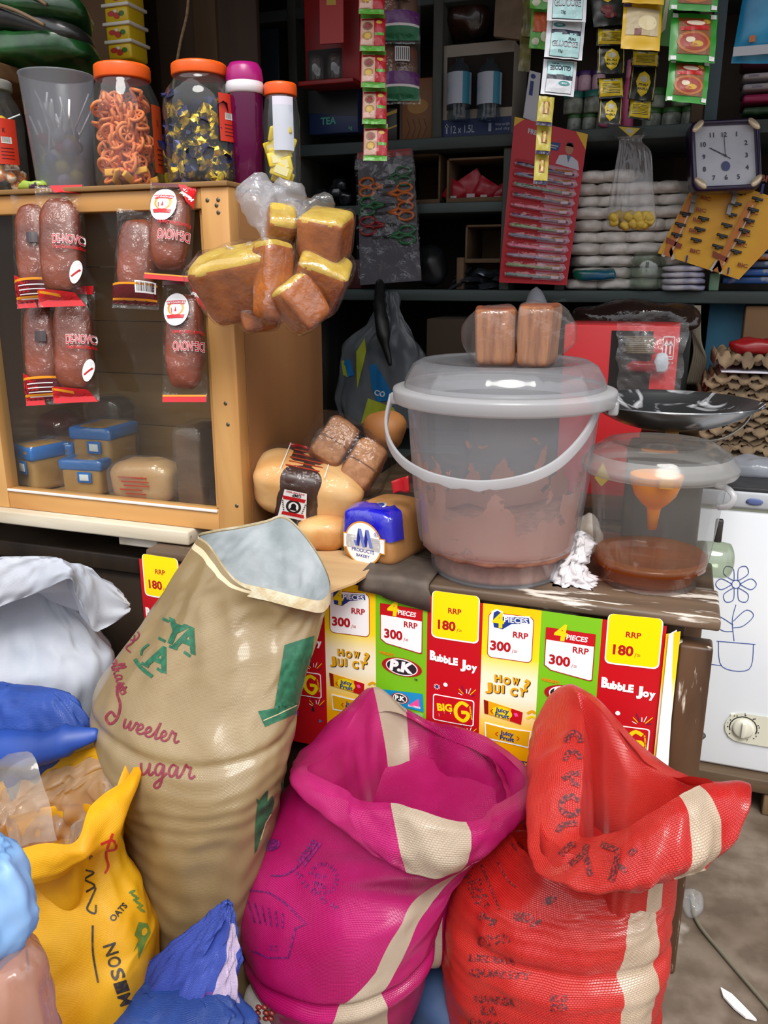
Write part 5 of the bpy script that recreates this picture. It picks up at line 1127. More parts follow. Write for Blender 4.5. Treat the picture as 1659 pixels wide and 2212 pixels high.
b = MB(); b.lathe([(0, .008), (91*k, .008), (94*k, .012), (96*k, .031), (109*k, .043), (113*k, .053), (115.5*k, zo), (0, zo+.0003)], 96, c2)
tag(b.build('amber_oil', OIL, None, c2), 'amber cooking oil lying in the bottom of the smaller bucket', 'oil', kind='stuff')
ORF = M('#ffab10', .35, c2='#ffb626', nscale=20, transl=.35)
fp_ = XYZ(1427, 1.463, CT+z2-.018); fn_ = thing('funnel', 'orange plastic funnel hanging under the lid of the oil bucket', 'funnel', fp_)
b = MB(); b.lathe([(54*k, 0), (53*k, -.004), (50*k, -.018), (42*k, -.036), (28*k, -.050), (16*k, -.058), (14*k, -.062), (9*k, -.098), (7.5*k, -.098), (12*k, -.062), (40*k, -.032), (52*k, 0)], 64, fp_ + V((-.006, 0, 0))); b.build('cone', ORF, fn_)
b = MB(); b.b2(fp_+V((-.001, -.062, -.012)), fp_+V((.022, -.045, .016)), 0, .003); b.build('tab', M('#f9b93c', .3, transl=.3), fn_)
b = MB(); b.tube(cr([UY(1548, 1048, 1.45), UY(1572, 1056, 1.43), UY(1586, 1076, 1.42), UY(1572, 1094, 1.42), UY(1550, 1096, 1.43)], 30), .0055, 10, 0, flat=.6); b.build('handle', FROSTR, sb)
# small glass jar lying behind the oil bucket
p = UY(1535, 1208, 1.60); t = thing('glass_jar', 'small glass jar lying on its side behind the oil bucket', 'jar', (p.x, p.y, CT)); ax = AX(p, (.2, -.9, 0), (.92, .2, -.05))
b = MB(); b.lathe([(0, -.03), (.028, -.03), (.034, -.02), (.035, .02), (.033, .032), (.026, .036), (.0, .033)], 40, (0, 0, 0), None, 0, ax); b.build('glass_body', FILM(.10, '#dfe8d8', '#a8b09a', .04, 2.2, .1, 9), t)
b = MB(); b.b2(UY(1541, 1172, 1.61), UY(1541, 1172, 1.61)+V((.014, .014, .045)), 0, .003); b.build('stopper', M('#2a2622', .5), t)
# crumpled white paper between the buckets
p = XYZ(1232, 1.40, CT); t = MB()
R_ = [ring(1178, 1262, 1280, 1268, 1.395, .55, 0, 60), ring(1180, 1245, 1278, 1250, 1.40, .55, 0, 60), ring(1200, 1215, 1262, 1225, 1.41, .6, 0, 60), ring(1215, 1190, 1270, 1195, 1.42, .5, 0, 60), ring(1228, 1160, 1272, 1165, 1.43, .4, 0, 60), ring(1235, 1145, 1255, 1146, 1.44, .3, 0, 60)]
t.loft(wrinkle(interp_rings(R_, 40), folds(.020, 4.5, 6, 131)), 0, True, True)
for i, q in enumerate(t.v):
    if q.z < CT+.001: t.v[i] = V((q.x, q.y, CT+.001))
single(t, 'crumpled_paper', M('#e4e0e2', .6, c2='#cfc6c8', nscale=30, transl=.1), 'crumpled white plastic wrapper standing between the two buckets', 'wrapper')
t = MB(); t.blob(XYZ(1258, 1.55, CT+.04), (.035, .03, .04), .7, 30); t.jiggle(.012, 30, 4); single(t, 'crumpled_bag', M('#b9ab98', .6, c2='#dcd4cc', nscale=30), 'beige crumpled bag behind the white wrapper', 'bag')
# loaves left of the bucket
def white_band(t, T, h):
    b = MB(); b.blob((-.012, 0, .0), (h[0]*.46, h[1]*1.09, h[2]*1.09), .40, 40, 0, T); b.build('brown_band', M('#3c241c', .35), t)
    b = MB(); f = lambda x, y, o: T @ V((x, -h[1]*1.11-o, y)); a = Art()
    a.poly([(-.046, -.036), (.010, -.036), (.004, .028), (-.040, .028)], 0); a.lay(2).ell(-.018, -.008, .015, .016, 1); a.lay(3).ell(-.018, -.008, .010, .011, 0)
    a.poly([(-.040, .006), (.002, .006), (.004, .014), (-.042, .014)], 2); a.poly([(-.040, -.030), (.006, -.030), (.004, -.022), (-.038, -.022)], 2)
    a.lay(4).ell(-.018, -.006, .005, .006, 3); a.poly([(-.026, -.016), (-.010, -.016), (-.014, -.008), (-.022, -.008)], 3); a.text('GMP', -.006, .022, .007, 3, .03, rot=pi, w=.018); a.text('WHITE SWEET BREAD', .0, .0265, .0038, 2, .03, rot=pi, w=.036)
    for s in (-1, 1):
        for q in range(5): a.ell(-.018+s*(.0185+.001*q), -.018+.005*q, .0022, .0012, 3, 8, s*.6)
    a.onto(b, f, None, .0003); b.build('label', [M('#f2f0f0', .35), M('#2a2422', .4), M('#c01c22', .35), M('#1c1a1c', .4)], t)
    b = MB(); rn = random.Random(3)
    for q in range(5): b.box((-.012+rn.uniform(-.006, .006), -h[1]*.55+q*h[1]*.26, h[2]*1.105), (h[0]*.62, .004, .0006), 0, T)
    for s in (-1, 1): b.box((-.012+s*h[0]*.40, 0, h[2]*1.10), (.0018, h[1]*1.7, .0012), 1, T)
    b.build('top_print', [M('#b03218', .45), WHT], t)
WB = M('#dba35e', .6, c2='#e9bf84', nscale=10, bump=.2, bscale=50)
c = UY(668, 1052, 1.47)
loaf_obj('white_loaf', 'white loaf with dark brown paper band and label, leaning on the bread pile', c, (.108, .062, .056), .30, WB, .52, wrap=white_band, group='loaves left of the bucket', fm=FILM(.012, '#ffffff', '#dddddd', .05, 1.0, 1.4, 24), rx=.30, ry=.20, n=40)
c = XYZ(700, 1.43, CT+.034); loaf_obj('bread_roll', 'pale bread roll under the banded white loaf', c, (.052, .045, .032), .3, M('#e2b26c', .6, c2='#c9823a', nscale=12), .75, group='loaves left of the bucket')
# brown twin loaf in a clear bag
p0 = UY(752, 985, 1.52); T0 = AX(p0, RGT*.84-UPV*.52, RGT*.50+UPV*.80+FWD*.12)
t = thing('brown_twin_loaf', 'brown loaf split in two, crumb side showing, bagged on top of the bread pile', 'bread loaf', p0-V((0, 0, .06)), 'loaves left of the bucket')
CRM = [M('#b07c52', .85, c2='#94623c', nscale=70, bump=.6, bscale=130), M('#8a5328', .6, c2='#a5682f', nscale=10)]
for s in (-1, 1):
    b = MB(); b.blob((0, 0, 0), (.035, .105, .050), .30, 40, 1, None, lambda q: V((q.x, q.y, q.z*(1+.10*cos(q.x*1.6) if q.z > 0 else 1))))
    for i, f in enumerate(b.f):
        if sum(b.v[j].y for j in f)/len(f) < -.098: b.m[i] = 0
    b.jiggle(.003, 40, s); Ts = T0 @ TM((s*.036, .055, -.004*s)); b.v = [Ts @ q for q in b.v]; o = b.build('loaf_half', CRM, t)
    b = MB(); b.box((0, -.1062, 0), (.064, .002, .0015), 0, Ts); b.build('crumb_groove', M('#6e4426', .8), o)
b = MB(); b.blob((0, .04, 0), (.092, .125, .062), .45, 44, 0, T0); b.jiggle(.010, 24, 7); b.build('bag', FILM(.012, '#ffffff', '#dddddd', .05, 1.0, 1.4, 24), t)
b = MB(); b.tube(cr([UY(870, 940, 1.62), UY(830, 930, 1.62), UY(800, 945, 1.62)], 12), [.02, .03, .036, .04, .042, .042, .042, .042, .04, .036, .03, .02], 20); b.jiggle(.004, 30, 2)
single(b, 'brown_loaf', M('#8e5a2c', .6, c2='#a06a36', nscale=10), 'round-topped brown loaf behind the split loaf, against the bucket', 'bread loaf', 'loaves left of the bucket')
b = MB(); P = [(622, 958), (665, 962), (700, 1010), (672, 1002)]; q = [UY(x, y, 1.50+.01*(i > 1)) for i, (x, y) in enumerate(P)]; b.grid(lambda u, v: q[0].lerp(q[1], u).lerp(q[3].lerp(q[2], u), v) + V((0, .006*sin(u*5+v*4), 0)), 10, 10)
o = single(b, 'red_bread_wrapper', M('#c41a24', .25, coat=.5), 'shiny red end of a bread wrapper sticking out of the pile', 'wrapper'); sm = o.modifiers.new('s', 'SOLIDIFY'); sm.thickness = .002
b = MB(); P = [(846, 1040), (884, 1026), (886, 1062), (850, 1066)]; q = [UY(x, y, 1.40) for x, y in P]; b.grid(lambda u, v: q[3].lerp(q[2], u).lerp(q[0].lerp(q[1], u), v) + V((0, .006*sin(u*5), 0)), 6, 6, 0); 
o = single(b, 'red_packet_corner', [M('#c41a24', .3)], 'red packet corner behind the blue-wrapped loaf', 'packet'); sm = o.modifiers.new('s', 'SOLIDIFY'); sm.thickness = .003
# blue bakery loaf
pb = XYZ(818, 1.395, CT); kk = mpp(pb); hb = (66*kk, .075, 58*kk); cb_ = pb + V((0, .045, hb[2])); Tb = TM(cb_, (0, 0, -.22))
t = thing('bakery_loaf', 'loaf with shiny blue wrapper and round white bakery label beside the large bucket', 'bread loaf', pb, 'loaves left of the bucket')
shp = lambda p: V((p.x*(1-.06*p.z), p.y, p.z*(1+.12*cos(p.x*1.5)) if p.z > 0 else p.z))
b = MB(); b.blob((0, 0, 0), hb, .30, 48, 0, Tb, shp); b.build('loaf', M('#c98f4e', .6, c2='#b3783a', nscale=14, bump=.2), t)
b = MB(); b.blob((0, 0, 0), (hb[0]*1.045, hb[1]*1.03, hb[2]*1.04), .30, 64, 0, None, shp)
keep = []
for i, f in enumerate(b.f):
    c = sum((b.v[j] for j in f), V((0, 0, 0)))/len(f); x, y, z = c.x/hb[0], c.y/hb[1], c.z/hb[2]
    if (y < -.35 and z > -.05 + .22*(x > .1) - .08*x + .05*sin(x*9)) or (z > .9 and y < -.3): keep.append(i)
b.f = [b.f[i] for i in keep]; b.m = [0]*len(keep); b.sm = [True]*len(keep); b.v = [Tb @ v for v in b.v]; b.jiggle(.003, 50, 3)
bm_ = b.build('blue_wrapper', M('#1717b8', .22, coat=.6, bump=.25, bscale=40, stretch=(3, 1, .4)), t)
b = MB(); f = lambda x, y, o: Tb @ V((x, -hb[1]*1.052-o, y)); a = Art(); s = hb[0]*.66
a.ell(-.002, -.008, s*1.08, s*1.12, 1, 40); a.rect(-s*1.22, -.022, s*1.22, .008, 1); a.lay(2).ell(-.002, -.008, s, s*1.04, 0, 40); a.rect(-s*1.16, -.020, s*1.16, .006, 0)
a.lay(3); mx = -.002; u = s*.5
for dx in (0, u*.86):
    x = mx - u*.8 + dx; a.poly([(x, -.014), (x+u*.38, -.014), (x+u*.62, .020), (x+u*.24, .020)], 2); a.lay(4).poly([(x+u*.24, .020), (x+u*.62, .020), (x+u*1.1, -.014), (x+u*.74, -.014)], 3); a.lay(3)
a.poly([(mx-u*1.1, -.004), (mx-u*.7, -.004), (mx-u*.6, -.014), (mx-u*.9, -.014)], 3); a.lay(4).text('R', mx+s*.72, .012, .004, 2, .02); a.stroke([(mx+s*.72+.0015+.004*cos(q*.5236), .014+.004*sin(q*.5236)) for q in range(13)], .0007, 2)
a.lay(3).text('PRODUCTS', mx, -.025, .0068, 2, .02, 'C', w=s*1.3); a.text('BAKERY', mx, -.035, .0058, 2, .02, 'C', w=s*.78)
a.onto(b, f, .02, .0003); b.build('label', [M('#f4f4f6', .3), M('#e0952e', .35), M('#1c2a8e', .35), M('#6d7cc4', .35)], t)
b = MB(); b.lathe([(0, 0), (.012, 0), (.012, .001), (0, .001)], 24, (0, 0, 0), None, 0, Tb @ TM((.012, -hb[1]*.55, hb[2]*1.15), (.2, 0, 0))); b.lathe([(0, 0), (.008, 0), (.008, .0006), (0, .0006)], 24, (0, 0, 0), None, 1, Tb @ TM((.012, -hb[1]*.55, hb[2]*1.15+.001), (.2, 0, 0))); b.build('seal', [M('#e6e6ec', .35), M('#2b3f9a', .35)], t)
b = MB(); b.blob((0, 0, 0), (hb[0]*1.12, hb[1]*1.06, hb[2]*1.06), .34, 40, 0, Tb, shp); b.jiggle(.005, 30, 6)
for i, v in enumerate(b.v):
    if v.z < CT+.0015: b.v[i] = V((v.x, v.y, CT+.0015))
b.build('bag', FILM(.02, '#ffffff', '#dddddd', .06, 1.3, 1, 24), t)
# weighing scale with steel pan
ps = UY(1447, 872, 1.70); sc_ = thing('weighing_scale', 'steel weighing scale pan dusted with flour behind the buckets', 'scale', (ps.x, 1.70, CT))
kk = mpp(ps); r = 178*kk
b = MB(); prof = [(r*math.sin(i/16*1.05)/math.sin(1.05), -.052 + .058*(1-cos(i/16*1.05))/(1-cos(1.05))) for i in range(17)]
b.lathe(prof + [(r*1.012, .007), (r*1.01, .004)], 96, ps, lambda a, z: 1+.05*max(0, cos(a))**8)
def flour_steel():
    m, nt, N, L, o = _new('floured_steel'); p = N('ShaderNodeBsdfPrincipled'); q = N('ShaderNodeBsdfDiffuse'); q.inputs[0].default_value = lin('#e6e6ea')
    p.inputs['Base Color'].default_value = lin('#8d9093'); p.inputs['Metallic'].default_value = .95; p.inputs['Roughness'].default_value = .28
    n = _noise(nt, 9, 9, stretch=(1, 2.2, 1)); n.inputs['Distortion'].default_value = 1.2; r_ = N('ShaderNodeValToRGB'); r_.color_ramp.elements[0].position = .52; r_.color_ramp.elements[1].position = .68
    L(n.outputs['Fac'], r_.inputs[0]); mx = N('ShaderNodeMixShader'); L(r_.outputs[0], mx.inputs[0]); L(p.outputs[0], mx.inputs[1]); L(q.outputs[0], mx.inputs[2]); L(mx.outputs[0], o.inputs[0]); return m
b.build('pan', flour_steel(), sc_)
b = MB(); b.b2(ps+V((-.004, -.05, -.075)), ps+V((.022, -.035, -.03)), 0, .001); b.b2(ps+V((-.05, -.035, -.075)), ps+V((.06, .035, -.055)), 0, .003); b.build('bracket', M('#8a6a34', .4, metal=.7), sc_)
b = MB(); b.b2((ps.x-.07, 1.64, CT), (ps.x+.075, 1.735, ps.z-.075), 0, .008); b.build('body', M('#3a3630', .5), sc_)
b = MB(); b.tube(cr([ps+V((.03, -.05, -.06)), ps+V((.09, -.06, -.055)), ps+V((.13, -.03, -.035)), ps+V((.15, 0, -.01))], 16), .003, 8); b.build('arm', M('#8a8378', .35, metal=.9), sc_)
# ================================================================ freezer at the right
fz = thing('chest_freezer', 'white chest freezer with blue line drawing and round dial at the right', 'freezer', (.55, 2.2, .09))
FX0, FX1, FY, FZ0, FZ1 = .055, 1.05, 1.90, .095, .728
b = MB(); b.b2((FX0, FY, FZ0), (FX1, FY+.52, FZ1), 0, .008); b.build('cabinet_body', M('#f6f9fd', .35, c2='#eef3fa', nscale=3), fz)
b = MB(); b.b2((FX0, FY-.008, FZ1+.006), (FX1, FY+.52, FZ1+.045), 0, .006); b.build('lid', M('#c9cdd2', .4, c2='#b5b9be', nscale=12), fz)
b = MB(); b.b2((FX0+.005, FY+.002, FZ1-.002), (FX1, FY+.51, FZ1+.008), 0, .002); b.build('gasket', M('#cfd6c2', .5), fz)
b = MB(); b.b2((FX0+.004, FY-.006, FZ1+.045), (FX1, FY+.50, FZ1+.053), 0, .002); b.build('lid_mat', M('#2e2f32', .6, c2='#3e3f42', nscale=10), fz)
D = Art(); g = lambda x, y: (x, y)
# plain flower outline drawn on the front
for q in range(6):
    t_ = q*pi/3; D.stroke([(1590+8*cos(t_), 1262+8*sin(t_)), (1590+34*cos(t_-.35), 1262+34*sin(t_-.35)), (1590+44*cos(t_), 1262+44*sin(t_)), (1590+34*cos(t_+.35), 1262+34*sin(t_+.35)), (1590+8*cos(t_), 1262+8*sin(t_))], 1.6, 0, 24)
D.stroke([(1590+9*cos(q*.4), 1262+9*sin(q*.4)) for q in range(17)], 1.6, 0); D.stroke([(1590, 1306), (1582, 1340), (1586, 1385)], 1.6, 0, 14)
D.stroke([(1584, 1350), (1550, 1330), (1535, 1340), (1560, 1362), (1584, 1364)], 1.6, 0, 20); D.stroke([(1584, 1342), (1612, 1318), (1628, 1330), (1606, 1352), (1584, 1356)], 1.6, 0, 20)
D.stroke([(1548, 1385), (1632, 1392)], 1.6, 0); D.stroke([(1552, 1385), (1560, 1440), (1618, 1446), (1628, 1392)], 1.6, 0, 16); D.stroke([(1512, 1432), (1560, 1438)], 1.4, 0)
P0 = MB(); D.onto(P0, lambda x, y, o: UY(x, y, FY-.0003-o), None, .0003); P0.build('line_drawing', M('#2c4f9a', .5), fz)
pc = UY(1605, 1571, FY); kk = mpp(pc); pr = 35*kk
b = MB(); a = Art(); a.rrect(-pr*1.05, -pr, .30, pr, pr*.98, 0); a.lay(2).stroke([(pr*.78*cos(radians(200-q*20)), pr*.78*sin(radians(200-q*20))) for q in range(12)], pr*.07, 1)
for q in range(9):
    t_ = radians(215-q*32); a.stroke([(pr*.84*cos(t_), pr*.84*sin(t_)), (pr*.92*cos(t_), pr*.92*sin(t_))], pr*.08, 1)
for q, s_ in enumerate('1234567'): a.text(s_, pr*.9*cos(radians(170-q*40)), pr*.9*sin(radians(170-q*40)), pr*.14, 1, .02, 'C')
a.text('POWER', pr*1.6, pr*.25, pr*.2, 1, .02); a.text('OPERATE', pr*1.5, -pr*.55, pr*.2, 1, .02)
a.onto(b, lambda x, y, o: V((pc.x+x, FY-.004-o, pc.z+y)), None, .0004)
b.b2((pc.x-pr*.8, FY-.004, pc.z-pr*.8), (pc.x+.28, FY+.002, pc.z+pr*.8), 0, .001); cp = b.build('control_panel', [M('#d5d3c0', .45), M('#2b2b2b', .5)], fz)
b = MB(); b.lathe([(pr*.62, 0), (pr*.60, .006), (pr*.5, .008), (0, .008)], 40, (0, 0, 0), None, 0, TM((pc.x, FY-.005, pc.z), (radians(90), 0, 0))); b.box((pc.x, FY-.016, pc.z), (pr*.22, .008, pr*.95), 0, None, .001); b.build('dial', M('#d9d6c6', .35), cp)
b = MB(); b.blob(UY(1630, 1084, FY-.010), (.018, .002, .008), 1, 12); b.build('badge', M('#5a6a9a', .4), fz)
pt = thing('freezer_stand', 'rough dark timber stand carrying the white freezer', 'stand', (.55, 2.1, 0))
b = MB(); b.b2((.02, 1.87, .058), (1.06, 1.93, .0945), 0, .004); b.b2((.02, 2.36, .058), (1.06, 2.42, .0945), 0, .004); b.build('beam', WOOD('#4a3a2c', '#6d5842', 'X', 12, .6, .3), pt)
for x in (.28, .9):
    for y in (1.875, 2.365): b = MB(); b.b2((x, y, 0), (x+.07, y+.05, .058), 0, .004); b.build('block', WOOD('#54432f', '#7a6448', 'Z', 12, .6, .3), pt)
b = MB(); b.blob(UY(1635, 1010, 2.05), (.07, .05, .026), .75, 40); b.jiggle(.012, 22, 9); zf = FZ1+.0535
for i, v in enumerate(b.v):
    if v.z < zf: b.v[i] = V((v.x, v.y, zf))
single(b, 'white_plastic_bag', FILM(.55, '#ffffff', '#c9ced8', .18, 1.4, .8, 20, transl=True), 'crumpled white plastic bag lying on the freezer lid', 'bag')
# floor bits
b = MB(); b.tube(cr([UZ(1492, 1935, .006), UZ(1505, 1990, .005), UZ(1560, 2060, .005), UZ(1620, 2130, .005), UZ(1680, 2200, .005)], 30), .0035, 8); single(b, 'cable', M('#6a6454', .6), 'thin grey cable running across the concrete floor', 'cable')
P = [(1556, 2136), (1580, 2150), (1602, 2172), (1625, 2196), (1634, 2206), (1610, 2200), (1585, 2180), (1562, 2155)]; b = MB(); q = [UZ(x, y, .004) for x, y in P]; n = len(q); b.add(q + [v + V((0, 0, .004)) for v in q], [list(range(n))[::-1], [n+i for i in range(n)]] + [[i, (i+1) % n, n+(i+1) % n, n+i] for i in range(n)], 0, False)
single(b, 'paper_scrap', M('#eeeeee', .6), 'white paper scrap on the floor at lower right', 'litter')
b = MB(); b.blob(UZ(1595, 1745, .02), (.02, .012, .008), .6, 14); b.jiggle(.004, 60, 3); single(b, 'red_scrap', M('#c8322a', .5), 'torn red plastic scrap on the floor by the freezer stand', 'litter')
b = MB(); b.blob(UZ(1495, 1950, .02), (.022, .03, .016), .8, 20); b.jiggle(.008, 40, 3)
for i, v in enumerate(b.v):
    if v.z < .002: b.v[i] = V((v.x, v.y, .002))
single(b, 'clear_scrap', FILM(.15, '#ffffff', '#cccccc', .1, 1.6, 1, 30), 'crumpled clear plastic scrap beside the counter leg', 'litter')
b = MB(); b.tube(cr([UY(1492, 1700, 1.62), UY(1500, 1620, 1.62), UY(1502, 1580, 1.62), UY(1508, 1600, 1.62)], 20), .007, 10); b.tube(cr([UY(1500, 1620, 1.62), V((UY(1500, 1620, 1.62).x, 1.62, .30))], 6), .007, 10)
p = UY(1498, 1640, 1.62); b = MB(); b.tube([V((p.x, 1.62, .002)), V((p.x+.002, 1.62, p.z)), V((p.x+.006, 1.62, p.z+.05)), V((p.x+.012, 1.615, p.z+.062))], .007, 10); single(b, 'metal_rod', M('#5a564e', .45, metal=.6), 'thin grey metal rod standing between the counter leg and the freezer', 'rod')
b = MB(); b.grid(lambda u, v: V((.012+.022*u, 1.318-.004*sin(v*3), .10+.2*v)), 3, 8, 0); b.grid(lambda u, v: V((.02+.012*u, 1.3165, .20+.04*v)), 2, 2, 1); b.grid(lambda u, v: V((.012+.012*u, 1.3165, .10+.03*v)), 2, 2, 2)
o = single(b, 'lower_poster_strip', [GRN, BLUP, RED], 'narrow green strip of poster low down beside the right counter leg', 'poster')
# ================================================================ wall shelving behind the counter
SHW = WOOD('#39423f', '#4e5a5a', 'X', 12, .6, .2, '#6b777a', .66); SHV = WOOD('#3a3a34', '#565a56', 'Z', 12, .6, .2, '#6f6052', .62)
sh = thing('wall_shelving', 'tall dark painted plank shelving along the back wall of the shop', 'shelving', (-.6, 2.6, 0))
def sp_(nm, lo, hi, m=SHW): b = MB(); b.b2(lo, hi, 0, .003); return b.build(nm, m, sh)
ZA, ZB, ZC = 1.185, 1.425, 1.595
sp_('shelf_board', (-1.25, 2.40, ZA-.032), (.9, 2.79, ZA)); sp_('shelf_board', (-1.25, 2.42, ZB-.028), (-.44, 2.79, ZB)); sp_('shelf_board', (-1.25, 2.40, ZC-.032), (.9, 2.79, ZC)); sp_('shelf_board', (-1.25, 2.42, .67), (.04, 2.79, .70))
sp_('shelf_board', (-1.25, 2.42, 1.93), (.9, 2.79, 1.96))
def col(px, Y): return XYZ(px, Y, 1.5).x
for px, z0, z1 in ((640, 0, 2.2), (942, ZC, 2.2), (1098, ZA, ZC-.032), (1222, ZA, ZC-.032)): x = col(px, 2.42); sp_('upright', (x-.014, 2.415, z0), (x+.014, 2.79, z1), SHV)
x = col(1513, 2.41); sp_('upright', (x-.036, 2.405, ZC), (x-.004, 2.44, 2.2), WOOD('#3b2c20', '#57432f', 'Z', 10, .6, .2)); sp_('upright', (x-.003, 2.40, ZC), (x+.028, 2.44, 2.2), WOOD('#3a4a4e', '#4d6068', 'Z', 12, .6, .2)); sp_('upright', (x-.02, 2.415, .70), (x+.02, 2.46, ZA-.032), SHV)
b = MB(); b.b2((.065, 2.52, .70), (.9, 2.535, ZA-.034)); b.build('blue_back', M('#4a8fb0', .6, c2='#3f7c98', nscale=6), sh)
bn = thing('rear_bench', 'low dark bench against the shelving holding cartons and the red box', 'bench', (-.5, 2.1, 0))
b = MB(); b.b2((-.75, 1.93, .672), (.035, 2.41, .70), 0, .004); b.build('top', DARKW, bn)
for x in (-.73, -.02):
    for y in (1.95, 2.35): b = MB(); b.b2((x, y, 0), (x+.04, y+.04, .672), 0, .003); b.build('leg', DARKW, bn)
b = MB(); b.b2((-.72, 1.955, .40), (0, 1.97, .66), 0, .003); b.build('front_panel', WOOD('#2e261c', '#55472e', 'X', 8, .7, .3, '#7d6f48', .64), bn)
b = MB(); b.b2((-.46, 1.90, .60), (-.02, 1.95, .672), 0, .006); single(b, 'timber_beam', WOOD('#8a7440', '#a89058', 'X', 10, .6, .2), 'yellowish timber beam seen between the two buckets', 'beam') if False else None
# left side: partition, shelf beam, margarine tubs, green packs
pw_ = thing('side_partition', 'brown board partition rising behind the jars', 'partition', (-1.3, 1.95, 0))
x0, x1 = XYZ(188, 1.95, 1.6).x, XYZ(258, 1.95, 1.6).x
b = MB(); b.b2((x0, 1.95, 0), (x1, 1.975, 2.2), 0, .003); b.build('board', WOOD('#5f4630', '#7d5f42', 'Z', 6, .7, .08), pw_)
b = MB(); b.b2((x1, 2.15, 0), (x1+.30, 2.17, 2.2), 0, .003); b.build('board', WOOD('#33261c', '#4a382a', 'Z', 6, .7, .08), pw_)
xx = XYZ(478, 2.2, 1.6).x; b = MB(); b.b2((xx-.034, 2.14, 1.62), (xx+.034, 2.20, 2.2), 0, .003); b.build('post', WOOD('#43321f', '#57432c', 'Z', 6, .7, .08), pw_)
p = UY(100, 150, 1.70); b = MB(); b.b2((-1.75, 1.58, p.z-.035), (x0+.05, 1.80, p.z), 0, .004); b.b2((-1.75, 1.80, p.z-.035), (x0+.02, 1.95, p.z-.005), 0, .004)
single(b, 'side_shelf', WOOD('#5b3f26', '#775637', 'X', 10, .6, .1), 'brown plank shelf at the upper left with green packs on it', 'shelf')
GRB, BLKB = M('#1f5e28', .3, c2='#123c18', nscale=16, bump=.5, bscale=22, coat=.4), M('#161616', .3, c2='#2a2c2a', nscale=14, bump=.5, bscale=22, coat=.3)
for i, (cx, cy, w, h, m, l, r) in enumerate(((90, 122, 240, 62, GRB, 'shiny green pack lying lowest on the upper left shelf', .0), (85, 78, 230, 46, BLKB, 'black pack with pale strap between two green packs', .18), (95, 35, 200, 60, GRB, 'shiny green pack on top of the pile at the upper left', .12), (20, -10, 160, 50, GRB, 'green pack reaching the top left corner', .1))):
    q = UY(cx, cy, 1.70); k = mpp(q); T = AX(q, RGT*cos(r)-UPV*sin(r), RGT*sin(r)+UPV*cos(r)); b = MB(); b.blob((0, 0, 0), (w*k/2, .07, h*k/2), .6, 40, 0, T); b.jiggle(.010, 16, i)
    t = thing('green_pack' if m is GRB else 'black_pack', l, 'pack', q-V((0, 0, h*k/2)), 'packs on the upper left shelf'); b.build('bag', m, t)
    if i: b = MB(); b.tube(cr([T @ V((-w*k*.5, -.075, h*k*.35)), T @ V((-w*k*.1, -.085, h*k*.1)), T @ V((w*k*.2, -.08, -h*k*.3))], 14), .004, 8); b.build('strap', M('#8c7358', .5), t)
TUB = [M('#d9b81e', .35), M('#e4e0d4', .35), M('#c03a2a', .4), M('#3f7a30', .4)]
px0 = [(277, 118, 66), (273, 80, 66), (270, 40, 66), (268, 2, 66), (266, -36, 66)]
for i, (cx, cy, w) in enumerate(px0):
    q = UY(cx, cy, 1.90); k = mpp(q); t = thing('margarine_tub', ('lowest', 'second lowest', 'middle', 'fourth from the bottom', 'topmost')[i] + ' yellow tub with white lid in the stack behind the snack jar', 'tub', q-V((0, 0, 14*k)), 'stacked margarine tubs')
    b = MB(); b.box(q, (w*k*.9, .07, 32*k), 0, None, .006)
    a = Art(); 
    for (x, y, rx, ry, m) in ((-12, 2, 9, 5, 2), (2, -3, 8, 6, 2), (14, 1, 7, 5, 3), (-2, 6, 5, 3, 1)): a.ell(x*k, y*k, rx*k, ry*k, m)
    a.onto(b, lambda x, y, o: q + V((x, -.0352-o, y))); b.build('tub_body', TUB, t)
    b = MB(); b.box(q+V((0, 0, 18*k)), (w*k*1.04, .078, 7*k), 1, None, .002); b.build('lid', TUB, t)
b = MB(); b.tube(cr([UY(408, -30, 1.80), UY(404, 30, 1.80), UY(390, 90, 1.80), UY(380, 150, 1.80), UY(372, 205, 1.80)], 30), .0032, 8); single(b, 'rope', M('#8a7456', .9, c2='#6a5840', nscale=200, bump=.6, bscale=300), 'thin twisted rope hanging between the two orange-lidded jars', 'rope')
# dark framed panel and tin behind the bottle
def card(nm, label, cat, pts, Y, th, mats, art=None, px=None, group=None):
    """stiff card from picture corners (tl, tr, br, bl) at depth Y (number or per corner); art in unit coordinates u right, v down"""
    Ys = Y if isinstance(Y, (list, tuple)) else [Y]*4; q = [UY(x, y, yy) for (x, y), yy in zip(pts, Ys)]
    n = (q[1]-q[0]).cross(q[3]-q[0]).normalized(); n = -n if n.dot(FWD) > 0 else n
    f = lambda u, v, o: q[0].lerp(q[1], u).lerp(q[3].lerp(q[2], u), v) + n*o
    b = MB(); vs = [f(u, v, o) for o in (0, -th) for u, v in ((0, 0), (1, 0), (1, 1), (0, 1))]; b.add(vs, [[0, 1, 2, 3], [7, 6, 5, 4], [0, 4, 5, 1], [1, 5, 6, 2], [2, 6, 7, 3], [3, 7, 4, 0]], 0, False)
    if art: a = Art(); art(a); a.onto(b, f, None, .0004)
    t = thing(nm, label, cat, q[3].lerp(q[2], .5), group); b.build('card', mats, t); return t, f
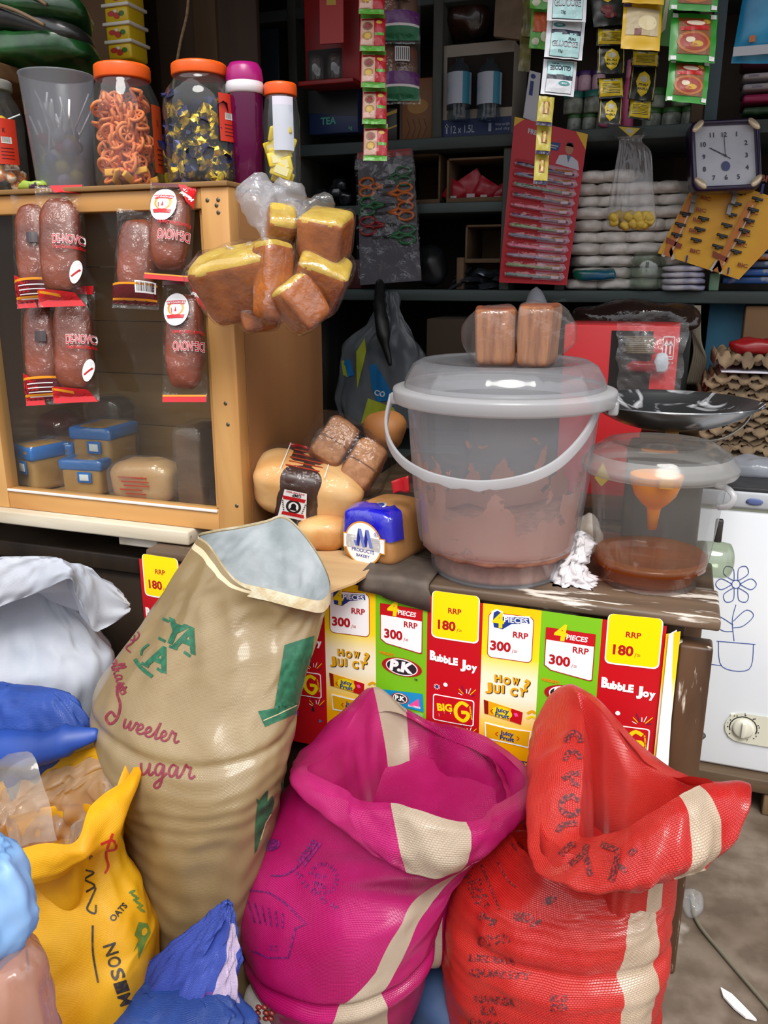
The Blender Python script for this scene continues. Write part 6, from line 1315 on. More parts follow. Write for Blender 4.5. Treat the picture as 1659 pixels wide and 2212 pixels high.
def cbox(nm, label, cat, x0, y0, x1, y1, Y, dz, mats, art=None, group=None, onz=None, r=.003):
    """upright box whose front face fills the picture rectangle at depth Y; front art in metres from the lower left corner"""
    a_, b_ = UY(x0, y1, Y), UY(x1, y0, Y); zb = a_.z if onz is None else onz
    t = thing(nm, label, cat, ((a_.x+b_.x)/2, Y+dz/2, zb), group); b = MB(); b.b2((a_.x, Y, zb), (b_.x, Y+dz, b_.z), 0, r); w, h = b_.x-a_.x, b_.z-zb
    if art: a = Art(); art(a, w, h); a.onto(b, lambda x, y, o: V((a_.x+x, Y-.0005-o, zb+y)), None, .0004)
    b.build('box', mats, t); return t, a_, w, h
DK = M('#1c2430', .5)
cbox('framed_picture', 'dark blue framed picture leaning behind the purple bottle', 'picture', 452, 60, 600, 330, 2.43, .02, [M('#1c2836', .5), M('#4a2420', .5), M('#101418', .5)], lambda a, w, h: (a.ell(w*.25, h*.75, w*.12, h*.16, 1), a.rect(w*.42, h*.3, w*.95, h*.72, 2)), onz=ZB+.001)
b = MB(); q = UY(538, 36, 2.45); b.lathe([(0, -.05), (.028, -.05), (.028, .04), (.022, .045), (0, .045)], 30, q); b.lathe([(.0284, -.03), (.0284, .02)], 30, q, None, 1); single(b, 'dark_tin', [M('#6b4a20', .5), M('#8a8478', .5)], 'small dim tin on the top shelf above the purple bottle', 'tin')
# red crate of drinking glasses, red pouch, blue tea pack
REDB = M('#8a1418', .45, c2='#a01a1c', nscale=10)
t, a_, w, h = cbox('red_crate', 'red cardboard box with two glasses showing, behind the corner jar', 'box', 660, -20, 776, 186, 2.30, .1, [REDB, M('#1a0c0c', .6)], lambda a, w, h: (a.rect(w*.05, h*.06, w*.68, h*.40, 1)), onz=None)
b = MB(); b.b2((a_.x, 2.25, UY(700, 176, 2.275).z-.012), (a_.x+w, 2.2995, UY(700, 176, 2.275).z), 0, .002); b.build('ledge', REDB, t)
for i, px in enumerate((683, 724)):
    q = UY(px, 150, 2.275); k = mpp(q); t = thing('drinking_glass', ('left', 'right')[i]+' clear drinking glass standing in the red box opening', 'glass', q-V((0, 0, 25*k)), 'glasses in the red box')
    q.z = UY(700, 176, 2.275).z + 25*k
    b = MB(); b.lathe([(0, -25*k), (15*k, -25*k), (17*k, -22*k), (17*k, 18*k), (13*k, 25*k)], 32, q); b.build('glass_wall', FILM(.04, '#ffffff', '#cccccc', .04, 2.5, 0, 9), t)
card('red_pouch', 'bright red pouch hanging in front of the red box', 'pouch', [(690, -40), (741, -40), (742, 92), (691, 95)], 2.22, .006, [M('#c41c1c', .35), M('#d8b040', .4)], lambda a: a.rect(.3, .2, .7, .38, 1))
t, a_, w, h = cbox('tea_pack', 'dark blue tea packet on the shelf behind the corner jar', 'packet', 668, 188, 772, 292, 2.38, .08, [M('#1d2f58', .4), M('#3a9a8a', .4), M('#11151c', .4)], lambda a, w, h: (a.poly([(0, h*.5), (w, h*.36), (w, h), (0, h)], 2), a.lay(2).text('TEA', w*.25, h*.22, h*.16, 1, .04), a.text('kg', w*.82, h*.08, h*.08, 1, .02)))
t, a_, w, h = cbox('spice_box', 'black and yellow box half hidden behind the red and green sachet strip', 'box', 822, 232, 858, 312, 2.44, .06, [M('#14120e', .4), M('#b8961a', .4)], lambda a, w, h: (a.poly([(0, h*.7), (w, h*.85), (w, h*.95), (0, h*.8)], 1), a.poly([(0, h*.3), (w, h*.45), (w, h*.5), (0, h*.35)], 1)), onz=ZC+.0005)
t, a_, w, h = cbox('spaghetti_box', 'dim orange-brown food box on the shelf left of the water carton', 'box', 862, 165, 944, 314, 2.44, .08, [M('#7a4a1c', .5), M('#3a1c10', .5), M('#a0702a', .5)], lambda a, w, h: (a.rect(w*.02, 0, w*.08, h, 1), a.ell(w*.5, h*.55, w*.28, h*.12, 2), *[a.stroke([(w*(.2+.15*i), h*.05), (w*(.3+.15*i), h*.2), (w*(.22+.15*i), h*.35)], w*.02, 1) for i in range(4)]), onz=ZC+.0005)
# water carton with two bottles
t, a_, w, h = cbox('water_carton', 'open-fronted water carton with blue base band on the upper shelf', 'carton', 953, 84, 1112, 312, 2.43, .20, [M('#a39a8e', .8), M('#221a14', .9), M('#1c2c58', .6), M('#aab2c4', .6), M('#8d8070', .8)], lambda a, w, h: (a.rect(w*.07, h*.30, w, h*.87, 1), a.rect(0, 0, w, h*.20, 2), a.lay(2).text('12 x 1.5L', w*.14, h*.05, h*.085, 3, .01, w=w*.34), a.stroke([(w*.08, h*.05), (w*.08, h*.14)], w*.02, 3), a.poly([(w*.05, h*.12), (w*.11, h*.12), (w*.08, h*.16)], 3), a.rect(w*.68, h*.05, w*.72, h*.14, 3), a.text('Keep upright', w*.78, h*.11, h*.03, 3, 0, w=w*.2), a.text('and dry', w*.78, h*.06, h*.03, 3, 0, w=w*.2)), onz=ZC+.0005)
for i, px in enumerate((992, 1057)):
    q = UY(px, 195, 2.40); k = mpp(q); t = thing('water_bottle', ('left', 'right')[i]+' water bottle with pale blue label in the open carton', 'bottle', q-V((0, 0, 60*k)), 'water bottles in the carton')
    b = MB(); b.lathe([(0, -60*k), (24*k, -60*k), (26*k, -54*k), (24*k, -40*k), (26*k, -30*k), (26*k, 32*k), (20*k, 46*k), (8*k, 54*k), (8*k, 62*k), (0, 62*k)], 36, q); b.build('bottle_wall', FILM(.10, '#c8d4dc', '#8a98a4', .05, 2.2, 0, 9), t)
    b = MB(); b.lathe([(26.6*k, -30*k), (26.6*k, 32*k)], 36, q, None, lambda i_, k_: 1 if k_ in (30, 31, 32, 33) else 0); b.build('label', [M('#aeb6c6', .5, c2='#7fa4bc', nscale=26, lo=.5, hi=.7), M('#2c7f9a', .5)], t)
card('paper_bags', 'sheaf of tan paper bags on the carton at the top of the picture', 'paper bags', [(1072, -30), (1132, -30), (1126, 86), (1066, 78)], 2.36, .02, [M('#7d6a58', .8, c2='#6a5846', nscale=20)])
b = MB(); b.blob(UY(1012, 40, 2.5), (.06, .05, .05), .8, 30); b.jiggle(.015, 22, 4); single(b, 'dark_pack', M('#3a2018', .3, c2='#241410', nscale=20, coat=.5), 'shiny dark brown pack above the water carton', 'pack')
card('white_tag', 'narrow white card with blue letter i left of the glucose strip', 'card', [(1144, 152), (1168, 158), (1158, 264), (1130, 254)], 2.39, .003, [M('#c9ccd4', .5), M('#23387a', .5)], lambda a: (a.ell(.38, .10, .22, .05, 1), a.rect(.2, .2, .5, .5, 1)))
# open cartons under it
CBD, CBI = M('#5e4832', .85, c2='#6e563c', nscale=12), M('#2a2018', .9)
def open_carton(label, x0, y0, x1, y1, Y, dz, zb):
    a_, b_ = UY(x0, y1, Y), UY(x1, y0, Y); t = thing('open_carton', label, 'carton', ((a_.x+b_.x)/2, Y+dz/2, zb), 'open cartons on the shelves'); X0, X1, Z1_ = a_.x, b_.x, b_.z
    for nm, lo, hi in (('side', (X0, Y, zb), (X0+.006, Y+dz, Z1_)), ('side', (X1-.006, Y, zb), (X1, Y+dz, Z1_)), ('back', (X0, Y+dz-.006, zb), (X1, Y+dz, Z1_)), ('bottom', (X0, Y, zb), (X1, Y+dz, zb+.006)), ('top', (X0, Y, Z1_-.006), (X1, Y+dz, Z1_)), ('lip', (X0, Y-.002, zb), (X1, Y+.004, zb+.012))):
        b = MB(); b.b2(lo, hi, 0, .001); b.build(nm, CBD, t)
    return X0, X1, Z1_
X0, X1, zt_ = open_carton('brown carton holding red packets under the water carton', 964, 336, 1098, 436, 2.43, .25, ZB+.0006)
for i, (px, w, hh) in enumerate(((983, 34, 28), (1020, 44, 40), (1048, 36, 30), (1078, 36, 20))):
    q = XYZ(px, 2.47+.01*(i % 2), ZB+.008); k = mpp(q); b = MB(); b.pillow(w*k*1.3, hh*k*1.5, .022, 0, TM(q+V((0, 0, hh*k*.62)), (.1, .55*(-1)**i, .1)), 8, 8, .08, .003, i); b.box(q+V((0, -.02, hh*k*.2)), (w*k*.4, .001, hh*k*.25), 1)
    single(b, 'red_packet', [M('#a0182a', .35), M('#b8a8a8', .5)], ('leftmost', 'tallest', 'second from the right', 'rightmost')[i]+' red packet in the brown carton under the water carton', 'packet', 'red packets in the carton')
open_carton('empty dark carton behind the scissors card', 846, 330, 952, 436, 2.45, .25, ZB+.0006)
open_carton('brown carton on the lower shelf right of the scissors card', 1004, 484, 1104, 560, 2.44, .2, ZA+.075)
cbox('carton_flap', 'tan carton flap standing on the lower shelf beside the silver packets', 'carton', 985, 556, 1002, 614, 2.43, .2, [CBD], onz=ZA+.0006)
cbox('carton_block', 'closed brown carton low on the lower shelf behind the silver packets', 'carton', 1004, 559, 1100, 612, 2.55, .1, [CBD], onz=ZA+.0006)
SIL = M('#5a6068', .25, metal=.7, c2='#262a34', nscale=40)
for i in range(14):
    px = 985+(i % 5)*23+(i//5)*8; q = XYZ(px, 2.44+.02*(i % 3), ZA+.012+.018*(i//5)); k = mpp(q); b = MB(); b.pillow(.055, .03, .012, 0, TM(q, (radians(-60), .3*((i*7) % 5-2)/2, .4*((i*3) % 5-2)/2)), 6, 6, .08, .002, i); b.jiggle(.003, 60, i)
    single(b, 'silver_packet', SIL, 'small silver foil packet in the heap under the brown carton', 'packet', 'silver packets on the lower shelf')
b = MB(); b.blob(UY(930, 575, 2.48), (.045, .05, .055), .7, 30); b.jiggle(.012, 25, 6); single(b, 'black_bundle', M('#131416', .4, c2='#202226', nscale=20), 'black plastic bundle on the lower shelf beside the scissors card', 'bundle')
for i, (px, py) in enumerate(((700, 425), (725, 415), (748, 428), (735, 400))): b = MB(); b.blob(UY(px, py, 2.46), (.022, .02, .018), .6, 16); b.jiggle(.008, 50, i); single(b, 'dark_packet', M('#1a1c20', .25, c2='#3a3e44', nscale=50, coat=.5), 'small dark glossy packet heaped left of the scissors card', 'packet', 'dark packets left of the scissors')
cbox('maroon_box', 'dark red flat box on the lower shelf behind the cakes', 'box', 700, 560, 780, 605, 2.46, .1, [M('#4a1416', .5)], onz=ZA+.0006)
# ---------------------------------------------------------------- jars and packs on the upper right shelf
def pot(label, px, y0, y1, w, Y, body, lid, fl=.22, zb=None, grp='pots on the upper right shelf', lname='lid'):
    q0 = UY(px, y1, Y); k = mpp(q0); r = w*k/2; H0 = (y1-y0)*k; q = q0 if zb is None else V((q0.x, Y, zb)); t = thing('cosmetic_pot', label, 'pot', q, grp)
    b = MB(); b.lathe([(0, .001), (r*.92, .001), (r, .006), (r, H0*(1-fl)*.8), (r*.92, H0*(1-fl))], 30, q); b.build('pot_body', body, t)
    b = MB(); b.lathe([(r*1.0, H0*(1-fl)), (r*1.02, H0*.97), (r*.95, H0), (0, H0)], 30, q); b.build(lname, lid, t); return H0
PKJ, PUL, TEL, GRL, CLJ = M('#c9a8b8', .35, c2='#b08ca0', nscale=50), M('#4a2c6e', .4), M('#1f6a62', .4), M('#2c5a24', .4), M('#8d948a', .3, c2='#5a6054', nscale=50)
zz = ZC+.0006
for i, px in enumerate((1238, 1270, 1300)): h0 = pot(('left', 'middle', 'right')[i]+' small green-lidded pot in the bottom row of the pot stack', px, 272, 306, 30, 2.45, CLJ, GRL, .2, zz)
for i, px in enumerate((1236, 1280)): h1 = pot(('left', 'right')[i]+' teal-lidded pot in the middle row of the pot stack', px, 226, 270, 42, 2.45, CLJ, TEL, .28, zz+h0+.0005)
for i, px in enumerate((1232, 1260, 1290)): pot(('left', 'middle', 'right')[i]+' purple-lidded pink pot on top of the pot stack', px, 186, 226, 28, 2.45, PKJ, PUL, .22, zz+h0+h1+.001)
for i, px in enumerate((1404, 1446, 1488)): h0 = pot(('left', 'middle', 'right')[i]+' green-lidded clear pot below the soup sachets', px, 262, 300, 40, 2.46, CLJ, GRL, .25, zz)
for i, px in enumerate((1410, 1470)): pot(('left', 'right')[i]+' upper green pot stacked below the soup sachets', px, 222, 262, 44, 2.46, M('#56704a', .4, c2='#8d948a', nscale=30), GRL, .35, zz+h0+.0005)
q = UY(1351, 300, 2.45); q.z = zz; k = mpp(q); t = thing('pink_bottle', 'slim pink lotion bottle between the black and yellow sachet strips', 'bottle', q)
b = MB(); b.lathe([(0, 0), (13*k, 0), (14*k, .004), (13*k, 80*k), (8*k, 100*k)], 28, q); b.build('bottle_body', M('#b84a78', .35), t); b = MB(); b.lathe([(8*k, 100*k), (9*k, 102*k), (8*k, 135*k), (0, 136*k)], 24, q); b.build('cap', M('#c87a96', .35), t)
b = MB(); b.blob(XYZ(1316, 2.43, zz+.024), (.03, .02, .023), .7, 20); b.jiggle(.008, 40, 3); single(b, 'pink_packet', M('#b0607a', .35), 'pinkish packet on the shelf edge under the seasoning sachets', 'packet')
xr = [1606, 1700]
def slab(label, y0, y1, m, nm='cloth_packet', x0=1604, art=None, Y=2.44, grp='packets stacked at the upper right'):
    return cbox(nm, label, 'packet', x0, y0, 1740, y1, Y, .16, m if isinstance(m, list) else [m], art, grp, None, .006)
slab('green packets lying lowest in the stack at the right edge', 224, 248, M('#2c4a2c', .35, c2='#5a7a5a', nscale=30))
slab('deep pink packet above the green one at the right edge', 196, 222, M('#a82a5c', .35))
slab('lower white cloth packet with script print at the right edge', 172, 195, [M('#b4aeb4', .5), M('#5a5a8a', .5)], art=lambda a, w, h: a.text('Lachkar', w*.15, h*.3, h*.4, 1, 0))
slab('upper white cloth packet with script print at the right edge', 149, 171, [M('#bdb6bb', .5), M('#5a5a8a', .5)], art=lambda a, w, h: a.text('Lachkar', w*.10, h*.3, h*.45, 1, 0))
slab('dusty pink packet above the white ones at the right edge', 97, 132, [M('#9a4a6c', .45), M('#5a3060', .5)], art=lambda a, w, h: a.text('Lachkar', w*.10, h*.4, h*.35, 1, 0))
b = MB(); q = UY(1668, 40, 2.1); b.pillow(.13, .17, .04, 0, TM(q, (0, .08, 0)), 12, 12, .08, .003, 2); b.box(q+V((-.02, -.022, -.062)), (.10, .002, .018), 1); b.box(q+V((-.035, -.022, -.04)), (.012, .002, .012), 2); t = thing('blue_snack_pack', 'bright blue packet hanging in the top right corner', 'packet', q); b.build('packet', [M('#1f86b8', .25, c2='#2fa0d0', nscale=14), M('#b8bcc4', .4), M('#c06a2a', .4)], t)
# ---------------------------------------------------------------- white bags of sugar and salt
WBG = FILM(.55, '#ffffff', '#b9b4ae', .15, 1.4, .8, 26, transl=True); SUGR = M('#c9c3ba', .7, c2='#aaa49c', nscale=30)
ordn = ('lowest', 'second', 'third', 'fourth', 'fifth', 'sixth', 'seventh', 'eighth', 'ninth', 'tenth')
proto = None
b = MB(); b.blob((0, 0, .016), (.052, .06, .016), .55, 28); b.jiggle(.004, 40, 3); MS = [MB(), MB(), MB()]
for ci, (px, n_, nm) in enumerate(((1268, 10, 'left'), (1330, 10, 'second'), (1392, 9, 'third'), (1455, 9, 'right'))):
    for r_ in range(n_):
        q = XYZ(px + 5*((r_*3) % 4-1.5), 2.47 + .01*((r_*5) % 3), ZA+.0006 + r_*.031)
        lab = (ordn[r_] if r_ < n_-1 else 'topmost') + ' white bag from the bottom in the ' + nm + ' pile behind the sweets bag'
        if r_ == n_-1: lab = 'topmost white bag in the ' + nm + ' pile behind the sweets bag'
        if proto is None:
            proto = thing('sugar_bag', lab, 'bag', q, 'white bags on the shelf'); m1 = MB(); m1.v = [v + q for v in b.v]; m1.f = b.f; m1.m = b.m; m1.sm = b.sm; m1.build('bag', M('#f0ece6', .4, c2='#d4cec6', nscale=28, bump=.6, bscale=50, coat=.3, transl=.1), proto)
        else: dup(proto, q, (0, 0, .25*((r_*7+ci*3) % 5-2)), lab, (.95+.08*((r_*3+ci) % 3), 1, 1))
q = UY(1284, 594, 2.40); b = MB(); b.pillow(.11, .036, .03, lambda: 0, TM(q, (radians(-30), .15, 0)), 10, 8, .06, .004, 3) if False else b.blob(q, (.06, .022, .016), .7, 30); b.jiggle(.008, 30, 5)
single(b, 'green_packet', M('#17604a', .25, c2='#1a5a86', nscale=14, coat=.5), 'shiny green and blue packet lying at the shelf edge beside the toothbrush card', 'packet')
q = XYZ(1395, 2.425, ZA+.0006); k = mpp(q); t = thing('empty_glass_jar', 'empty clear glass jar on the shelf in front of the white bags', 'jar', q)
b = MB(); b.lathe([(0, .003), (34*k, .002), (37*k, .010), (36*k, 62*k), (31*k, 68*k), (30*k, 78*k), (28.5*k, 78*k), (29*k, 66*k), (34*k, 60*k), (34*k, .012), (0, .008)], 48, q); b.build('glass_body', FILM(.05, '#e8efe9', '#b0b8b0', .03, 2.4, 0, 9), t)
for i in range(4):
    q = XYZ(1475, 2.42, ZA+.0006+.016*i); b = MB(); b.blob(q+V((0, 0, .008)), (.055, .05, .008), .5, 20); b.jiggle(.003, 40, i); single(b, 'folded_bag', M('#c4c2c6', .5, c2='#8a8aa4', nscale=30), ordn[i]+' folded white packet in the low pile right of the glass jar', 'packet', 'folded white packets')
for i in range(8):
    col_ = ('#1c4a8a', '#2456a0', '#3a4a6a', '#b8661e', '#2a5aa8', '#4a5a78', '#1c3f7a', '#6a7690')[i]
    cbox('stationery_packet', ('royal blue', 'bright blue', 'slate', 'orange', 'mid blue', 'blue-grey', 'navy', 'pale grey-blue')[i]+' packet in the pile behind the razor card at the right edge', 'packet', 1560+(i % 3)*8, 598-i*17, 1720, 613-i*17, 2.42, .14, [M(col_, .35, c2='#8a94a8', nscale=40, lo=.55, hi=.7)], None, 'packets behind the razor card', None, .004)
cbox('wire_pack', 'small pale green pot standing at the shelf end behind the razor card', 'pot', 1531, 590, 1556, 614, 2.42, .04, [M('#7aa080', .4)], onz=ZA+.0006)
# ---------------------------------------------------------------- below the lower shelf
def hang_bag(nm, label, lv, Y, mats, seed, arts=None):
    R = [ring(xl, yl, xr, yr, Y, .22, 0, 72) for xl, yl, xr, yr in lv]; b = MB(); b.loft(wrinkle(interp_rings(R, 60), folds(.016, 3, 4, seed)), 0, True, True); c = cen(R[0]); t = thing(nm, label, 'bag', c); 
    if arts: a = Art(); arts(a); a.project(b, b.bvh(), 9, .001)
    b.build('bag', mats, t); return t
GB = M('#5d6266', .4, c2='#4a4f55', nscale=10, transl=.15, bump=.3, bscale=20)
t = hang_bag('shopping_bag', 'grey plastic shopping bag with blue and yellow print hanging behind the bread pile', [(740, 915, 900, 925), (728, 860, 915, 870), (735, 790, 915, 790), (745, 740, 905, 745), (790, 700, 880, 700), (815, 660, 862, 660), (830, 630, 852, 630)], 2.36, [GB, M('#1b5f92', .4), M('#8d962a', .4), M('#b8c0cc', .4)], 141,
    lambda a: (a.poly([(798, 790), (812, 785), (848, 850), (842, 865), (815, 868), (803, 835)], 1), a.poly([(795, 860), (850, 880), (870, 915), (780, 915)], 2), a.poly([(742, 780), (756, 775), (766, 810), (752, 815)], 1), a.poly([(738, 780), (744, 778), (752, 815), (742, 810)], 2), a.poly([(770, 760), (788, 730), (792, 760), (772, 840)], 2), a.lay(2).text('CO', 808, 852, 12, 3, .05, flip=-1, rot=.25, w=24)))
b = MB(); b.tube(cr([UY(822, 612, 2.385), UY(820, 660, 2.33), UY(828, 720, 2.29), UY(842, 790, 2.28)], 20), [.016]*6+[.02]*8+[.016, .012, .010, .008, .006, .004], 10); b.jiggle(.004, 30, 2); single(b, 'black_bag_strip', M('#0c0d0e', .5), 'twisted black plastic strip hanging below the scissors card', 'plastic strip')
b = MB(); b.tube(cr([UY(1157, 620, 2.36), UY(1158, 640, 2.34), UY(1158, 675, 2.33)], 12), [.004, .005, .008, .012, .016, .02, .024, .027, .03, .032, .034, .036], 16); b.jiggle(.005, 40, 4); single(b, 'knotted_white_bag', M('#a8abb2', .4, transl=.2), 'knotted top of a white plastic bag hanging behind the loaves on the bucket', 'bag')
cbox('brown_carton', 'dim brown carton under the shelf left of the large bucket lid', 'carton', 920, 690, 1010, 800, 2.32, .3, [M('#33261a', .9)], onz=None)
cbox('brown_carton', 'dim brown carton on the bench behind the large bucket', 'carton', 1012, 720, 1216, 930, 2.3, .3, [M('#3a2a1c', .9)], onz=.7005)
b = MB(); b.blob(UY(1370, 690, 2.30), (.16, .06, .045), .8, 40); b.jiggle(.018, 14, 3); single(b, 'dark_clear_bag', FILM(.5, '#b9a59a', '#4a3a34', .10, 1.8, 1, 14, transl=True), 'brownish clear plastic bag lying on the red box', 'bag')
RBX = M('#cc2a2e', .42)
t, a_, w, h = cbox('red_box', 'red cardboard box with this-way-up arrows and cut-out window, behind the weighing scale', 'box', 1205, 705, 1470, 955, 2.05, .20, [RBX, M('#1c1512', .8), M('#f0dede', .5), M('#e8c21e', .4), M('#b01e22', .5)],
    lambda a, w, h: (a.rect(w*.42, h*.60, w*.78, h*.97, 1), a.rrect(w*.865, h*.815, w*.965, h*.945, .003, 2), a.lay(2).rrect(w*.872, h*.822, w*.958, h*.938, .002, 0), a.lay(3).rect(w*.876, h*.828, w*.954, h*.836, 2), *[(a.rect(w*x-.002, h*.845, w*x+.002, h*.90, 2), a.poly([(w*x-.0055, h*.895), (w*x+.0055, h*.895), (w*x, h*.925)], 2)) for x in (.897, .933)], a.lay(2).text('THIS SIDE UP', w*.868, h*.79, h*.014, 2, .02, w=w*.1), a.lay(1).poly([(w*.36, h*.10), (w*.43, h*.20), (w*.50, h*.10), (w*.43, h*.05)], 3), a.rect(0, 0, w, h*.02, 4)), onz=.7005)
# matches bundle and packet in the window, crinkled bag over the front
for i in range(9):
    b = MB(); q = UY(1385-((i*13) % 7), 762-i*4.2, 2.04); b.tube([q+V((-.032, -.004, 0)), q+V((.032, -.004, .001))], .0026, 8); single(b, 'kindling_stick', M('#6f6248', .7), 'thin pale stick in the window of the red box', 'stick', 'sticks in the red box window')
b = MB(); b.blob(UY(1395, 792, 2.035), (.045, .010, .012), .6, 20); b.jiggle(.006, 40, 5); single(b, 'red_wrapper', [M('#8d1a1e', .3)], 'crumpled red wrapper at the bottom of the red box window', 'wrapper')
b = MB(); b.blob(UY(1429, 784, 2.03), (.016, .008, .024), .8, 16); b.jiggle(.005, 50, 3); single(b, 'white_wrapper', M('#c9d0d8', .4), 'white twisted wrapper at the right side of the red box window', 'wrapper')
b = MB(); b.grid(lambda u, v: UY(1335+150*u*(1-.1*v), 700+150*v, 2.025-.012*sin(u*3.1)*sin(v*3)), 26, 26); b.jiggle(.009, 24, 6); b.jiggle(.004, 70, 7); o = single(b, 'clear_bag', FILM(.10, '#ffffff', '#c9c2c2', .08, 2.0, 1, 24), 'crinkled clear plastic bag hanging over the front of the red box', 'bag')
# egg trays
def tray_mesh():
    b = MB(); n, m = 6, 5; P_ = .048; am = .0125
    def f(u, v):
        x, y = u*n*P_, v*m*P_; e = min(u, 1-u, v, 1-v); z = am*math.tanh(1.6*cos(2*pi*u*n)*cos(2*pi*v*m))*min(1, .55+e*4) + .003*sin(7*pi*u*n)*(e < .02)
        return V((x, y, z+.020 - (.010 if e < .012 else 0)))
    b.grid(f, n*10, m*10, 0); return b
TRM = M('#8d785c', .95, c2='#6f5c48', nscale=30, bump=.5, bscale=120)
tm_ = tray_mesh(); o0 = UY(1512, 958, 2.12); zt0 = FZ1+.0535; me = None
for i in range(18):
    q = V((o0.x+.012*sin(i*2.3), 2.13+.008*cos(i*1.7), zt0+.0112*i)); lab = ('lowest egg tray in the tall grey-brown stack on the freezer' if i == 0 else ('egg tray number %s from the bottom' % ('one two three four five six seven eight nine ten eleven twelve thirteen fourteen fifteen sixteen seventeen eighteen'.split()[i])) + ' of the tall grey-brown stack on the freezer')
    if i == 17: lab = 'uppermost egg tray of the tall stack, just under the white paper'
    if me is None:
        m1 = MB(); m1.v = [v+q for v in tm_.v]; m1.f = tm_.f; m1.m = tm_.m; m1.sm = tm_.sm; o = m1.build('egg_tray', TRM, None, q); sm = o.modifiers.new('s', 'SOLIDIFY'); sm.thickness = .0028; me = o
        tag(o, lab, 'egg tray', 'stacked egg trays')
    else: dup(me, q, (0, 0, .03*sin(i*3)), lab)
zs = zt0+.0112*18+.020
b = MB(); b.b2((o0.x+.03, 2.12, zs), (o0.x+.30, 2.36, zs+.004), 0, .001); single(b, 'white_paper', M('#d4d2dc', .6), 'folded white paper between the egg tray stack and the loose tray', 'paper')
q = V((o0.x+.014, 2.12, zs+.006)); o = dup(me, q, (0, 0, .02), 'loose egg tray lying on white paper above the tall stack'); o.scale = (1, 1, 1.45)
b = MB(); b.blob(q+V((.085, .05, .052)), (.055, .03, .018), .7, 24); b.jiggle(.008, 40, 3); single(b, 'red_bag', M('#8a1218', .35), 'dark red plastic bag lying on the loose egg tray', 'bag')
cbox('tan_carton', 'tan carton standing behind the loose egg tray against the blue board', 'carton', 1600, 662, 1740, 765, 2.42, .08, [M('#8a6a4a', .85)], onz=None)
b = MB()
for i in range(7): b.tube(cr([UY(1502+i*1.5, 660, 2.37), UY(1494+i*3, 700+6*i, 2.36), UY(1500+i*4, 760+3*i, 2.37), UY(1484+i*5, 830, 2.38)], 16), .004, 6)
single(b, 'cloth_strips', M('#8d8470', .9), 'bundle of pale cloth strips tied to the shelf post beside the red box', 'strips')
# wall clock
q = UY(1565, 338, 2.34); k = mpp(q); r_ = 76*k; T = AX(q, RGT*cos(.06)-UPV*sin(-.045), RGT*sin(-.06)+UPV)
ck = thing('wall_clock', 'square wall clock with dark purple frame and pale gold corners', 'clock', q-V((0, 0, r_)))
def rsq(w, h, c, y, n=5):
    P = []
    for cx, cz_, a0 in ((w-c, h-c, 0), (-w+c, h-c, 90), (-w+c, -h+c, 180), (w-c, -h+c, 270)):
        for i in range(n): t_ = radians(a0+90*i/(n-1)); P.append(T @ V((cx+c*cos(t_), y, cz_+c*sin(t_))))
    return P
w_, h_ = 75*k, 76*k
b = MB(); b.loft([rsq(w_*.86, h_*.86, .014, -.002), rsq(w_*.88, h_*.88, .014, -.014), rsq(w_*.94, h_*.94, .018, -.018), rsq(w_, h_, .022, -.010), rsq(w_, h_, .022, .02)], 0, False, True); b.build('frame', M('#2a1c40', .3, coat=.4), ck)
b = MB(); b.loft([rsq(w_*.87, h_*.87, .012, -.003), [T @ V((0, -.003, 0))]*20], 0)
a = Art()
for i in range(12):
    t_ = pi/2-(i+1)*pi/6; R0 = w_*.66/max(abs(cos(t_)), abs(sin(t_)), .86); a.text(str(i+1), R0*.93*cos(t_), R0*.93*sin(t_)-.006, .0115, 1, .03, 'C')
a.lay(2).rect(-w_*.42, -w_*.1, -w_*.05, w_*.8, 2); a.ell(0, -w_*.3, .011, .012, 3); a.lay(3).stroke([(0, 0), (-w_*.44, w_*.24)], .0022, 4); a.stroke([(0, 0), (-.001, w_*.62)], .0015, 4); a.stroke([(0, 0), (.012, -.008)], .0018, 4); a.lay(4).ell(0, 0, .003, .003, 4)
a.items = [it for it in a.items if it[2] != 2]
a.onto(b, lambda x, y, o: T @ V((x, -.004-o, y)), None, .0004); b.build('dial', [M('#d3d4dc', .4, c2='#bcbec9', nscale=9), M('#3a3c50', .5), M('#d8c88a', .4), M('#4a5280', .4), M('#2a2a38', .4)], ck)
b = MB(); b.loft([rsq(w_*.87, h_*.87, .012, -.012), [T @ V((0, -.013, 0))]*20], 0); b.build('glass', FILM(.02, '#ffffff', '#cccccc', .02, 2.2, 0, 9), ck)
for sx in (-1, 1):
    for sz in (-1, 1): b = MB(); b.blob((sx*(w_-.016), -.017, sz*(h_-.016)), (.018, .006, .008), .9, 16, 0, T @ TM((0, 0, 0))); 
    pass
for sx in (-1, 1):
    for sz in (-1, 1): b = MB(); b.blob((0, 0, 0), (.019, .005, .0085), .95, 18, 0, T @ TM((sx*(w_-.017), -.0175, sz*(h_-.017)), (0, -sx*sz*pi/4*-1, 0))); b.build('corner_cap', M('#d8c4a4', .3, metal=.3), ck)
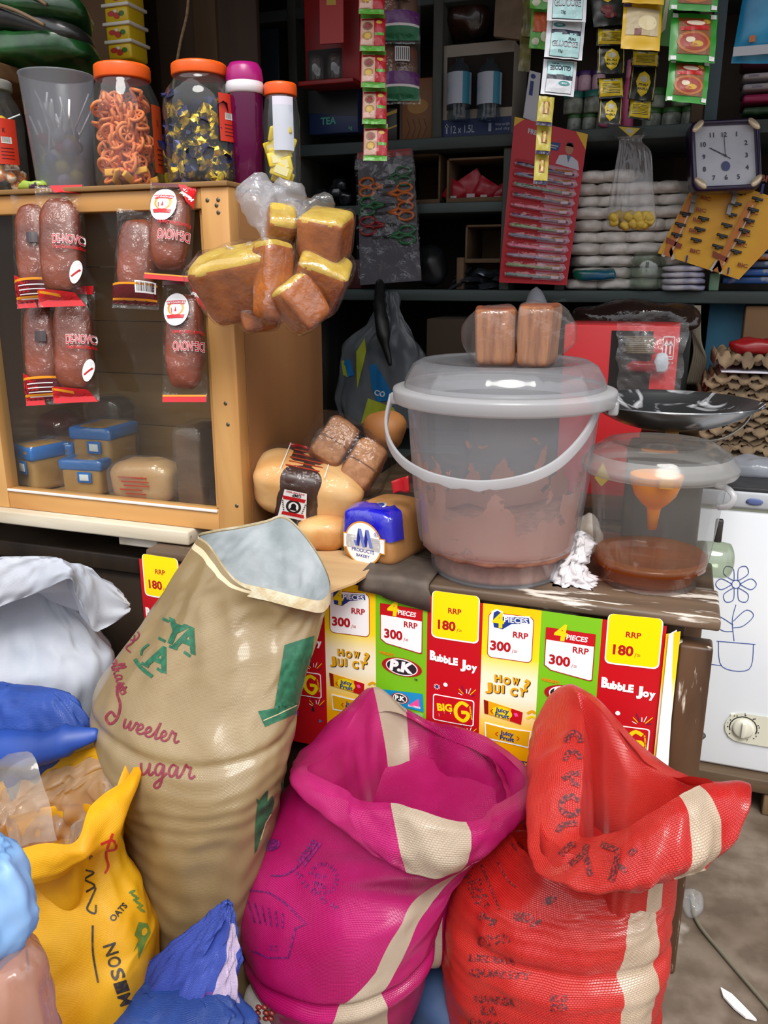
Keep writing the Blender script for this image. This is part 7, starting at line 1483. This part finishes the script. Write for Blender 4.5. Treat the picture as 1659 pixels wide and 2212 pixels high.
# ================================================================ things hanging in the shop opening
def strip(label, cells, Y, mats, art, base=0, nm='sachet_strip', cat='sachets', group=None, th=.010, cell='sachet', sm=False):
    """strip of joined sachets; cells (cx, cy, w, h, roll) in picture units at depth Y; art in unit coordinates, y down"""
    q0 = UY(cells[-1][0], cells[-1][1]+cells[-1][3]/2, Y); t = thing(nm, label, cat, q0, group)
    for i, (cx, cy, w, h, r) in enumerate(cells):
        q = UY(cx, cy, Y+.002*(i % 2)); k = mpp(q); T = AX(q, RGT*cos(r)-UPV*sin(r), RGT*sin(r)+UPV*cos(r)); b = MB(); W, Hh = w*k, h*k
        b.pillow(W, Hh, th, base, T, 12, 14, .10, .0022, i+cx*.1); a = Art(); art(a, i)
        a.onto(b, lambda x, y, o: T @ V(((x-.5)*W, -(pil(x, 1-y, th, .10)) + .0022*noise.noise(V((x*5+i+cx*.1, (1-y)*5, (i+cx*.1)*1.7))) - .0006 - o, (.5-y)*Hh)), .13, .0003); b.build(cell, mats, t)
    return t
rc = random.Random(12)
# curry sachets in red and green
def a_curry(a, i):
    a.rect(.02, 0, .98, .13, 1); a.rect(.02, .87, .98, 1, 1); a.rect(.55, .13, .98, .86, 0); a.rect(.03, .13, .55, .86, 2); a.lay(2).ell(.3, .36, .2, .11, 3); a.ell(.3, .62, .2, .12, 4); a.lay(3).ell(.3, .36, .13, .07, 5); a.ell(.3, .62, .13, .08, 6); a.lay(2).rect(.6, .52, .95, .60, 1); a.ell(.75, .25, .12, .05, 6); a.poly([(.05, .72), (.5, .66), (.5, .84), (.05, .84)], 7); a.rect(.06, .15, .9, .2, 5)
strip('red and green seasoning sachet strip hanging in front of the shelves, five sachets long', [(803+2*i, -8+79*i, 56-1*i, 80, .02) for i in range(5)], 1.80, [M('#b3202a', .3), M('#5fae3e', .3), M('#c9a088', .35), M('#7a5a3a', .4), M('#a8843e', .4), M('#8a1c1c', .4), M('#d8b050', .4), M('#e0b8a8', .35)], a_curry)
# bread rolls in printed bags
def a_roll(a, i):
    a.rect(.03, .62, .97, .80, 1); a.lay(2).rect(.03, .79, .97, .82, 2); a.lay(1).rect(.03, .82, .97, .97, 3); a.rect(.40, .26, .74, .48, 2)
    x = .43
    while x < .71: a.lay(2).rect(x, .28, x+.018, .46, 4); x += .045
    a.lay(1).ell(.35, .3, .25, .22, 5) if False else None
for j, (lab, cy) in enumerate((('upper bread roll bag with purple and green end, above another behind the curry sachets', 20), ('lower bread roll bag with purple and green end, beside the curry sachets', 150))):
    q = UY(862, cy, 1.95); k = mpp(q); t = thing('roll_bag', lab, 'bread bag', q-V((0, 0, 66*k)), 'bread roll bags'); T = AX(q, RGT, UPV)
    for s in (-1, 1): b = MB(); b.blob((s*20*k, 0, 8*k), (20*k, .018, 44*k), .7, 24, 0, T); b.build('roll', M('#6b3a1c', .5, c2='#54290f', nscale=16), t)
    b = MB(); W, Hh = 92*k, 150*k; b.pillow(W, Hh, .05, 0, T, 12, 18, .07, .004, j*3.1); a = Art(); a_roll(a, 0); a.onto(b, lambda x, y, o: T @ V(((x-.5)*W, -pil(x, 1-y, .05, .07)-.0042-o, (.5-y)*Hh)), .12, .0004); b.build('wrapper', [FILM(.07, '#ffffff', '#a8b0ac', .08, 1.8, .9, 26), M('#5a2464', .35), M('#c9c4c4', .4), M('#1d6646', .35), M('#3a3a3a', .5), M('#7a4a24', .5)], t)
# glucose sachets
GM = [M('#d9dce2', .35), M('#a9d4d4', .35), M('#1d2238', .4), M('#3f8f8f', .4), M('#4a3a5a', .4)]
def a_glu(a, i):
    if i < 2:
        a.rect(.12, .05, .90, .97, 2); a.lay(2).rect(.13, .06, .89, .96, 0); a.lay(3).rect(.13, .40, .89, .96, 1); a.rect(.13, .32, .89, .44, 2); a.ell(.32, .20, .16, .065, 3); a.lay(4).text('GBB', .24, .22, .05, 0, .03, flip=-1, w=.16)
        a.text('PURE', .58, .58, .06, 2, .05, flip=-1, w=.2); a.text('GLUCOSE', .16, .74, .13, 2, .06, flip=-1, w=.68); a.lay(5).text('GLUCOSE', .17, .735, .10, 0, .0, flip=-1, w=.66); a.lay(4).text('75g', .34, .88, .06, 2, .02, flip=-1, w=.12)
    else:
        a.rect(.12, .05, .90, .95, 2); a.lay(2).rect(.13, .06, .89, .94, 0); a.lay(3).rect(.13, .06, .89, .48, 1); a.rect(.13, .46, .89, .60, 2); a.ell(.66, .70, .17, .07, 3); a.lay(4).text('GLUCOSE', .82, .20, .13, 2, .06, flip=-1, w=.62, rot=pi-.03); a.text('PURE', .45, .10, .06, 2, .05, flip=-1, w=.2, rot=pi); a.text('GBB', .74, .68, .05, 0, .03, flip=-1, w=.16, rot=pi)
strip('white and teal glucose sachet strip hanging near the top', [(1226, -10, 84, 112, .05), (1220, 84, 82, 86, .09), (1207, 168, 72, 76, .10)], 1.72, GM, a_glu)
# black and yellow seasoning
SM = [M('#15180f', .35, c2='#0e120c', nscale=20), M('#c9ae1c', .35), M('#b8b4a4', .4), M('#6a1c1c', .4), M('#3c4a26', .4)]
def a_sea(a, i):
    for x in (.06, .93): a.rect(x-.012, .03, x+.012, .97, 1)
    if i % 2 == 0: a.poly([(.30, .30), (.5, .18), (.70, .30), (.78, .50), (.68, .80), (.5, .90), (.32, .80), (.22, .50)], 1); a.lay(2).ell(.5, .42, .15, .10, 2); a.text('PILAU', .5, .62, .07, 0, .04, 'C', w=.34, flip=-1); a.text('MASALA', .5, .74, .07, 0, .04, 'C', w=.40, flip=-1)
    else: a.rect(.08, .06, .92, .92, 1); a.lay(2).rect(.2, .1, .8, .24, 2); a.ell(.55, .17, .09, .06, 0); [a.rect(.16, .36+.07*q, .84, .385+.07*q, 0) for q in range(7)]
def a_sea2(a, i): a_sea(a, i+1)
def a_top(a, i):
    if i == 0: a.poly([(.30, .0), (.70, .0), (.74, .3), (.5, .42), (.26, .3)], 1); a.lay(2).ell(.5, .12, .15, .10, 2); a.ell(.45, .6, .2, .12, 3); a.ell(.55, .75, .2, .08, 3)
    else: a_sea(a, (0, 1, 0, 1, 0, 0)[i])
strip('longer black and yellow seasoning strip hanging left of the yellow packets', [(1312, 16, 68, 80, -.1), (1319, 80, 62, 38, .0), (1320, 128, 60, 62, .02), (1319, 190, 56, 44, -.04), (1318, 238, 50, 60, .06)], 1.78, SM, a_top)
strip('shorter black and yellow seasoning strip hanging below the yellow packets', [(1393, 128, 60, 34, .05), (1388, 180, 56, 74, .12), (1382, 236, 50, 44, .10)], 1.82, SM, lambda a, i: a_sea(a, (1, 0, 1)[i]))
card('seasoning_sachet', 'small black and yellow sachet lying across the shelf edge above the sweets bag', 'sachet', [(1310, 268), (1392, 276), (1384, 296), (1330, 300)], 2.36, .004, SM, lambda a: (a.poly([(.3, .1), (.9, .1), (.6, .95)], 1), a.lay(2).ell(.6, .4, .12, .22, 2)))
YM = [M('#d2a81a', .35), M('#b9a884', .45), M('#6a2a1c', .4), M('#4a3a6a', .4), M('#d9c9a0', .4)]
def a_yel2(a, i): a.rect(.08, .12, .92, .72, 1); a.lay(2).ell(.62, .45, .24, .16, 4); a.rect(.3, .58, .48, .72, 2); a.lay(1).rect(.0, .03, .2, .10, 3)
strip('yellow packet strip hanging beside the green soup sachets', [(1391, -22, 90, 60, .06), (1386, 58, 84, 100, .07)], 1.72, YM, a_yel2)
card('green_leaf_pack', 'green packet edge hanging between the yellow packets and soup sachets', 'packet', [(1432, -20), (1456, -20), (1450, 100), (1410, 96)], 1.80, .004, [M('#4a8a3a', .35), M('#c9c8a8', .4)], lambda a: a.poly([(.4, .1), (.7, .1), (.6, .7), (.3, .8)], 1))
SPM = [M('#2f8a2a', .3), M('#7a4a20', .4), M('#b06a34', .4), M('#9a3a28', .4), M('#d8c8b0', .4), M('#b01c1c', .35), M('#c8a23a', .4), M('#d8d8d8', .4)]
def a_soup(a, i):
    a.rect(.16, .10, .86, .86, 1); a.lay(2).ell(.5, .62, .36, .22, 2); a.lay(3).ell(.5, .62, .30, .17, 3); a.lay(4).ell(.42, .58, .10, .06, 4); a.ell(.58, .66, .12, .06, 6); a.ell(.50, .70, .09, .04, 2)
    a.lay(3).ell(.52, .22, .24, .07, 5); a.lay(4).ell(.52, .22, .20, .05, 4); a.lay(3).poly([(.2, .32), (.8, .26), (.8, .36), (.2, .40)], 5); a.ell(.76, .18, .08, .05, 6)
    for x, y in ((.03, .02), (.85, .02), (.03, .90), (.86, .88)): a.lay(2).rect(x, y, x+.12, y+.09, 7)
strip('green soup sachet strip with bowl pictures hanging at the upper right', [(1500, -24, 104, 96, .05), (1497, 82, 100, 104, .06), (1486, 176, 88, 92, .10)], 1.74, SPM, a_soup)
strip('green and orange packet hanging behind the glucose strip', [(1168, -20, 44, 80, .05), (1166, 62, 40, 88, .08)], 1.86, [M('#4f9a34', .3), M('#b0502a', .4), M('#c9c8b0', .4), M('#b82a2a', .4)], lambda a, i: (a.rect(.1, .1, .95, .62, 1), a.ell(.75, .72, .2, .12, 2), a.ell(.3, .84, .2, .08, 2)))
strip('olive translucent sachet strip hanging at the far left of the glucose strip', [(1140, 40, 26, 80, .05), (1134, 118, 26, 74, .06)], 1.95, [M('#6a6434', .35, c2='#4a4626', nscale=40)], lambda a, i: None)
def a_tiny(a, i): a.rect(0, .88, 1, 1, 1); a.rect(.32, .2, .72, .62, 2); a.lay(2).rect(.44, .22, .60, .6, 3); a.ell(.5, .36, .12, .10, 0)
strip('narrow strip of small yellow sachets hanging over the toothbrush card', [(1178, 240, 34, 64, .10), (1174, 303, 32, 62, .06), (1169, 366, 30, 66, .06)], 1.70, [M('#b0a23c', .35), M('#20183a', .4), M('#8a4a2a', .4), M('#c9b060', .4)], a_tiny, th=.006)
# toothbrush card
TBP = [(1112, 252), (1270, 290), (1224, 616), (1078, 610)]; TBM = [M('#c41c2c', .4), M('#d8c0d0', .4), M('#b8861e', .4), M('#e0b31e', .4), M('#22407e', .4), M('#c9ccd6', .45), M('#b08060', .5), M('#3a2418', .5), M('#4a7aa0', .5), M('#d8d2d4', .4)]
def a_tb(a):
    a.poly([(0, 0), (.14, 0), (.0, .055)], 3); a.poly([(.84, .0), (1, 0), (1, .10)], 3); a.text('FRESH', .20, .075, .028, 5, .05, flip=-1, w=.22, rot=.02); a.poly([(.50, .10), (.66, .09), (.64, .14), (.48, .15)], 4)
    a.lay(2).rect(.515, .112, .63, .118, 5); a.rect(.52, .126, .61, .131, 5)
    a.lay(1).poly([(.62, .22), (.66, .165), (.74, .155), (.84, .16), (.92, .18), (.95, .235)], 5); a.lay(2).ell(.785, .115, .055, .035, 6); a.poly([(.73, .10), (.75, .075), (.82, .075), (.84, .10)], 7); a.poly([(.76, .155), (.82, .155), (.79, .20)], 8)
    for i in range(12): y = .235 + .062*i; a.lay(1).poly([(.52, y), (.92, y+.002), (.96, y+.03), (.92, y+.056), (.48, y+.054), (.55, y+.026)], 1); a.lay(2).poly([(.62, y+.02), (.86, y+.008), (.88, y+.02), (.64, y+.032)], 2)
t, f = card('toothbrush_card', 'red display card of toothbrushes hanging in front of the right shelves', 'display card', TBP, 2.375, .003, TBM, a_tb)
cl_ = ('#2a3a6a', '#3a4a8a', '#2f8a56', '#2a2f5a', '#d03a72', '#6a3a7a', '#5aa02a', '#2a3f7a', '#e04a92', '#8a8ab0', '#6ab03a', '#3a8a7a')
for i in range(12):
    y = .26 + .062*i; b = MB(); P = cr([f(.10, y, .006), f(.35, y+.004, .007), f(.60, y+.010, .007), (f(.90, y+.010, .006))], 18); b.tube(P, [.005]*6+[.004]*6+[.003]*6, 8, 0, flat=.7); p_ = f(.82, y+.010, .010); b.box(p_, (.020, .006, .008), 1, None, .001); tb = b.build('toothbrush', [M(cl_[i], .3), M('#c9d0dc', .5)], t)
    b = MB(); c_ = f(.5, y+.004, .007); e0, e1 = f(.05, y+.002, .007), f(.94, y+.008, .007); T = AX(c_, e1-e0, UPV); b.blob((0, 0, 0), ((e1-e0).length/2, .009, .0105), .3, 20, 0, T); b.build('blister', FILM(.06, '#ffe8ea', '#d8a0a8', .06, 2.2, .4, 40), t)
# scissors card
SCP = [(772, 330), (890, 320), (910, 606), (778, 616)]
t, f = card('scissors_card', 'grey display card of scissors with orange, green and red handles', 'display card', SCP, 2.375, .003, [M('#56545c', .6, c2='#4a4850', nscale=8), M('#8a2420', .5), M('#8a8a90', .5)], lambda a: (a.rect(.0, 0, .98, .05, 1), a.lay(2).poly([(.55, .10), (.85, .12), (.80, .22), (.60, .26)], 2)))
for i, (v, s, c, nm) in enumerate(((.20, -1, '#1d5a3a', 'green'), (.26, 1, '#c0601c', 'orange'), (.32, -1, '#c0601c', 'orange'), (.40, 1, '#1d6a3a', 'green'), (.46, -1, '#c0601c', 'orange'), (.55, 1, '#8a1c22', 'red'), (.64, -1, '#1d6a3a', 'green'))):
    g = (lambda u, dv, o: f(u if s > 0 else 1-u, v+dv, o)); b = MB()
    for dv in (-.03, .03):
        P = [g(.17+.13*cos(q*pi/6), dv*1.2+.032*sin(q*pi/6), .006) for q in range(13)]; b.tube(P, .0042, 8, 0)
        b.tube([g(.29, dv*.8, .006), g(.38, dv*.3, .006), g(.46, 0, .006)], .005, 8, 0); b.add([g(.42, -.010 if dv < 0 else .002, .005), g(.80, 0+dv*.1, .005), g(.42, .002 if dv < 0 else .012, .005), g(.42, -.010 if dv < 0 else .002, .007), g(.80, dv*.1, .007), g(.42, .002 if dv < 0 else .012, .007)], [[0, 1, 2], [3, 5, 4], [0, 3, 4, 1], [1, 4, 5, 2], [2, 5, 3, 0]], 1, False)
    b.build('scissors', [M(c, .4), M('#2a2a2c', .3, metal=.8)], t)['label'] = nm + ' handled scissors'
b = MB(); b.grid(lambda u, v: f(-.02+1.06*u, .02+.97*v, .012+.004*sin(u*9+v*14)), 20, 30); b.jiggle(.004, 40, 3); b.build('film', FILM(.015, '#ffffff', '#bbbbbb', .08, 1.6, 1, 26), t)
# razor card
t, f = card('razor_card', 'yellow display card of disposable razors hanging askew under the clock', 'display card', [(1512, 372), (1742, 450), (1596, 604), (1421, 547)], [2.385, 2.385, 2.375, 2.375], .003, [M('#e9b01a', .4, c2='#e09a1e', nscale=6), M('#c9772a', .4), M('#c8bfae', .4), M('#8a3a1c', .4), M('#2c2c7a', .4), M('#b98a2a', .4)], None)
def rz(px, py): return UY(px, py, 2.372)
b = MB(); a = Art()
for dx in (0, 118):
    a.poly([(1500+dx, 400+dx*.3), (1516+dx, 404+dx*.3), (1450+dx*.9, 556+dx*.28), (1432+dx*.9, 550+dx*.28)], 1); a.lay(2).stroke([(1508+dx, 408+dx*.3), (1484+dx*.97, 470+dx*.3), (1453+dx*.92, 540+dx*.28)], 3, 2, 10); a.lay(1)
    a.poly([(1444+dx*.88, 530+dx*.26), (1450+dx*.88, 532+dx*.26), (1458+dx*.88, 560+dx*.26), (1450+dx*.88, 562+dx*.26), (1446+dx*.88, 545+dx*.26), (1434+dx*.88, 556+dx*.26), (1428+dx*.88, 552+dx*.26)], 2); a.lay(2).poly([(1440+dx*.85, 512+dx*.25), (1474+dx*.85, 528+dx*.25), (1470+dx*.85, 538+dx*.25), (1438+dx*.85, 524+dx*.25)], 3); a.lay(1)
    for (x, y) in ((1513, 430), (1503, 455), (1496, 477), (1488, 500), (1490, 544)): a.text('BIC', x+dx*.87, y+dx*.26, 8, 3, .05, flip=-1, w=22, rot=.22)
    a.text('1', 1480+dx*.76, 566+dx*.22, 14, 4, .07, flip=-1, shear=.2)
a.text('1', 1642, 418, 20, 4, .07, flip=-1, shear=.2); a.text('BIC', 1640, 390, 14, 3, .05, flip=-1, w=34, rot=.2)
a.onto(b, lambda x, y, o: rz(x, y)+V((0, -.0015-o, 0)), None, .0004); b.build('printing', [M('#d09a16', .4), M('#c9772a', .4), M('#c8bfae', .4), M('#8a3a1c', .4), M('#2c2c7a', .4), M('#b98a2a', .4)], t)
for x, y in ((1600, 416), (1590, 440), (1580, 463), (1570, 486), (1560, 509), (1550, 532), (1636, 430), (1627, 453), (1618, 476), (1608, 498), (1598, 521), (1590, 543), (1480, 462), (1520, 472), (1470, 485), (1512, 495), (1462, 507), (1504, 518)):
    b = MB(); q = rz(x, y) - V((0, .004, 0)); k = mpp(q); T = AX(q, RGT*.97-UPV*.24, RGT*.24+UPV*.97); b.box((0, 0, 0), (24*k, .006, 5*k), 0, T, .001); b.box((0, 0, -4*k), (9*k, .005, 5*k), 0, T, .001); b.build('razor', M('#14141a', .4), t)
for x, y in ((1585, 428), (1575, 452), (1500, 425), (1495, 448)): b = MB(); q = rz(x, y) - V((0, .004, 0)); k = mpp(q); T = AX(q, RGT*.24+UPV*.97, -RGT*.97+UPV*.24); b.box((0, 0, 0), (26*k, .006, 10*k), 0, T, .001); b.build('razor_handle', M('#8d8a86', .4), t)
# clear bag of yellow sweets
q = UY(1362, 400, 1.98); k = mpp(q); t = thing('sweets_bag', 'clear plastic bag of yellow sweets hanging by its neck under the upper right shelf', 'bag', q-V((0, 0, 98*k)))
R = [ring(xl, yl, xr, yr, 1.98, r, 0, 72) for xl, yl, xr, yr, r in ((1316, 492, 1408, 498, .12), (1312, 480, 1416, 486, .3), (1316, 455, 1414, 460, .38), (1322, 410, 1412, 412, .34), (1330, 360, 1410, 362, .25), (1336, 325, 1404, 325, .2), (1338, 305, 1385, 305, .25), (1332, 296, 1392, 292, .3))]
b = MB(); b.loft(wrinkle(interp_rings(R, 60), lambda u, v, p: .006*nz(u*22, v*2.2, 3)*min(1, v*4+.15)), 0, True); b.build('bag', FILM(.17, '#ffffff', '#9a9494', .09, 2.2, .6, 20, (1, 1, .2)), t)
SW = M('#c2a23c', .6, c2='#ad8e30', nscale=40); o = None; rnd = random.Random(4)
for i in range(34):
    qq = UY(rnd.uniform(1324, 1404), rnd.uniform(464, 486), 1.98+rnd.uniform(-.011, .011))
    if o is None: b = MB(); b.blob((0, 0, 0), (.011, .011, .009), .7, 14); b.jiggle(.002, 90, 2); o = tag(b.build('yellow_sweet', SW, None, (0, 0, 0)), 'yellow sweet in the hanging clear bag', 'sweet', 'yellow sweets in the hanging bag'); o.location = qq
    else: dup(o, qq, (rnd.uniform(0, 3), rnd.uniform(0, 3), 0))
